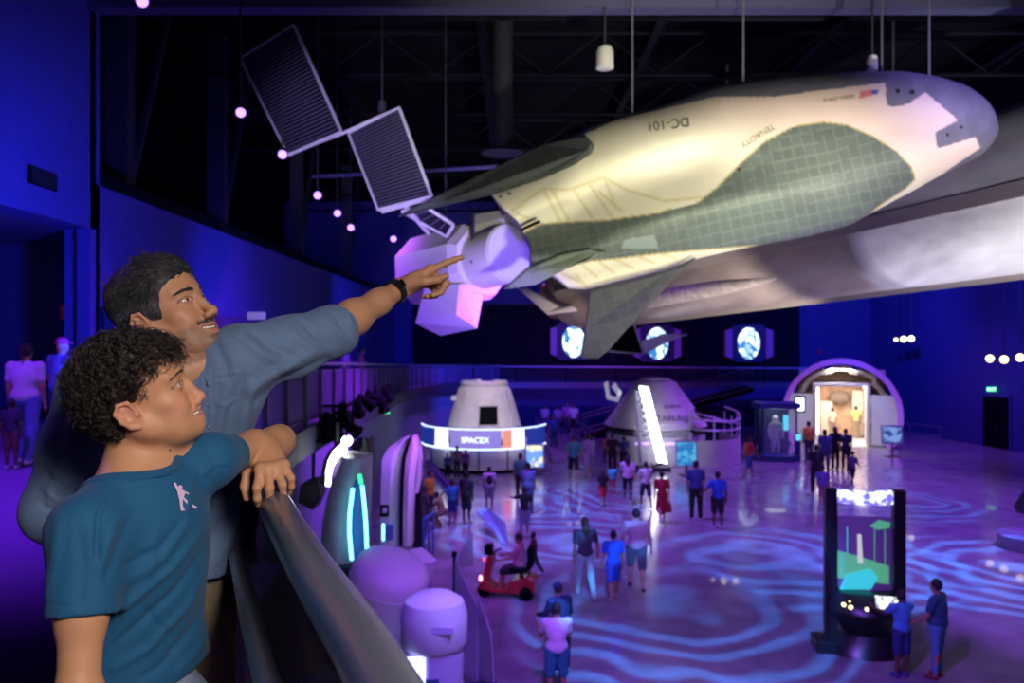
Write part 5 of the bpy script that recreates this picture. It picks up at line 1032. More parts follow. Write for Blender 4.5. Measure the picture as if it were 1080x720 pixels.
# ================================================================== THE CROWD
SK = {'l': (0.55, 0.33, 0.24), 'm': (0.36, 0.20, 0.13), 'd': (0.12, 0.065, 0.045)}
def cloth(c, tagn='cloth'): return mat('%s_%02d%02d%02d' % (tagn, *[int(x * 99) for x in c]), c, 0.8, bump=0.25, scale=30)
def tree_pt(o, d, l): return o + d * l
def limb_dir(fw, ab, side):         # fw: swing forward, ab: swing outward, radians from straight down
    return Vector((side * math.sin(ab), math.sin(fw) * math.cos(ab), -math.cos(fw) * math.cos(ab)))
def make_person(q, yaw, h, top, bottom, lab, skin='m', hair=(0.02, 0.015, 0.015), hlen='short', legs='pants', sleeve='short', shoe=(0.5, 0.5, 0.5), L=((0, 0), (0, 0)), A=((0, .12, .15), (0, .12, .15)), lean=0.0, cap=None, bag=None, wide=1.0, seat=False, step=0.017, grp=None, cat='person'):
    """yaw 0 faces away from the camera; L = per leg (hip forward, knee bend); A = per arm (forward, outward, elbow bend)"""
    sc = h / 1.72; j = {}
    hip = Vector((0, 0, .93)); zmin = 9
    ls = []
    for s_, (fw, kn) in zip((-1, 1), L):
        a = hip + Vector((s_ * .09 * wide, 0, -.02)); k = a + limb_dir(fw, .03, s_) * .42; an = k + limb_dir(fw - kn, .01, s_) * .41; ls.append((a, k, an)); zmin = min(zmin, an.z - .08)
    lift = 0 if seat else -zmin
    Rl = Matrix.Rotation(-lean, 3, 'X')
    def up(v): return hip + Rl @ (Vector(v) - hip)
    neck = up((0, 0, 1.47)); head = up((0, .03, 1.61)); sh = [up((s_ * .185 * wide ** .5, 0, 1.40)) for s_ in (-1, 1)]
    am = []
    for s_, S_, (fw, ab, el) in zip((-1, 1), sh, A):
        e = S_ + Rl @ limb_dir(fw, ab, s_) * .29; w_ = e + Rl @ limb_dir(fw + el, ab * .4, s_) * .25; am.append((S_, e, w_, Rl @ limb_dir(fw + el + .15, ab * .2, s_)))
    off = Vector((0, 0, lift))
    def V3(v): return Vector(v) + off
    f = Field()
    f.ell(V3(head), (.074, .092, .112), k=.02); f.cap(V3(head + Rl @ Vector((0, .055, -.05))), V3(head + Rl @ Vector((0, .06, -.075))), .042, .036, .03); f.ell(V3(head + Rl @ Vector((0, .098, -.01))), (.013, .02, .022), k=.012)
    for s_ in (-1, 1): f.ell(V3(head + Rl @ Vector((s_ * .076, -.005, -.01))), (.012, .02, .03), k=.008)
    f.cap(V3(neck - Vector((0, 0, .05))), V3(head - Vector((0, 0, .04))), .055, .052, .03)
    cz = up((0, 0, 1.28)); f.ell(V3(cz), (.155 * wide, .10 * wide, .17), k=.05); f.ell(V3(up((0, 0, 1.08))), (.135 * wide, .095 * wide, .16), k=.05); f.ell(V3(hip + Vector((0, 0, .02))), (.15 * wide, .105 * wide, .13), k=.05)
    f.cap(V3(sh[0]), V3(sh[1]), .06, .06, .05)
    for a, k, an in ls:
        f.chain([V3(a), V3(k), V3(an)], [.082 * wide, .055, .036], .03); f.cap(V3(k + (an - k) * .12 + Vector((0, -.015, 0))), V3(k + (an - k) * .45 + Vector((0, -.015, 0))), .045, .04, .03)
        f.cap(V3(an + Vector((0, 0, -.03))), V3(an + Vector((0, .15, -.05))), .034, .028, .02)
    for S_, e, w_, hd in am: f.chain([V3(S_), V3(e), V3(w_)], [.052, .042, .027], .025); f.ell(V3(w_ + hd * .055), (.032, .026, .04), k=.02)
    v, qd = f.mesh(step)
    hs = []        # fingers and thumb grow out of the palm
    fb = MB()
    for ii, (S_, e, w_, hd) in enumerate(am):
        sd = 1 if ii else -1; x_ = hd.cross(Vector((sd, .3, .1))).normalized()
        for t in range(4): b0 = w_ + hd * .085 + x_ * (t - 1.5) * .017; fb.tube([V3(b0 - hd * .02), V3(b0 + hd * (.035, .045, .042, .03)[t]), V3(b0 + hd * (.055, .07, .065, .048)[t] + Vector((-sd * .015, .01, 0)))], [.010, .009, .007], 5)
        b0 = w_ + hd * .04 + x_ * .03; fb.tube([V3(b0), V3(b0 + x_ * .02 + hd * .03), V3(b0 + x_ * .022 + hd * .055)], [.012, .010, .008], 5)
    sv, fc = [], []
    S3 = Vector((sc, sc, sc)); M_sk = mat('skin_' + skin, SK[skin], 0.5)
    me = bpy.data.meshes.new('person'); nv = len(v); allv = [tuple(x * sc) for x in v] + [tuple(Vector(p) * sc) for p in fb.v]; me.from_pydata(allv, [], [tuple(map(int, a)) for a in qd] + [tuple(i + nv for i in g) for g in fb.f]); me.materials.append(M_sk); me.polygons.foreach_set('use_smooth', [True] * len(me.polygons)); me.update()
    ob = bpy.data.objects.new('person', me); COL.objects.link(ob); ob.location = q; ob.rotation_euler = (0, 0, yaw); tag(ob, lab, cat, grp)
    def child(name, fld, m, st=step, sm=2):
        vv, qq = fld.mesh(st); vv = relax(vv, qq, sm) * sc; o = np_mesh(name, vv, qq, m); o.parent = ob; return o
    def mbchild(name, mb, m): mb.v = [tuple(Vector(p) * sc) for p in mb.v]; o = mb.build(name, m, None, smooth=True); o.parent = ob; return o
    # shirt
    s_len = .95 if legs != 'dress' else .62
    f = Field(); f.ell(V3(up((0, -.005, 1.27))), (.18 * wide, .125 * wide, .17), k=.06); f.cap(V3(up((0, 0, 1.15))), V3(up((0, 0, 1.0))), .135 * wide, .14 * wide, .07); f.ell(V3(hip + Vector((0, 0, .06))), (.175 * wide, .13 * wide, .12), k=.05)
    f.cap(V3(sh[0] + Vector((0, 0, -.005))), V3(sh[1] + Vector((0, 0, -.005))), .073, .073, .05); f.cap(V3(neck - Vector((0, 0, .09))), V3(neck - Vector((0, 0, .035))), .09, .068, .04)
    if legs == 'dress': f.cap(V3(hip + Vector((0, 0, .0))), V3(hip + Vector((0, 0, -.42))), .17 * wide, .21 * wide, .06)
    if sleeve != 'none':
        for S_, e, w_, hd in am:
            if sleeve == 'short': f.cap(V3(S_), V3(S_.lerp(e, .62)), .072, .066, .03)
            else: f.chain([V3(S_), V3(e), V3(w_)], [.068, .056, .044], .03)
    child('shirt' if legs != 'dress' else 'dress', f, cloth(top))
    # trousers, shorts, skirt
    f = Field(); f.ell(V3(hip + Vector((0, 0, .0))), (.172 * wide, .125 * wide, .115), k=.04)
    for a, k, an in ls:
        if legs in ('shorts', 'dress'): f.chain([V3(a), V3(a.lerp(k, .95))], [.105 * wide, .088], .04)
        elif legs == 'leggings': f.chain([V3(a), V3(k), V3(an + Vector((0, 0, .04)))], [.092 * wide, .06, .042], .03)
        else: f.chain([V3(a), V3(k), V3(an + Vector((0, 0, .01)))], [.104 * wide, .076, .062], .04)
    if legs != 'dress': child('shorts' if legs == 'shorts' else 'trousers', f, cloth(bottom))
    for a, k, an in ls:
        f = Field(); f.cap(V3(an + Vector((0, -.02, -.035))), V3(an + Vector((0, .15, -.045))), .045, .036, .03); f.half(V3(an + Vector((0, 0, -.08))), (0, 0, -1)); child('shoe', f, cloth(shoe, 'shoe'), .014, 1)
    # hair
    f = Field(); f.ell(V3(head + Rl @ Vector((0, -.014, .018))), (.086, .098, .112), k=.01); f.ell(V3(head + Rl @ Vector((0, .10, -.055))), (.095, .075, .10), k=.02, op=-1)
    if hlen == 'long': f.chain([V3(head + Rl @ Vector((0, -.07, .0))), V3(head + Rl @ Vector((0, -.10, -.14))), V3(head + Rl @ Vector((0, -.11, -.27)))], [.075, .075, .045], .03)
    if hlen == 'tail': f.ell(V3(head + Rl @ Vector((0, -.10, .05))), (.035, .04, .035), k=.02); f.chain([V3(head + Rl @ Vector((0, -.12, .04))), V3(head + Rl @ Vector((0, -.15, -.10)))], [.03, .02], .02)
    if hlen != 'bald': child('hair', f, mat('hair_%d' % int(hair[0] * 1000), hair, 0.7, bump=0.6, scale=60), .013, 1)
    if cap is not None:
        f = Field(); f.ell(V3(head + Rl @ Vector((0, -.01, .05))), (.09, .105, .082), k=.01); f.half(V3(head + Rl @ Vector((0, 0, .03))), Rl @ Vector((0, 0, -1))); f.ell(V3(head + Rl @ Vector((0, .11, .04))), (.07, .075, .010), k=.01); child('cap', f, cloth(cap), .012, 1)
    if bag == 'backpack': f = Field(); f.ell(V3(up((0, -.19, 1.22))), (.13, .085, .19), k=.02); child('backpack', f, cloth((.02, .02, .03)), .018, 1)
    if bag == 'tote':
        S_, e, w_, hd = am[1]; f = Field(); f.cap(V3(w_ + Vector((0.02, 0, -.22))), V3(w_ + Vector((.02, .02, -.42))), .07, .10, .02); o = child('tote_bag', f, cloth((.45, .03, .06)), .018, 1); mb = MB(); mb.tube([V3(w_), V3(w_ + Vector((.02, 0, -.2)))], .012, 5); mbchild('bag_strap', mb, cloth((.45, .03, .06)))
    if bag == 'sling': mb = MB(); mb.tube([V3(up((-.16, -.1, 1.38))), V3(up((0, -.145, 1.2))), V3(up((.17, -.1, 1.02)))], .018, 5); mbchild('shoulder_strap', mb, cloth((.02, .02, .03)))
    return ob
WALK = ((.35, .15), (-.3, .25)); WALK2 = ((-.3, .3), (.32, .1)); AW = ((-.35, .1, .3), (.35, .1, .35)); AW2 = ((.35, .1, .35), (-.35, .1, .3))
def at_floor(x, yf, z0=0.0): d = (CAMZ - z0) * FPX / (yf - 360.0); q = P(x, yf, d); q.z = z0; return q, d
def crowd(x, yh, yf, yaw, top, bottom, lab, z0=0.0, hmul=1.0, **kw):
    kw.setdefault('grp', 'visitors on the exhibition floor' if z0 < 1 else 'visitors on the balcony')
    q, d = at_floor(x, yf, z0); h = (yf - yh) * d / FPX * hmul; return make_person(q, yaw, max(0.8, min(1.92, h)), top, bottom, lab, step=0.019 if d > 28 else 0.0165, **kw)
BK = (0.012, 0.012, 0.016); WH = (0.75, 0.72, 0.75); NV_ = (0.03, 0.06, 0.30); TEAL = (0.03, 0.38, 0.42); RED = (0.50, 0.02, 0.04); PK = (0.62, 0.30, 0.42); GR = (0.30, 0.30, 0.36)
G1 = 'visitors on the exhibition floor'
C_ = crowd
C_(617, 544, 629, .15, (.05, .05, .07), (.35, .62, .48), 'person from behind in dark top and mint green trousers walking with a boy', hlen='long', hair=(.05, .03, .02), L=WALK, A=((0, .12, .2), (.25, .35, .1)))
C_(647, 558, 632, .05, (.02, .10, .62), (.02, .04, .30), 'person, a boy in bright blue shirt and navy shorts between two adults', legs='shorts', L=WALK2, A=((-.1, .3, .1), (.1, .12, .1)), shoe=(.6, .3, .3))
C_(671, 535, 621, -.1, (.55, .36, .45), (.10, .12, .16), 'person in pale pink shirt and dark plaid shorts walking away', legs='shorts', wide=1.18, L=WALK, A=((.1, .25, .2), (0, .3, .25)), skin='l', shoe=BK)
C_(592, 616, 708, .5, (.015, .03, .09), (.02, .02, .05), 'person in navy jacket and navy cap behind the white shirt near the bottom edge', cap=(.01, .03, .12), sleeve='long', wide=1.25, lean=.15, A=((.5, .2, .9), (.3, .25, .5)))
C_(587, 636, 741, .1, (.66, .62, .72), (.02, .22, .25), 'person in white shirt and teal shorts seen from behind at the bottom edge', legs='shorts', wide=1.15, A=((.5, .2, 1.3), (.4, .15, 1.3)))
C_(734, 486, 548, .05, (.03, .06, .22), BK, 'person in navy shirt and black trousers standing left of the hand-on-hip person', L=((.05, 0), (-.05, 0)), A=((0, .15, .1), (0, .12, .2)), wide=1.1)
C_(757, 497, 557, .1, (.02, .07, .50), BK, 'person in royal blue shirt and black shorts with one hand on the hip', legs='shorts', A=((-.3, .75, 1.2), (0, .2, .1)), wide=1.1, skin='d')
C_(790, 460, 503, -1.3, (.60, .03, .05), (.04, .12, .35), 'person, a child in red shirt and blue shorts walking alone', legs='shorts', L=WALK, A=AW)
C_(698, 496, 551, .0, (.35, .01, .03), (.30, .01, .03), 'person in dark red dress carrying a red bag', legs='dress', bag='tote', hlen='tail', L=WALK2, skin='l')
C_(681, 486, 535, .2, (.62, .50, .50), (.03, .03, .05), 'person in pale top and dark shorts beside the dark red dress', legs='shorts', L=WALK, A=((.4, .2, 1.2), (.3, .2, 1.1)))
C_(662, 478, 530, -.15, (.60, .42, .55), BK, 'person in pale pink top and black leggings in mid stride', legs='leggings', L=((.45, .2), (-.4, .3)), A=AW2, hlen='long')
C_(636, 495, 533, .1, BK, (.50, .03, .04), 'person in black top and red shorts at the left of the walking group', legs='shorts', L=WALK2, hlen='long')
C_(646, 490, 523, .0, (.05, .42, .50), (.45, .05, .12), 'person, a child in teal top and red leggings behind the walking group', legs='leggings', A=AW)
C_(640, 457, 491, .2, (.55, .10, .20), (.10, .05, .10), 'person in reddish top at the rear of the group near the cone capsule', L=WALK)
C_(646, 457, 499, -.1, BK, BK, 'person all in black at the rear of the group near the cone capsule', wide=1.1)
C_(658, 460, 497, .1, (.02, .04, .15), BK, 'person in dark navy standing in front of the cone capsule', wide=1.1)
C_(605, 457, 508, .05, (.04, .30, .16), BK, 'person in green shirt and black shorts walking away on the purple walkway', legs='shorts', L=WALK, A=((.1, .3, .2), (-.1, .25, .2)))
C_(621, 457, 503, .3, (.33, .28, .38), (.35, .33, .42), 'person in grey shirt and pale shorts right of the green shirt', legs='shorts', wide=1.2, L=WALK2, lean=.1)
C_(575, 427, 456, 3.0, (.50, .35, .60), (.1, .05, .2), 'person in lilac top at the far end of the walkway, leftmost', hlen='long')
C_(584, 438, 473, 3.1, (.03, .10, .55), (.05, .05, .2), 'person in blue shirt coming down the far walkway')
C_(588, 428, 457, 2.9, (.35, .2, .45), (.06, .04, .1), 'person in mauve top at the far walkway behind the blue shirt')
C_(598, 421, 457, 3.2, (.45, .15, .45), (.08, .05, .12), 'person in magenta top at the far walkway left of the white top', hlen='long')
C_(605, 425, 459, 3.0, (.70, .62, .75), BK, 'person in white top and black shorts, rightmost on the far walkway', legs='shorts')
C_(516, 492, 537, .1, (.65, .60, .68), (.25, .28, .28), 'person in white top with dark backpack looking at the left capsule', legs='shorts', bag='backpack')
C_(492, 497, 552, -.5, (.03, .02, .03), BK, 'person in black top and black shorts right of the teal shirted boy', legs='shorts', skin='d', shoe=(.6, .2, .2))
C_(477, 506, 552, .5, (.03, .33, .50), (.02, .05, .20), 'person, a boy in teal shirt and navy shorts with one arm out', legs='shorts', A=((.1, 1.0, .1), (0, .2, .2)))
C_(467, 521, 557, 1.2, (.28, .18, .08), (.25, .16, .08), 'person crouching in tan clothes at the doorway of the hull section', L=((1.3, 1.9), (1.2, 1.8)), lean=.35, A=((.8, .1, .5), (.7, .1, .5)), hmul=1.35)
C_(453, 496, 552, -1.9, (.80, .42, .02), (.05, .05, .12), 'person in bright yellow shirt at the blue railing')
C_(447, 512, 572, -1.5, (.02, .02, .04), BK, 'person in black inside the dark doorway of the hull section', skin='d')
C_(472, 478, 505, .3, (.08, .10, .35), BK, 'person in blue top at the left of three before the left capsule stage')
C_(482, 470, 504, .1, (.35, .18, .22), (.05, .04, .08), 'person in brownish tank top, middle of three before the left capsule stage', sleeve='none')
C_(491, 474, 505, -.2, (.25, .1, .25), BK, 'person in plum top, right of three before the left capsule stage')
C_(549, 478, 527, .2, (.04, .22, .12), BK, 'person in dark green top near the framed picture stand', wide=1.1)
C_(557, 488, 541, -.3, (.18, .20, .40), (.10, .12, .30), 'person in grey blue shirt right of the green top', wide=1.1)
C_(553, 513, 566, .2, (.015, .012, .018), (.22, .2, .3), 'person in black shirt reaching both arms forward, near the scooter', legs='shorts', A=((1.2, .5, .3), (.5, .3, .9)), skin='m')
C_(563, 560, 606, 1.7, (.10, .03, .05), BK, 'person in dark clothes walking right behind the scooter', L=WALK2, A=((.3, .2, 1.0), (.3, .2, .8)), skin='d')
C_(853, 443, 487, .2, (.75, .42, .05), (.08, .06, .12), 'person in yellow orange shirt at the left side of the round entrance', wide=1.1)
C_(870, 452, 500, .0, (.06, .10, .32), (.08, .08, .2), 'person in dark blue at the round entrance beside the yellow orange shirt', wide=1.15)
C_(861, 462, 522, -.3, (.015, .015, .03), BK, 'person in black with black backpack before the round entrance', bag='backpack', L=WALK)
C_(868, 490, 535, -.2, (.15, .12, .45), (.30, .08, .2), 'person in blue violet patterned clothes nearest of those before the round entrance', legs='shorts', L=WALK2)
C_(881, 450, 495, .1, (.02, .02, .05), BK, 'person in black standing in the middle of the round entrance', hlen='long')
C_(892, 452, 496, -.1, (.03, .03, .10), (.02, .02, .05), 'person in very dark blue right of the middle of the round entrance')
C_(899, 475, 513, -.9, (.16, .08, .26), BK, 'person in dusky violet shirt walking away to the right of the round entrance', L=WALK, A=AW, legs='leggings')
C_(903, 428, 462, .0, (.55, .62, .20), (.4, .3, .2), 'person in yellow green shirt inside the round module', z0=.02)
C_(878, 430, 462, .2, (.6, .5, .35), (.3, .2, .2), 'person in cream shirt inside the round module at left', z0=.02)
C_(915, 438, 464, -.2, (.72, .62, .62), (.4, .25, .25), 'person, a small child in pale clothes inside the round module', z0=.02)
C_(951, 622, 714, .25, (.06, .30, .55), (.02, .04, .14), 'person, a child in light blue shirt and dark shorts at the kiosk screen', legs='shorts', skin='d', shoe=(.03, .06, .3), A=((.9, .1, .7), (.9, .1, .6)))
C_(989, 611, 715, .75, (.02, .11, .16), (.08, .30, .42), 'person in dark teal shirt and pale blue trousers holding a red bag by the kiosk', bag='tote', skin='m', wide=1.15, A=((.3, .2, .6), (.1, .15, .1)), legs='leggings', shoe=(.2, .03, .05))
# on the balcony
C_(27, 362, 489, .05, (.62, .50, .66), (.10, .14, .42), 'person in pale pink top and blue jeans walking away on the balcony at far left', z0=DECK, L=((.18, .1), (-.15, .15)), hlen='tail', wide=1.15, skin='m', shoe=(.75, .6, .75))
C_(64, 357, 474, -.4, (.16, .24, .70), (.05, .06, .2), 'person in pale blue shirt and magenta cap behind the boy at far left', z0=DECK, cap=(.55, .03, .22), wide=1.1, skin='l', hlen='bald')
C_(12, 430, 494, .1, (.03, .03, .06), (.12, .05, .05), 'person, a small child in dark clothes beside the pale pink top', z0=DECK, legs='shorts', skin='d')
q = Vector((-4.75, 25.0, DECK - .0305 * 12.2)); make_person(q, -1.4, 1.65, (.45, .12, .25), (.05, .03, .08), 'person in dusky pink leaning by the far part of the balcony fence')
q = Vector((-4.6, 22.0, DECK - .0305 * 9.2)); make_person(q, -1.5, 1.7, (.08, .06, .2), (.03, .03, .08), 'person in dark clothes standing by the balcony fence behind the pointing arm')
# --- red mobility scooter and its rider
q, d = at_floor(538, 628); yw = 1.35; Msc = Matrix.Translation(q) @ Matrix.Rotation(yw, 4, 'Z')
ms = thing('mobility_scooter', 'red mobility scooter with a lit headlamp carrying a seated rider', 'scooter', q); M_red = mat('scooter_red', (.45, .015, .02), .25, coat=.6)
mb = MB(); mb.prism([(-.60, .16), (-.62, .42), (-.45, .52), (-.05, .40), (.05, .20), (.38, .20), (.52, .36), (.66, .34), (.66, .18), (.4, .12), (-.5, .12)], -.27, .27, Msc @ Matrix.Rotation(PI / 2, 4, 'Z')); mb.build('body', M_red, ms, bev=.03)
mb = MB(); mb.prism([(.48, .30), (.62, .32), (.50, .88), (.40, .92), (.36, .80)], -.17, .17, Msc @ Matrix.Rotation(PI / 2, 4, 'Z')); mb.build('front_shield', M_red, ms, bev=.03)
def tire(x, y): MB().lathe([(.12, -.045), (.15, -.04), (.15, .04), (.12, .045), (.05, .03), (.05, -.03), (.12, -.045)], 20, Msc @ Matrix.Translation((x, y, .15)) @ Matrix.Rotation(PI / 2, 4, 'Y')).build('wheel', M_black, ms, smooth=True)
for x, y in ((-.27, -.42), (.27, -.42), (-.2, .55), (.2, .55)): tire(x, y)
MB().box(-.24, .24, -.45, -.02, .58, .68, Msc).build('seat', M_black, ms, bev=.03); MB().box(-.22, .22, -.52, -.42, .66, 1.12, Msc).build('backrest', M_black, ms, bev=.03); MB().tube([Msc @ Vector((0, -.25, .35)), Msc @ Vector((0, -.25, .6))], .05, 8).build('seat_post', M_steel, ms)
MB().tube([Msc @ Vector((-.28, .28, .98)), Msc @ Vector((-.12, .36, .96)), Msc @ Vector((.12, .36, .96)), Msc @ Vector((.28, .28, .98))], .02, 8).build('handlebar', M_black, ms); MB().box(-.14, .14, .42, .56, .92, 1.12, Msc).build('basket', M_black, ms)
MB().lathe([(.001, .01), (.05, .0), (.05, -.03)], 14, Msc @ Matrix.Translation((-.02, .70, .36)) @ Matrix.Rotation(-PI / 2, 4, 'X')).build('headlamp', glow('headlamp_red', (1, .25, .35), 9), ms)
MB().lathe([(.001, .01), (.04, .0), (.04, -.03)], 14, Msc @ Matrix.Translation((0, .62, .78)) @ Matrix.Rotation(-PI / 2, 4, 'X')).build('indicator', glow('indicator_red', (1, .1, .1), 2), ms)
rq = Msc @ Vector((0, -.22, -.21)); make_person(rq, yw, 1.62, (.50, .16, .26), BK, 'person in pink patterned top and black shorts riding the red scooter', legs='shorts', L=((1.35, 1.25), (1.35, 1.25)), A=((.75, .15, .55), (.75, .15, .55)), seat=True, skin='m', wide=1.15, shoe=(.5, .3, .3))
# ================================================================== THE TWO VISITORS AT THE RAILING
def basis(o, fwd, up):
    f_ = Vector(fwd).normalized(); u_ = Vector(up); u_ = (u_ - f_ * u_.dot(f_)).normalized(); r_ = f_.cross(u_)
    M = Matrix((r_, f_, u_)).transposed().to_4x4(); M.translation = Vector(o); return M
def join(parts):
    vs, qs, o = [], [], 0
    for v, q in parts: vs.append(v); qs.append(q + o); o += len(v)
    return np.concatenate(vs), np.concatenate(qs)
def loc(v, M): Mi = np.array(M.inverted()); return v @ Mi[:3, :3].T + Mi[:3, 3]
def wld(v, M): Ma = np.array(M); return v @ Ma[:3, :3].T + Ma[:3, 3]
def head_field(M, kid=False, smile=1.0, neck=None, sex=0):
    """x right, y forward, z up, eyes at z = 0"""
    f = Field(); A = dict(M=M)
    if kid:                                       # a child's lower face is shorter
        cap0, ell0 = f.cap, f.ell
        def kz(p): p = Vector(p); return (p.x, p.y - (.0035 if p.z < -.085 else 0), p.z if p.z > -.05 else -.05 + (p.z + .05) * .84)
        f.cap = lambda a, b, ra, rb=None, k=.02, op=1, M=None: cap0(kz(a), kz(b), ra, rb, k, op, M) if M is not None else cap0(a, b, ra, rb, k, op, M)
        f.ell = lambda c, r, rot=None, k=.02, op=1, M=None: ell0(kz(c), r, rot, k, op, M) if M is not None else ell0(c, r, rot, k, op, M)
    f.ell((0, -.014, .034), (.0755, .096, .086), k=.02, **A) if not kid else f.ell((0, -.004, .032), (.0745, .085, .080), k=.02, **A)
    f.ell((0, .034, .036), (.062, .052, .052), k=.03, **A)
    f.ell((0, .028, -.032), (.060, .058, .070), k=.03, **A)
    jr = .017 if kid else .023; jz = .010 if kid else 0
    for s in (-1, 1):
        f.chain([(s * .054, -.006, -.045), (s * .050, .006, -.070 + jz), (s * .030, .052, -.100 + jz), (0, .070, -.106 + jz * .6)], [.020, jr, .017, .019], .028, **A)
        f.ell((s * .040, .053, -.026), (.023, .022, .019), k=.02, **A)
        f.ell((s * .035, .069, -.043), (.0165, .013, .015), k=.016, **A)                      # smiling cheek
        f.cap((s * .010, .0835, .021), (s * .046, .068, .023), .0085 if kid else .0105, .008, k=.014, **A)
    for s in (-1, 1): f.ell((s * .036, .050, -.066), (.022, .020, .024), k=.022, **A)
    f.ell((0, .081 - jz * .3, -.106 + jz * .5), (.021, .014, .015), k=.016, **A)
    f.ell((0, .066, -.072), (.034, .027, .028), k=.02, **A)
    for s in (-1, 1):
        f.ell((s * .032, .0965, -.001), (.0185, .0145, .0115), k=.012, op=-1, **A)
        f.ell((s * .0315, .0715, -.001), (.0150, .0148, .0145), k=.005, **A)
        f.ell((s * .0325, .090, -.0015), (.0145, .0135, .0047 if not kid else .0055), rot=(0, s * -.08, 0), k=.0015, op=-1, **A)
        f.cap((s * .0175, .0815, -.003), (s * .020, .0805, -.0045), .004, .004, k=.006, **A)
    # nose
    nl = .0 if not kid else -.006
    f.chain([(0, .080, .014), (0, .092 + nl * .3, -.014), (0, .1060 + nl, -.040)], [.0082, .0088, .0105] if not kid else [.0070, .0078, .0098], .011, **A)
    f.ell((0, .1090 + nl, -.0440), (.0120, .0105, .0100), k=.008, **A)
    for s in (-1, 1):
        f.ell((s * .0125, .0985 + nl * .7, -.0490), (.0078, .0105, .0080), k=.006, **A)
        f.ell((s * .0062, .1075 + nl, -.0565), (.0036, .0058, .0042), k=.002, op=-1, **A)
    f.cap((0, .100 + nl, -.054), (0, .092, -.060), .0045, .0045, k=.006, **A)
    # lips drawn into a smile
    u = [(-.031, .0735, -.0655), (-.018, .0870, -.0700), (-.006, .0925, -.0695), (0, .0925, -.0705), (.006, .0925, -.0695), (.018, .0870, -.0700), (.031, .0735, -.0655)]
    l = [(-.030, .0735, -.0675), (-.016, .0855, -.0820), (0, .0895, -.0850), (.016, .0855, -.0820), (.030, .0735, -.0675)]
    f.chain(u, [.0026, .0034, .0036, .0034, .0036, .0034, .0026], .006, **A); f.chain(l, [.0028, .0042, .0048, .0042, .0028], .006, **A)
    ms_ = [(-.030, .0765, -.0668), (-.022, .0845, -.0715), (-.011, .0895, -.0752), (0, .0905, -.0765), (.011, .0895, -.0752), (.022, .0845, -.0715), (.030, .0765, -.0668)]
    for dy_ in (-.006, 0, .006): f.chain([(a, b + dy_, c) for a, b, c in ms_], [x * smile for x in (.0010, .0026, .0036, .0040, .0036, .0026, .0010)], .0015, op=-1, **A)
    for s in (-1, 1): f.cap((s * .0315, .0745, -.0660), (s * .0345, .070, -.0590), .0016, .0012, k=.006, op=-1, **A)
    for s in (-1, 1): f.cap((s * .0195, .094, -.049), (s * .0375, .0735, -.0620), .0010, .0010, k=.005 if kid else .007, op=-1, **A)
    # ears
    for s in (-1, 1):
        t = .26
        f.ell((s * .0775, -.012, -.016), (.0085, .0175, .0290), rot=(t, 0, s * .25), k=.007, **A)
        f.chain([(s * .0810, .003, -.010), (s * .0855, -.004, .009), (s * .0885, -.019, .011), (s * .0895, -.0290, -.004), (s * .0860, -.0255, -.022), (s * .0820, -.015, -.037), (s * .0785, -.004, -.042)], [.0028, .0036, .0040, .0040, .0040, .0048, .0052], .004, **A)
        f.ell((s * .0905, -.011, -.010), (.0085, .0105, .0150), rot=(t, 0, 0), k=.004, op=-1, **A)
        f.chain([(s * .0850, -.0175, .000), (s * .0855, -.0200, -.014), (s * .0840, -.0140, -.026)], [.0026, .0028, .0028], .004, **A)
        f.ell((s * .0800, .0025, -.017), (.0045, .0050, .0070), k=.004, **A)
    if neck is not None:
        f.cap(M @ Vector((0, -.030, -.035)), Vector(neck), neck_r[0] * M.to_scale()[0], neck_r[1], k=.03)
        f.cap(M @ Vector((0, .035, -.085)), Vector(neck) + (M @ Vector((0, .1, 0)) - M @ Vector((0, 0, 0))) * .25, .020, .030, k=.04)
    return f
neck_r = (.050, .056)
def blend(c, t, w): return c + (np.array(t) - c) * np.clip(w, 0, 1)[:, None]
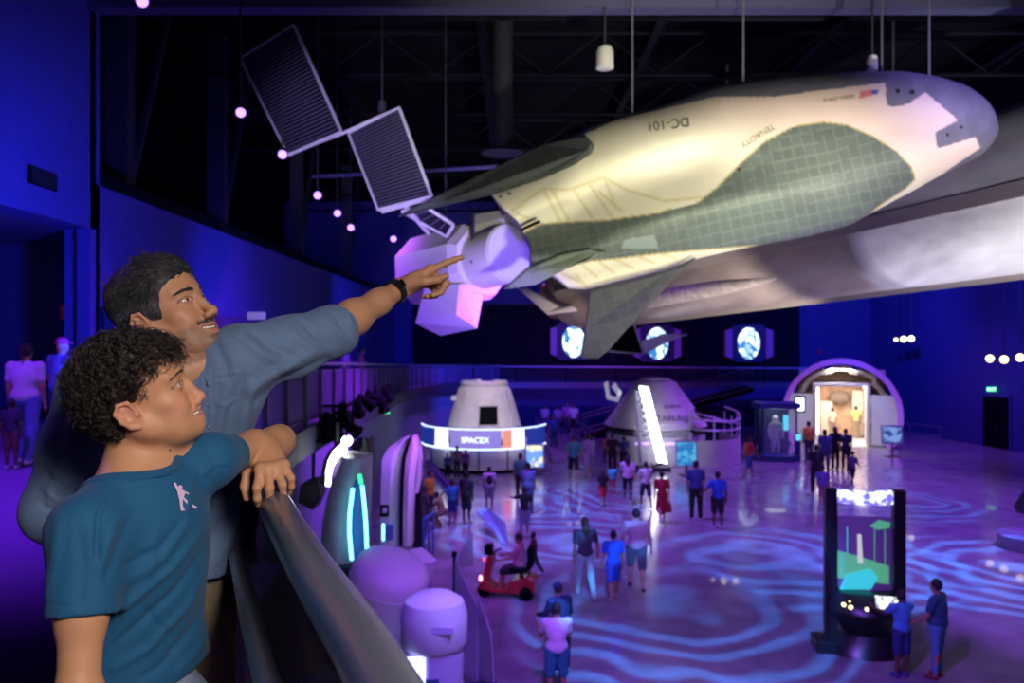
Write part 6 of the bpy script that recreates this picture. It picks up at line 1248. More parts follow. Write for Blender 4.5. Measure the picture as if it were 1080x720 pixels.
def face_paint(v, M, skin, lip, stubble=0.0, blush=(0.60, 0.20, 0.15), brow=None, kid=False):
    p = loc(v, M); x, y, z = p.T; z = np.where(z < -.05, -.05 + (z + .05) / .84, z) if kid else z; c = np.tile(np.array(skin), (len(v), 1)); ax = np.abs(x)
    c = c * (1 + .05 * noise3(p, 90, 2) + .03 * noise3(p, 260, 5))[:, None]
    for cx, cy, cz, r in ((.040, .062, -.036, .024), (0, .112, -.046, .016), (.083, -.012, -.015, .032)):
        d = np.sqrt((ax - cx) ** 2 + (y - cy) ** 2 + (z - cz) ** 2); c = blend(c, blush, .30 * np.exp(-(d / r) ** 2))
    # lips
    lu = polydist(ax, z, [(.0, -.0690), (.006, -.0685), (.017, -.0700), (.029, -.0675)]); ll = polydist(ax, z, [(0, -.0865), (.015, -.0835), (.027, -.0710)])
    front = (y > .070); c = blend(c, lip, .85 * front * sstep(-np.minimum(lu, ll), -.0044, -.0026))
    c = blend(c, (.10, .02, .02), 1.0 * front * (ax < .026) * (np.abs(z + .0765) < .0038) * (y < .084))
    # eyes: dark lash line, slightly dark sockets
    de = np.sqrt(((ax - .0325) / .0165) ** 2 + ((z + .0008) / .0072) ** 2); c = blend(c, (.05, .03, .025), .85 * (y > .065) * np.exp(-((de - 1.0) / .13) ** 2) * (z > -.003)); c = blend(c, (.25, .10, .08), .25 * (y > .06) * np.exp(-((de - 1.0) / .5) ** 2))
    if stubble:
        m = sstep(-z, .052, .066) * sstep(y, -.01, .03); mus = 1.5 * np.exp(-((z + .0600) / .0060) ** 2) * (ax < .034) * (y > .075); chin = np.exp(-((ax / .024) ** 2)) * sstep(-z, .088, .096) * sstep(y, .05, .065)
        jaw = m * .45 + mus * .9 + chin * .55; nz_ = .75 + .35 * noise3(p, 1500, 7) + .2 * noise3(p, 700, 9); notlip = 1 - front * sstep(-np.minimum(lu, ll), -.0060, -.0042)
        c = blend(c, (.055, .045, .045), stubble * jaw * nz_ * notlip)
    return np.clip(c, 0, 1)
def eyes(M, gaze, parent, iris=(.06, .03, .015)):
    for s in (-1, 1):
        c0 = M @ Vector((s * .0315, .0715, -.001)); r = .0124 * M.to_scale()[0]; th = np.linspace(0, PI, 25); ph = np.linspace(0, 2 * PI, 33)[:-1]
        g = (M.to_3x3() @ Vector(gaze)).normalized(); Mg = g.to_track_quat('Z', 'Y').to_matrix().to_4x4()
        T_, H_ = np.meshgrid(th, ph, indexing='ij'); bul = r * (1 + .06 * np.exp(-(T_ / .42) ** 2)); v = np.stack([bul * np.sin(T_) * np.cos(H_), bul * np.sin(T_) * np.sin(H_), bul * np.cos(T_)], -1).reshape(-1, 3)
        i, k = np.meshgrid(np.arange(24), np.arange(32), indexing='ij'); i = i.ravel(); k = k.ravel(); q = np.stack([i * 32 + k, (i + 1) * 32 + k, (i + 1) * 32 + (k + 1) % 32, i * 32 + (k + 1) % 32], 1)
        v = wld(v, Mg) + np.array(c0); t = T_.ravel(); col = np.tile(np.array((.50, .45, .44)), (len(v), 1)); col = blend(col, iris, 1 - sstep(t, .46, .52)); col = blend(col, (.004, .004, .004), 1 - sstep(t, .19, .23))
        o = np_mesh('eye', v, q, mat('eye_wet', (1, 1, 1), .08, attr='paint', coat=.6), parent); set_attr(o, col)
def teeth(M, parent, dz=0.0):
    f = Field(); f.M = M
    for s in (-1, 1):
        for i, x in enumerate((.0042, .0118, .0185, .0240)): f.ell((s * x, .0885 - x * x * 16, -.0730 + dz + x * x * 5), (.0041 if i < 2 else .0034, .0030, .0046), k=.0003, M=M)
    f.build('teeth', mat('tooth', (.78, .74, .66), .25), parent, .0009, 1)
def finger(f, base, d, n, lens, radii, curls, k=.006):
    p = Vector(base); s = d.cross(n).normalized(); a = 0; pts = [p.copy()]; cur = d.copy()
    for l, c in zip(lens, curls): a += c; cur = Matrix.Rotation(-a, 3, s) @ d; p = p + cur * l; pts.append(p.copy())
    for i in range(3): f.cap(pts[i], pts[i + 1], radii[i], radii[i + 1], k if i else k * 1.6)
    return pts
def hand(f, wrist, d, n, side, sc, curls, spread=(0, 0, 0, 0), thumb=None, rk=1.0):
    """d towards the fingers, n out of the back of the hand, side +1 when the thumb lies along d x n"""
    d = Vector(d).normalized(); n = Vector(n); n = (n - d * n.dot(d)).normalized(); s = d.cross(n) * side; W_ = Vector(wrist); tips = []
    f.cap(W_, W_ + d * .03 * sc, .024 * sc, .026 * sc, k=.02 * sc)
    for off, ln, r in ((.026, .086, .0125), (.009, .090, .0125), (-.009, .084, .012), (-.026, .076, .011)):
        f.cap(W_ + d * .022 * sc + s * off * .6 * sc, W_ + d * ln * sc + s * off * sc, .0155 * sc, r * sc, k=.014 * sc)
    f.ell(W_ + d * .045 * sc + s * .018 * sc - n * .010 * sc, (.020 * sc, .020 * sc, .020 * sc), k=.02 * sc)
    dat = ((.027, .086, (.046, .026, .022), (.0098, .0086, .0078, .0066)), (.009, .090, (.050, .030, .023), (.0100, .0088, .0078, .0066)), (-.0095, .085, (.046, .028, .023), (.0095, .0083, .0074, .0064)), (-.0275, .077, (.036, .021, .020), (.0086, .0074, .0066, .0058)))
    for (off, ln, ls, rs), cu, sp_ in zip(dat, curls, spread):
        dd = (d + s * sp_).normalized(); tips.append(finger(f, W_ + d * ln * sc + s * off * sc, dd, n, [x * sc for x in ls], [x * sc * rk for x in rs], cu))
        f.ell(W_ + d * ln * sc + s * off * sc + n * .002 * sc, (.0115 * sc, .0115 * sc, .0115 * sc), k=.010 * sc)
    tb = W_ + d * .022 * sc + s * .022 * sc - n * .008 * sc
    if thumb is None: thumb = ((.45, .75, -.35), (.75, .45, -.3), (.9, .15, -.3))
    p = tb; rr_ = [.0150, .0118, .0104, .0080]
    for i, (t, l) in enumerate(zip(thumb, (.042, .034, .028))):
        q = p + (d * t[0] + s * t[1] + n * t[2]).normalized() * l * sc; f.cap(p, q, rr_[i] * sc, rr_[i + 1] * sc, k=.012 * sc if i == 0 else .006 * sc); p = q
    tips.append([p]); return tips
def sculpt(folds, back=False):
    """press creases into cloth: each fold is a polyline in view with a width and a height; real displacement of the mesh"""
    def fn(v, q):
        n = normals(v, q); px = 540 + FPX * v[:, 0] / v[:, 1]; py = 360 - FPX * (v[:, 2] - CAMZ) / v[:, 1]
        face = sstep(-(n * (v - np.array([0, 0, CAMZ]))).sum(1) / np.linalg.norm(v - np.array([0, 0, CAMZ]), axis=1), 0.0, .35); h = np.zeros(len(v))
        for pts, w_, a in folds:
            pts = list(pts); ctr = np.array(pts); m = (px > ctr[:, 0].min() - 40) & (px < ctr[:, 0].max() + 40) & (py > ctr[:, 1].min() - 40) & (py < ctr[:, 1].max() + 40)
            if not m.any(): continue
            d = polydist(px[m], py[m], pts); L_ = np.hypot(*(ctr[-1] - ctr[0])) + 1e-6; t = np.clip(((px[m] - ctr[0, 0]) * (ctr[-1, 0] - ctr[0, 0]) + (py[m] - ctr[0, 1]) * (ctr[-1, 1] - ctr[0, 1])) / L_ ** 2, 0, 1)
            h[m] += a * np.exp(-(d / w_) ** 2) * (.35 + .65 * np.sin(PI * (.08 + .84 * t)))
        return v + n * (h * face)[:, None]
    return fn
def fabric(name, c, c2, scale, rough=.85, sheen=.05):
    if name in MATS: return MATS[name]
    m = bpy.data.materials.new(name); nt, b = _nodes(m); N = nt.nodes.new; L = nt.links.new
    tc = N('ShaderNodeTexCoord'); n1 = N('ShaderNodeTexNoise'); n1.inputs['Scale'].default_value = scale; n1.inputs['Detail'].default_value = 3; mp = N('ShaderNodeMapping'); mp.inputs['Scale'].default_value = (1, 1, 2.4); L(tc.outputs['Object'], mp.inputs[0]); L(mp.outputs[0], n1.inputs[0])
    mr = N('ShaderNodeMapRange'); mr.inputs[1].default_value = .38; mr.inputs[2].default_value = .62; L(n1.outputs[0], mr.inputs[0]); mx = N('ShaderNodeMix'); mx.data_type = 'RGBA'; mx.inputs[6].default_value = (*c, 1); mx.inputs[7].default_value = (*c2, 1); L(mr.outputs[0], mx.inputs[0]); L(mx.outputs[2], b.inputs[0])
    bp = N('ShaderNodeBump'); bp.inputs['Strength'].default_value = .35; bp.inputs['Distance'].default_value = .002; L(n1.outputs[0], bp.inputs['Height']); L(bp.outputs[0], b.inputs['Normal']); b.inputs['Roughness'].default_value = rough; b.inputs['Sheen Weight'].default_value = sheen; MATS[name] = m; return m
M_skin = mat('skin_painted', (1, 1, 1), .52, attr='paint', sss=.12); M_skin.node_tree.nodes['Principled BSDF'].inputs['Specular IOR Level'].default_value = .32
def skin_mat(name, c):
    return mat(name, c, .48, sss=.12, bump=.15, scale=180)
# ---------------------------------------------------------------- the man
MS_ = (.46, .225, .13)
Mh = basis(P(175, 329, 1.82), (.885, -.23, .38), (-.40, -.08, .92))
NK = P(186, 392, 1.82)
neck_r = (.054, .060)
f = head_field(Mh, neck=NK, smile=1.0)
vh, qh = f.mesh(.00185); vh = relax(vh, qh, 1)
R_sh, L_sh = P(104, 410, 1.72), P(258, 377, 1.85); PV_ = P(199, 650, 1.86); CH = P(188, 455, 1.88)
L_el, L_wr = P(352, 347, 2.02), P(421, 305, 2.22); R_el, R_wr = P(62, 538, 1.66), P(120, 610, 1.80)
f = Field(); f.ell(CH, (.12, .08, .15), k=.05); f.ell(PV_.lerp(CH, .4), (.10, .07, .16), k=.05); f.ell(PV_, (.11, .08, .11), k=.05); f.cap(R_sh, L_sh, .05, .05, .05); f.cap(NK, NK.lerp(CH, .5), .058, .06, .05)
f.chain([L_sh, L_sh.lerp(L_el, .7)], [.050, .042], .03); f.chain([R_sh, R_el, R_wr], [.05, .042, .028], .03)
MF = []
for s in (-1, 1):
    a = PV_ + Vector((s * .065, s * .045, -.03)); k_ = Vector((a.x - .03, a.y + .02, DECK + .47)); an = Vector((k_.x - .03, k_.y + .04, DECK + .09)); MF.append((a, k_, an)); f.chain([a, k_, an], [.08, .055, .038], .03)
    f.cap(an + Vector((0, 0, -.03)), an + Vector((.13, -.05, -.05)), .036, .03, .02)
vb, qb_ = f.mesh(.0075)
f = Field(); hd_ = (P(488, 268, 2.28) - L_wr).normalized()
f.chain([L_el.lerp(L_sh, .2), L_el, L_el.lerp(L_wr, .28), L_el.lerp(L_wr, .66), L_wr], [.046, .045, .043, .031, .0255], .03)
cu = ((.02, .06, .05), (1.15, 1.35, .7), (1.25, 1.45, .75), (1.3, 1.45, .75))
hn = Vector((-.38, .42, .82))
hand(f, L_wr + hd_ * .005, hd_ + Vector((.02, 0, -.10)), hn, 1, 1.06, cu, spread=(.07, 0, -.03, -.05), thumb=((.85, .35, -.55), (.95, .05, -.35), (.95, -.15, .10)), rk=1.05)
va, qa_ = f.mesh(.0022); va = relax(va, qa_, 1)
f = Field(); f.chain([R_el.lerp(R_wr, .3), R_wr], [.04, .028], .03); hand(f, R_wr, Vector((.7, .1, .25)), Vector((-.2, .9, .2)), 1, 1.0, ((.2, .3, .2),) * 4); vr, qr_ = f.mesh(.004)
V_, Q_ = join([(vh, qh), (vb, qb_), (va, qa_), (vr, qr_)])
man = np_mesh('person', V_, Q_, M_skin); tag(man, 'person, a smiling dark-haired man in chambray shirt pointing up over the railing', 'person')
cp_ = face_paint(V_, Mh, MS_, (.42, .16, .14), stubble=1.25); far_ = np.linalg.norm(V_ - np.array(Mh.translation), axis=1) > .16
cp_[far_] = np.array(MS_) * (1 + .05 * noise3(V_[far_], 60, 3))[:, None]; set_attr(man, cp_)
eyes(Mh, (-.10, 1, .10), man); teeth(Mh, man)
# fingernails of the pointing hand are left to the skin; black wrist band
bd = (L_wr - L_el).normalized(); bc = L_wr + bd * -.018; b1 = bd.orthogonal().normalized(); b2 = bd.cross(b1)
mb = MB(); rings = []
for k in range(36):
    a = 2 * PI * k / 36; rd = b1 * math.cos(a) + b2 * math.sin(a); rings.append([bc + rd * .0300 - bd * .011, bc + rd * .0345 - bd * .0095, bc + rd * .0345 + bd * .0095, bc + rd * .0300 + bd * .011])
rings.append(rings[0]); mb.loft(rings, caps=False); mb.build('wrist_band', mat('band_black', (.012, .012, .014), .45), man, smooth=True)
dv = (Vector((0, 0, CAMZ)) - bc); dv = (dv - bd * dv.dot(bd) + Vector((0, 0, .6))).normalized(); dv = (dv - bd * dv.dot(bd)).normalized()
MB().box(-.016, .016, -.012, .012, .030, .0395, frame(bc, bd, dv)).build('watch_case', mat('watch_black', (.008, .008, .01), .15), man, bev=.003)
# hair: scalp cap and swept strands
SC_C = np.array([0, -.014, .034]); SC_R = np.array([.0770, .0975, .0875])
def scalp_pts(n, seed, keep):
    r = np.random.RandomState(seed); u = r.normal(size=(n * 6, 3)); u /= np.linalg.norm(u, axis=1)[:, None]; p = u * SC_R + SC_C; m = keep(p); return p[m][:n], (u / SC_R)[m][:n]
def hairline_man(p):
    x, y, z = p.T; return z > np.interp(y, [-.12, -.036, -.030, .000, .006, .020, .030, .050, .080], [-.056, -.056, .020, .020, -.022, -.012, .006, .034, .062])
cap_keep = hairline_man
def hair_cap(M, keepf, off, m, parent, disp=0.0, seed=3, fq=120):
    f = Field(); f.ell((0, -.014, .034), (.0755 + off, .096 + off, .086 + off), k=.004, M=M)
    return f
f = hair_cap(Mh, None, .006, None, None)
f.ell((0, .018, .074), (.063, .070, .053), k=.03, M=Mh); f.ell((0, -.045, .055), (.070, .066, .062), k=.03, M=Mh)
f.ell((0, .110, -.014), (.13, .076, .078), k=.010, op=-1, M=Mh); f.ell((0, .02, -.085), (.12, .075, .075), k=.012, op=-1, M=Mh)
for s in (-1, 1): f.ell((s * .092, -.008, -.020), (.022, .021, .030), k=.008, op=-1, M=Mh)
for s in (-1, 1): f.ell((s * .060, .024, .002), (.0145, .0075, .022), rot=(.12, 0, 0), k=.012, M=Mh)
def hfn(v, q):
    p = loc(v, Mh); n = normals(v, q); return v + n * ((.0022 * np.sin(p[:, 0] * 210 + 2.5 * np.sin(p[:, 1] * 45) + 3.5 * np.sin(p[:, 2] * 50)) + .0030 * noise3(p, 75, 12)) * sstep(p[:, 2], .0, .05) + .0012 * noise3(p, 260, 13))[:, None]
M_hman = mat('man_hair', (1, 1, 1), .8, attr='paint'); M_hstr = mat('man_hair_strand', (1, 1, 1), .33, attr='paint')
cap_field = f; hc_ = f.build('hair', M_hman, man, .0032, 2, fn=hfn); hv = np.empty(len(hc_.data.vertices) * 3); hc_.data.vertices.foreach_get('co', hv); hv = hv.reshape(-1, 3); set_attr(hc_, np.tile(np.array((.012, .011, .013)), (len(hv), 1)))
def strand_paths(roots, nrm, dirf, L0, M_, seed, wave=.0, lift=.35, jit=.25, freq=1.5):
    r = np.random.RandomState(seed); n = nrm / np.linalg.norm(nrm, axis=1)[:, None]; p = roots.copy(); out = [p.copy()]; ph = r.rand(len(p)) * 6.28; L_ = L0 * (0.7 + .6 * r.rand(len(p)))
    jitv = r.normal(size=p.shape) * jit
    for i in range(M_ - 1):
        t = i / (M_ - 1); d = dirf(p) + jitv + n * lift * (1 - 1.3 * t); d /= np.linalg.norm(d, axis=1)[:, None]; s = np.cross(d, n); p = p + d * (L_ / (M_ - 1))[:, None] + s * (wave * np.cos(ph + t * 6.28 * freq))[:, None]
        e = (p - np.array([0, -.014, .034])) / np.array([.0795, .100, .090]); k = np.linalg.norm(e, axis=1); p = np.where((k < 1)[:, None], np.array([0, -.014, .034]) + e / k[:, None] * np.array([.0795, .100, .090]), p); out.append(p.copy())
    return np.stack(out, 1)
def man_dir(p):
    x, y, z = p.T; top = sstep(z, .055, .10); d = np.stack([x * 3 - .15, -.9 + 0 * x, .15 * top - 1.0 * (1 - top) * sstep(-y, -.03, .06) - .25], 1); side = (np.abs(x) > .06); d[:, 2] -= .5 * side; return d / np.linalg.norm(d, axis=1)[:, None]
rt, nr = scalp_pts(6500, 5, hairline_man); ex_ = np.abs(rt[:, 2] + .01) + np.abs(rt[:, 1] + .008); okk = np.ones(len(rt), bool); rt, nr = rt[okk], nr[okk]
Ltop = .010 + .022 * sstep(rt[:, 2], .04, .10); 
pp = strand_paths(rt, nr, man_dir, 1.0, 9, 3) if False else None
def build_strands(name, rt, nr, dirf, Lv, M_, seed, r0, M, parent, m, colf, **kw):
    pp = strand_paths(rt, nr, dirf, Lv, M_, seed, **kw); sh_ = pp.shape; pw = wld(pp.reshape(-1, 3), M); rad_n = pw - np.array(M.translation); rad_n /= np.linalg.norm(rad_n, axis=1)[:, None]
    for _ in range(3): dd = cap_field.ev(pw); pw = pw + rad_n * np.clip(.0012 - dd, 0, .03)[:, None]
    pw = pw.reshape(sh_); o = strands(name, pw, r0, m, parent); c = colf(rt); c = np.repeat(c, M_ * 3, 0); set_attr(o, c); return o
def man_col(r_):
    q = np.random.RandomState(8).rand(len(r_)); grey = (q < .12 + .28 * (r_[:, 2] < .03) * (np.abs(r_[:, 0]) > .03)); return np.where(grey[:, None], np.array((.13, .13, .16)) * (.5 + q[:, None] * 1.2), np.array((.012, .011, .014)) * (1 + q[:, None]))
build_strands('hair_strands', rt, nr, man_dir, Ltop, 9, 3, .0008, Mh, hc_, M_hstr, man_col, wave=.0022, lift=.5, jit=.2)
fr_m = (rt[:, 1] > .02) & (rt[:, 2] > .06); r2 = np.repeat(rt[fr_m], 2, 0) + np.random.RandomState(2).normal(size=(fr_m.sum() * 2, 3)) * .002; build_strands('hair_strands', r2, np.repeat(nr[fr_m], 2, 0), man_dir, .048, 10, 4, .0008, Mh, hc_, M_hstr, man_col, wave=.0028, lift=1.25, jit=.25)
zl = np.interp(rt[:, 1], [-.12, -.036, -.030, .000, .006, .020, .030, .050, .080], [-.056, -.056, .020, .020, -.022, -.012, .006, .034, .062]); sm_ = (np.abs(rt[:, 0]) > .030) & (rt[:, 2] - zl < .030) & (rt[:, 1] > -.04)
r3 = np.repeat(rt[sm_], 5, 0) + np.random.RandomState(6).normal(size=(sm_.sum() * 5, 3)) * .002
def side_dir(p): d = np.stack([p[:, 0] * 0, -.8 + 0 * p[:, 0], -.75 + 0 * p[:, 0]], 1); return d / np.linalg.norm(d, axis=1)[:, None]
build_strands('hair_strands', r3, np.repeat(nr[sm_], 5, 0), side_dir, .013, 7, 9, .0006, Mh, hc_, M_hstr, man_col, wave=.0004, lift=.35, jit=.15)
def brows(M, parent, n, thick, z0, m, seed=1, ln=.011, rise=.004):
    r = np.random.RandomState(seed); P_ = []
    for s in (-1, 1):
        t = r.rand(n); x = .011 + .038 * t; z = z0 + rise * np.sin(t * 2.4) - .002 * t + r.normal(size=n) * thick * (1 - .6 * t); y = .0965 - .0105 * (t ** 1.6) * 1.8 + .0; d = np.stack([np.full(n, s * .9), -.25 - .6 * t, .35 - .7 * t + r.normal(size=n) * .15], 1); d /= np.linalg.norm(d, axis=1)[:, None]
        b0 = np.stack([s * x, y, z], 1); P_.append(np.stack([b0 + d * ln * u_ for u_ in (0, .35, .7, 1)], 1))
    p = np.concatenate(P_); hf = head_cache[id(M)]
    pw = wld(p.reshape(-1, 3), M)
    for _ in range(6):                                       # settle on the brow
        dd = hf.ev(pw) - .0006; e_ = 1e-4; g = np.stack([hf.ev(pw + np.eye(3)[k] * e_) - dd - .0006 for k in range(3)], 1) / e_; g /= np.linalg.norm(g, axis=1)[:, None] + 1e-9; pw = pw - g * dd[:, None]
    return strands('eyebrows', pw.reshape(p.shape), .00038, m, parent)
head_cache = {id(Mh): head_field(Mh, smile=.8)}
brows(Mh, man, 420, .0017, .0178, mat('brow_black', (.015, .012, .012), .6))

# ---- his clothes
M_cham = fabric('chambray', (.075, .125, .25), (.13, .19, .32), 420)
def onto(field, px, py, d0=1.0, d1=2.6, off=.001):
    o = np.array([0, 0, CAMZ]); r = np.array([(px - 540) / FPX, 1, (360 - py) / FPX]); L_ = np.linalg.norm(r); t = d0
    for _ in range(120):
        dd = field.ev((o + r * t)[None])[0] / L_
        if dd < .0004: break
        t += dd * .8
        if t > d1: return None
    return Vector(o + r * (t - off / L_))
cuffL = L_el.lerp(L_wr, .10)
f = Field()
f.ell(CH + Vector((0, 0, .01)), (.165, .118, .17), rot=(0, 0, .35), k=.06); f.ell(CH.lerp(PV_, .45) + Vector((.028, 0, 0)), (.145, .108, .17), rot=(0, 0, .3), k=.07); f.ell(PV_ + Vector((.018, 0, .10)), (.142, .118, .09), rot=(0, 0, .2), k=.05)
f.cap(NK + Vector((-.01, 0, -.035)), L_sh + Vector((-.03, 0, -.01)), .062, .068, .05); f.cap(NK + Vector((0, 0, -.04)), R_sh, .06, .070, .05)
f.chain([L_sh, L_sh.lerp(L_el, .5) + Vector((0, 0, -.010)), L_el + Vector((0, 0, -.004)), cuffL], [.078, .068, .058, .047], .045)
f.ell(L_sh.lerp(CH, .35) + Vector((.01, 0, -.02)), (.085, .08, .10), k=.06)
f.chain([R_sh, R_sh.lerp(R_el, .5), R_el, R_el.lerp(R_wr, .12)], [.076, .070, .064, .056], .045)
f.cap(PV_ + Vector((0, 0, .03)), PV_ + Vector((0, 0, .045)), .12, .12, .03)
f.half(L_el.lerp(L_wr, .10), (L_wr - L_el), .002); 
shirt_f = f
def hem(x, d):
    return d
f.half(PV_ + Vector((0, 0, .105)), (.10, .0, -1), .002)
FM = [([(262, 412), (290, 392), (330, 372)], 5, .007), ([(268, 425), (300, 402), (345, 378)], 4, -.006), ([(250, 352), (275, 372), (300, 385)], 5, .006), ([(262, 346), (288, 366), (318, 380)], 4, -.005), ([(300, 342), (315, 358), (335, 372)], 4, .005), ([(318, 338), (332, 352), (352, 364)], 4, -.005), ([(340, 330), (350, 345), (362, 356)], 3.5, .005), ([(352, 326), (358, 340), (368, 350)], 3, -.004), ([(362, 320), (372, 346)], 2.5, .0035),
      ([(255, 400), (246, 430), (238, 465)], 6, -.006), ([(266, 405), (258, 440), (250, 475)], 5, .006), ([(240, 405), (232, 440), (228, 470)], 5, .004), ([(226, 360), (238, 385), (240, 400)], 5, -.004), ([(213, 392), (214, 420), (216, 455)], 1.6, .0030), ([(220, 390), (221, 420), (223, 455)], 1.6, .0030), ([(226, 396), (250, 392)], 1.4, .003), ([(226, 396), (228, 424), (240, 428), (251, 420), (250, 392)], 1.4, .003), ([(226, 404), (250, 400)], 1.2, .002),
      ([(248, 500), (240, 540), (222, 575)], 5, -.005), ([(258, 510), (250, 550), (232, 590)], 5, .005), ([(262, 540), (250, 575), (230, 600)], 4, -.004), ([(240, 490), (232, 520), (218, 550)], 5, .005),
      ([(95, 400), (80, 440), (70, 480)], 7, .006), ([(110, 420), (92, 460), (85, 500)], 6, -.006), ([(75, 470), (60, 500), (52, 530)], 5, .006), ([(50, 500), (66, 515), (84, 520)], 4, -.006), ([(48, 515), (62, 528), (82, 532)], 4, .006), ([(88, 385), (100, 410), (120, 430)], 6, .005), ([(45, 532), (62, 542), (80, 545)], 3, -.005)]
FM = [(p_, w_, a_ * 1.5) for p_, w_, a_ in FM]
f.build('shirt', M_cham, man, .0055, 2, fn=sculpt(FM))
# rolled cuff
def band(c, ax_, r, w_, th, name, m, parent, ecc=1.0):
    ax_ = ax_.normalized(); b1 = ax_.orthogonal().normalized(); b2 = ax_.cross(b1); rings = []
    for k in range(40):
        a = 2 * PI * k / 40; rd = (b1 * math.cos(a) + b2 * math.sin(a)) * (1 + .03 * math.sin(3 * a)); rings.append([c + rd * (r - .004) - ax_ * w_, c + rd * (r + th) - ax_ * w_ * .9, c + rd * (r + th) + ax_ * w_ * .9, c + rd * (r - .004) + ax_ * w_])
    rings.append(rings[0]); mb = MB(); mb.loft(rings, caps=False); return mb.build(name, m, parent, smooth=True)
band(L_el.lerp(L_wr, .085), L_wr - L_el, .0455, .017, .003, 'rolled_cuff', M_cham, man)
band(R_el.lerp(R_wr, .10), R_wr - R_el, .055, .016, .003, 'rolled_cuff', M_cham, man)
# collar: a folded band round the neck with two points
nkd = (Mh.translation - NK).normalized(); nkd = (nkd + Vector((0, 0, .6))).normalized(); fwd_b = Vector((.62, -.72, 0)); fwd_b = (fwd_b - nkd * fwd_b.dot(nkd)).normalized(); sdb = nkd.cross(fwd_b)
mb = MB(); rings = []
for k in range(41):
    a = -PI * .90 + 2 * PI * .90 * k / 40; rd = (-fwd_b * math.cos(a) + sdb * math.sin(a)); fr__ = abs(a) / (PI * .9); dr = Vector((0, 0, 0)) - nkd * .030 * fr__ ** 3; c0 = NK + dr + nkd * .038 + fwd_b * .014
    pt = .022 + .026 * fr__ ** 4; rings.append([c0 + rd * .074 + nkd * -.030, c0 + rd * .0700 + nkd * .010, c0 + rd * .075 + nkd * .014, c0 + rd * (.091 + .010 * fr__ ** 2) - nkd * pt, c0 + rd * (.087 + .010 * fr__ ** 2) - nkd * (pt + .001), c0 + rd * .077 + nkd * -.020])
mb.loft(rings); mb.build('collar', M_cham, man, smooth=True)
for (x, y) in ((217, 404), (218.5, 426), (220, 450), (238, 402)):
    q = onto(shirt_f, x, y, 1.2); 
    if q is not None: MB().lathe([(.001, .001), (.0028, .001), (.0032, 0), (.0032, -.002)], 12, Matrix.Translation(q) @ (Vector((0, 0, CAMZ)) - q).to_track_quat('Z', 'Y').to_matrix().to_4x4()).build('button', mat('button_grey', (.08, .10, .15), .5), man)
M_khaki = fabric('khaki', (.20, .145, .085), (.25, .185, .115), 500)
f = Field(); f.ell(PV_ + Vector((0, 0, .03)), (.132, .112, .11), k=.04)
for a, k_, an in MF: f.chain([a, k_, an], [.090, .072, .060], .035)
FK = [([(265, 612), (250, 640), (232, 655)], 4, .006), ([(268, 630), (252, 660), (236, 680)], 4, -.005), ([(240, 610), (246, 650), (252, 700)], 3, .003), ([(226, 640), (240, 668), (260, 690)], 5, -.004)]
f.build('trousers', M_khaki, man, .008, 2, fn=sculpt(FK))
for a, k_, an in MF: f = Field(); f.cap(an + Vector((-.03, .01, -.035)), an + Vector((.15, -.06, -.048)), .046, .038, .03); f.half((0, 0, DECK + .002), (0, 0, -1)); f.build('shoe', mat('brown_shoe', (.10, .05, .03), .5), man, .009, 1)
# ---------------------------------------------------------------- the boy
BS_ = (.49, .235, .13)
Mb_ = basis(P(145, 416, 1.41), (.905, .22, .33), (-.25, -.28, .92)) @ Matrix.Scale(.92, 4)
BN = P(142, 496, 1.42); neck_r = (.043, .046)
f = head_field(Mb_, kid=True, neck=BN, smile=1.5); b_rs, b_ls = P(90, 560, 1.26), P(220, 486, 1.50)
fb_ = Vector((.91, -.42, 0)); sb_ = Vector((.42, .91, 0)); rz = math.atan2(sb_.y, sb_.x)
BC = P(150, 575, 1.385); BW = P(146, 690, 1.42); BH = P(160, 790, 1.44)
f.ell(BN.lerp(BC, .42), (.098, .066, .060), rot=(0, 0, rz), k=.05); f.cap(BN, b_rs, .030, .036, k=.04); f.cap(BN, b_ls, .030, .034, k=.04)
vh, qh = f.mesh(.0018); vh = relax(vh, qh, 1)
B_el, B_wr = P(294, 465, 1.78), P(284, 477, 1.665); A_el, A_wr = P(82, 742, 1.20), P(190, 790, 1.20)
f = Field(); f.ell(BC, (.10, .065, .12), rot=(0, 0, rz), k=.05); f.ell(BW, (.085, .065, .14), rot=(0, 0, rz), k=.05); f.ell(BH, (.10, .075, .09), rot=(0, 0, rz), k=.05); f.chain([b_ls, b_ls.lerp(B_el, .22)], [.036, .030], .03); f.cap(b_rs, b_ls, .022, .022, .01)
BF = []
for s in (-1, 1): a = BH + sb_ * s * .07 + Vector((0, 0, -.03)); k_ = Vector((a.x + .01, a.y, DECK + .40)); an = Vector((a.x - .01, a.y + .02, DECK + .08)); BF.append((a, k_, an)); f.chain([a, k_, an], [.065, .046, .032], .03); f.cap(an + Vector((0, 0, -.03)), an + fb_ * .10 + Vector((0, 0, -.05)), .03, .026, .02)
vb, qb_ = f.mesh(.0075)
f = Field(); f.chain([b_ls.lerp(B_el, .15), b_ls.lerp(B_el, .6), B_el], [.037, .033, .031], .03); f.cap(B_el, B_el.lerp(B_wr, .35), .033, .031, k=.025); f.cap(B_el.lerp(B_wr, .35), B_wr, .031, .0225, k=.02)
hd2 = Vector((.34, -.85, -.30)); hn2 = Vector((.10, -.40, .90))
hand(f, B_wr, hd2, hn2, 1, .86, ((.60, .90, .45), (.55, .85, .45), (.60, .90, .45), (.65, .9, .4)), spread=(.30, .05, -.25, -.50), thumb=((.25, -.95, -.45), (.6, -.6, -.75), (.8, -.2, -.7)) if False else ((.35, .75, -.5), (.75, .25, -.75), (.8, -.1, -.7)), rk=1.12)
va, qa_ = f.mesh(.002); va = relax(va, qa_, 1)
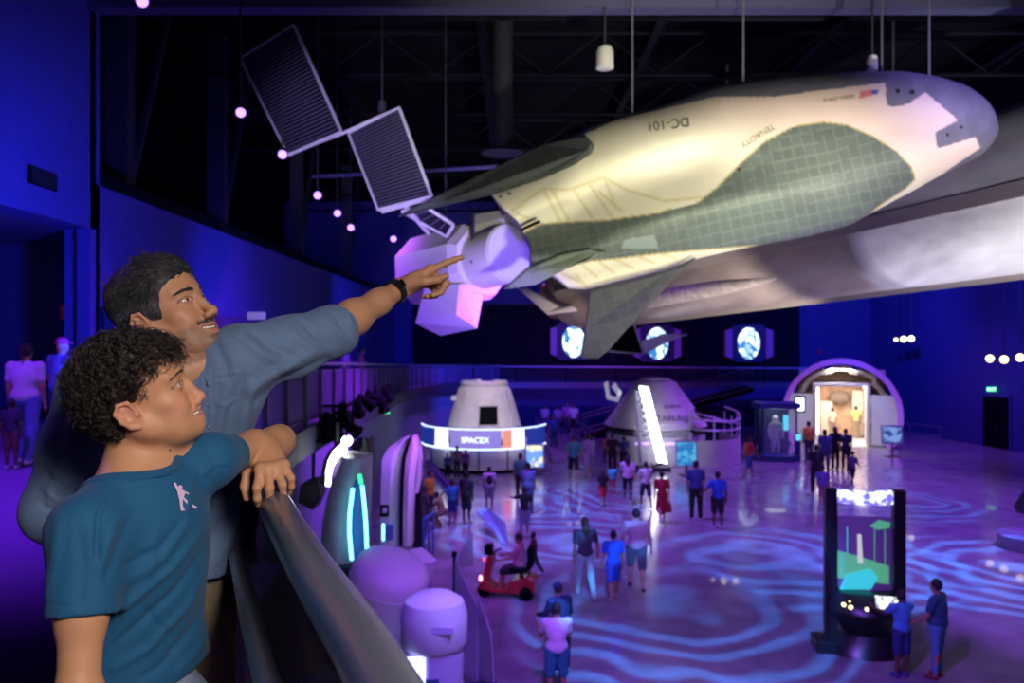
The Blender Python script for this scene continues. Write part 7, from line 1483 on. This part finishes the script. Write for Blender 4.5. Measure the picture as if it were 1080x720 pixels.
f = Field(); f.chain([b_rs, b_rs.lerp(A_el, .5), A_el], [.037, .0325, .030], .03); f.cap(A_el, A_el.lerp(A_wr, .35), .031, .029, k=.03); f.cap(A_el.lerp(A_wr, .35), A_wr, .032, .022, k=.02); hand(f, A_wr, A_wr - A_el, Vector((0, -.3, 1)), -1, .9, ((.3, .4, .3),) * 4)
vr, qr_ = f.mesh(.003); vr = relax(vr, qr_, 1)
V_, Q_ = join([(vh, qh), (vb, qb_), (va, qa_), (vr, qr_)])
boy = np_mesh('person', V_, Q_, M_skin); tag(boy, 'person, a smiling curly-haired boy in teal t-shirt holding the handrail', 'person')
cp_ = face_paint(V_, Mb_, BS_, (.55, .22, .20), 0, blush=(.66, .22, .20), kid=True); far_ = np.linalg.norm(V_ - np.array(Mb_.translation), axis=1) > .16
cp_[far_] = np.array(BS_) * (1 + .04 * noise3(V_[far_], 60, 3))[:, None]; set_attr(boy, cp_)
eyes(Mb_, (-.05, 1, .12), boy); teeth(Mb_, boy, .0037); head_cache[id(Mb_)] = head_field(Mb_, kid=True, smile=1.25)
brows(Mb_, boy, 260, .0010, .0180, mat('brow_brown', (.05, .03, .02), .7), 2, ln=.008)
# curls
f = Field(); f.ell((0, -.006, .034), (.0805, .0905, .085), k=.004, M=Mb_); f.ell((0, -.040, -.02), (.068, .054, .060), k=.03, M=Mb_); f.ell((0, .105, -.016), (.13, .086, .072), k=.012, op=-1, M=Mb_); f.ell((0, .04, -.09), (.12, .085, .082), k=.012, op=-1, M=Mb_)
for s in (-1, 1): f.ell((s * .100, -.006, -.022), (.032, .028, .036), k=.01, op=-1, M=Mb_); f.ell((s * .085, .048, -.008), (.034, .040, .042), k=.01, op=-1, M=Mb_)
def cfn(v, q): n = normals(v, q); return v + n * (.006 * noise3(v, 170, 4))[:, None]
M_bh = mat('boy_hair', (1, 1, 1), .45, attr='paint'); bc_ = f.build('hair', M_bh, boy, .0032, 1, fn=cfn); nbv = len(bc_.data.vertices); set_attr(bc_, np.tile(np.array((.018, .010, .008)), (nbv, 1)))
def keep_boy(p): x, y, z = p.T; lim = np.where(y > .050, .066, np.where(y > .020, .058, np.where(y > -.030, .036, -.050))); return z > lim
SC_C = np.array([0, -.004, .032]); SC_R = np.array([.0760, .0865, .0815]); rt, nr = scalp_pts(1900, 11, keep_boy)
def curls(rt, nr, M, seed):
    r = np.random.RandomState(seed); N_ = len(rt); M_ = 34; n = nr / np.linalg.norm(nr, axis=1)[:, None]; out = np.zeros((N_, M_, 3)); low = sstep(-rt[:, 2], -.075, -.035) * sstep(rt[:, 1], -.035, -.01); fr0 = sstep(rt[:, 1], .035, .06); L_ = (.036 + .030 * r.rand(N_)) * (1 - .45 * low) * (1 - .15 * fr0); front = sstep(rt[:, 1], .0, .06) * sstep(rt[:, 2], .04, .09)
    g = np.stack([rt[:, 0] * 5 + r.normal(size=N_) * .5, -.35 + 1.0 * front + r.normal(size=N_) * .45, -.62 + .25 * front + r.normal(size=N_) * .25], 1); g /= np.linalg.norm(g, axis=1)[:, None]
    tg = g - n * (g * n).sum(1)[:, None]; tg /= np.linalg.norm(tg, axis=1)[:, None] + 1e-6; b = np.cross(n, tg); rad = .0040 + .0030 * r.rand(N_); turns = 1.6 + 2.0 * r.rand(N_); ph = r.rand(N_) * 6.28; p = rt + n * .004
    for i in range(M_):
        t = i / (M_ - 1); a = ph + t * turns * 6.28; cen = p + tg * (L_ * t)[:, None] + n * (.012 * math.sin(t * 2.4) - .005 * t) + g * (.012 * t * t)
        e = (cen - SC_C) / (SC_R + .006); kk_ = np.linalg.norm(e, axis=1); cen = np.where((kk_ < 1)[:, None], SC_C + e / kk_[:, None] * (SC_R + .006), cen)
        out[:, i] = cen + (n * np.cos(a)[:, None] + b * np.sin(a)[:, None]) * (rad * min(1, t * 4 + .2))[:, None]
    return out
cu_ = curls(rt, nr, Mb_, 5); rep = []
for k in range(3): rep.append(cu_ + np.random.RandomState(k).normal(size=(len(rt), 1, 3)) * .0016)
cu_ = np.concatenate(rep); X_, Y_, Z_ = np.abs(cu_[..., 0]), cu_[..., 1], cu_[..., 2]
bad = ((X_ > .055) & (np.abs(Y_ + .010) < .026) & (Z_ < .016) & (Z_ > -.055)) | ((Y_ > .040) & (Z_ < .030)) | ((Y_ > .012) & (Z_ < -.002)); cu_ = cu_[~bad.any(1)]
pw = wld(cu_.reshape(-1, 3), Mb_).reshape(cu_.shape); o = strands('curls', pw, .00062, M_bh, bc_, r1=.5)
rr_c = np.random.RandomState(4).rand(len(cu_)); cc_ = np.array((.013, .008, .007)) * (.5 + 1.3 * rr_c[:, None]) + np.where((rr_c > .93)[:, None], np.array((.09, .06, .05)), 0); set_attr(o, np.repeat(cc_, 34 * 3, 0))
# t-shirt, with the neck opening cut out
M_tee = fabric('teal_jersey', (.001, .058, .15), (.003, .092, .215), 700, .8, .05)
f = Field(); f.ell(BC + Vector((0, 0, .02)), (.130, .090, .14), rot=(0, 0, rz), k=.05); f.ell(BC.lerp(BW, .6), (.119, .093, .14), rot=(0, 0, rz), k=.06); f.ell(BW + Vector((.005, 0, -.05)), (.132, .104, .12), rot=(0, 0, rz), k=.05)
f.cap(BN + Vector((0, 0, -.045)), b_rs, .042, .047, k=.04); f.cap(BN + Vector((0, 0, -.045)), b_ls, .042, .044, k=.04)
slc = b_rs.lerp(A_el, .50); f.chain([b_rs, slc], [.051, .0515], k=.04); f.half((0, 0, 0), (0, 0, -1)) if False else None
cfl = b_ls.lerp(B_el, .30); f.chain([b_ls, cfl], [.047, .0415], k=.04)
f.half(cfl, (B_el - b_ls), .002)
tee_uncut = Field(); tee_uncut.p = list(f.p); NC = BN + fb_ * .010 + Vector((-.018, -.02, .018)); NR = (.084, .092, .070); f.ell(NC, NR, rot=(.0, .25, rz), k=.004, op=-1)
f.half(P(210, 702, 1.40), (.55, .0, -1), .003)
tee_f = f; up_d = (A_el - b_rs).normalized()
def tee_cut(x, d):                                                     # sleeve ends at the cuff
    a = np.array(slc); ax_ = np.array(up_d); h_ = (x - a) @ ax_; rad_ = np.linalg.norm((x - a) - h_[:, None] * ax_, axis=1); body = ((x - np.array(b_rs)) @ np.array(sb_)) > .055; return np.where((rad_ < .075) & ~body & (h_ > -.02), np.maximum(d, h_), d)
f.post = tee_cut
FT = [([(112, 520), (104, 545), (102, 590)], 3, -.006), ([(120, 552), (112, 575), (106, 600)], 5, .005), ([(212, 560), (180, 600), (130, 640), (104, 662)], 4, .005), ([(216, 578), (186, 622), (140, 664), (106, 690)], 4, -.005), ([(220, 596), (196, 640), (156, 684), (120, 706)], 4, .005), ([(222, 618), (204, 660), (172, 700), (150, 715)], 4, -.004), ([(226, 640), (212, 680), (190, 706)], 4, .004), ([(204, 500), (196, 550), (170, 590), (130, 615)], 5, .004), ([(200, 540), (172, 576), (132, 596)], 4, -.004), ([(140, 540), (128, 570), (112, 610)], 6, -.004), ([(166, 560), (158, 600), (144, 632)], 5, .003),
      ([(214, 500), (222, 490), (238, 488)], 3, .004), ([(208, 475), (220, 486), (236, 492)], 3, -.003), ([(62, 545), (58, 590), (50, 630)], 6, .004), ([(84, 560), (88, 600), (84, 636)], 6, -.003), ([(44, 636), (70, 638), (102, 632)], 1.4, -.0015), ([(90, 488), (108, 505), (130, 515), (160, 511), (184, 492), (197, 468)], 1.6, -.0018), ([(150, 640), (176, 668), (186, 700)], 5, -.003)]
FT = [(p_, w_, a_ * 1.3) for p_, w_, a_ in FT]
f.build('t_shirt', M_tee, boy, .0042, 2, fn=sculpt(FT))
Rn = np.array(Euler((0, .25, rz)).to_matrix()); ring_ = []
for k in range(72):
    ph_ = 2 * PI * k / 72; th_ = np.linspace(.15, PI * .95, 160); u_ = np.stack([np.sin(th_) * math.cos(ph_) * NR[0], np.sin(th_) * math.sin(ph_) * NR[1], np.cos(th_) * NR[2]], 1); pts_ = np.array(NC) + u_ @ Rn.T; dd_ = tee_uncut.ev(pts_); j_ = np.argmax(dd_ < 0)
    if dd_[j_] < 0: ring_.append(Vector(pts_[j_]))
for _ in range(6): ring_ = [(ring_[i - 1] + ring_[i] * 2 + ring_[(i + 1) % len(ring_)]) / 4 for i in range(len(ring_))]
cen_ = sum(ring_, Vector()) / len(ring_); mb = MB(); rings = []
for i_, p_ in enumerate(ring_):
    o_ = (p_ - cen_); o_ = Vector((o_.x, o_.y, 0)).normalized(); rings.append([p_ - o_ * .003 + Vector((0, 0, .003)), p_ + Vector((0, 0, .0045)) + o_ * .002, p_ + o_ * .012 + Vector((0, 0, -.001)), p_ + o_ * .011 + Vector((0, 0, -.008)), p_ - o_ * .001 + Vector((0, 0, -.005))])
rings.append(rings[0]); mb.loft(rings, caps=False); mb.build('neckband', M_tee, boy, smooth=True)
def decal_px(polys, field, m, name, parent, d0=1.0):
    mb = MB()
    for pl in polys:
        vs = [onto(field, x, y, d0, off=.0045) for x, y in pl]
        if any(q is None for q in vs): continue
        c = sum(vs, Vector()) / len(vs); k = len(vs); mb.add(vs + [c], [(i, (i + 1) % k, k) for i in range(k)])
    return mb.build(name, m, parent, fix=False)
decal_px([[(187.5, 514), (188.9, 511.5), (191.6, 511.5), (192.7, 513.5), (191.3, 515.8), (188.7, 516)], [(187.2, 516), (193.0, 516), (194.9, 520), (193.9, 526), (188.9, 526), (187.5, 521)], [(182.8, 509), (185.2, 508.5), (189.2, 516), (187.2, 518.5)], [(193.0, 516.5), (199.5, 520), (198.8, 521.5), (193.6, 519.5)], [(188.9, 525), (192.7, 525), (193.0, 534), (190.1, 534.5)], [(190.1, 533.5), (193.0, 533.5), (195.2, 538), (190.5, 538.5)], [(191.6, 525), (194.4, 524.5), (202.4, 532), (200.0, 534)], [(200.0, 531.5), (202.4, 531), (208.2, 534.5), (205.3, 536.5)]], tee_f, mat('print_pink', (.62, .42, .62), .6), 'astronaut_print', boy)
decal_px([[(216, 454), (219, 453), (220.5, 461), (217.5, 461.5)], [(221, 453), (223, 453), (225.5, 461), (222, 461.5)]], tee_f, mat('patch_white', (.8, .8, .85), .6), 'sleeve_patch', boy)
decal_px([[(225, 453), (228, 453), (228.5, 459), (226.5, 460)]], tee_f, mat('patch_red', (.6, .03, .06), .6), 'sleeve_patch', boy)
# jeans
f = Field(); f.ell(BH + Vector((0, 0, .03)), (.125, .098, .10), rot=(0, 0, rz), k=.04); f.cap(BW + Vector((0, 0, -.07)), BH + Vector((0, 0, .0)), .094, .10, .05)
for a, k_, an in BF: f.chain([a, k_, an], [.080, .062, .052], .04)
f.build('jeans', fabric('pale_denim', (.20, .26, .42), (.30, .36, .52), 500), boy, .008, 2)
for a, k_, an in BF: f = Field(); f.cap(an + Vector((0, 0, -.03)) - fb_ * .03, an + fb_ * .12 + Vector((0, 0, -.045)), .040, .034, .03); f.half((0, 0, DECK + .002), (0, 0, -1)); f.build('shoe', mat('white_shoe', (.6, .6, .62), .5), boy, .009, 1)
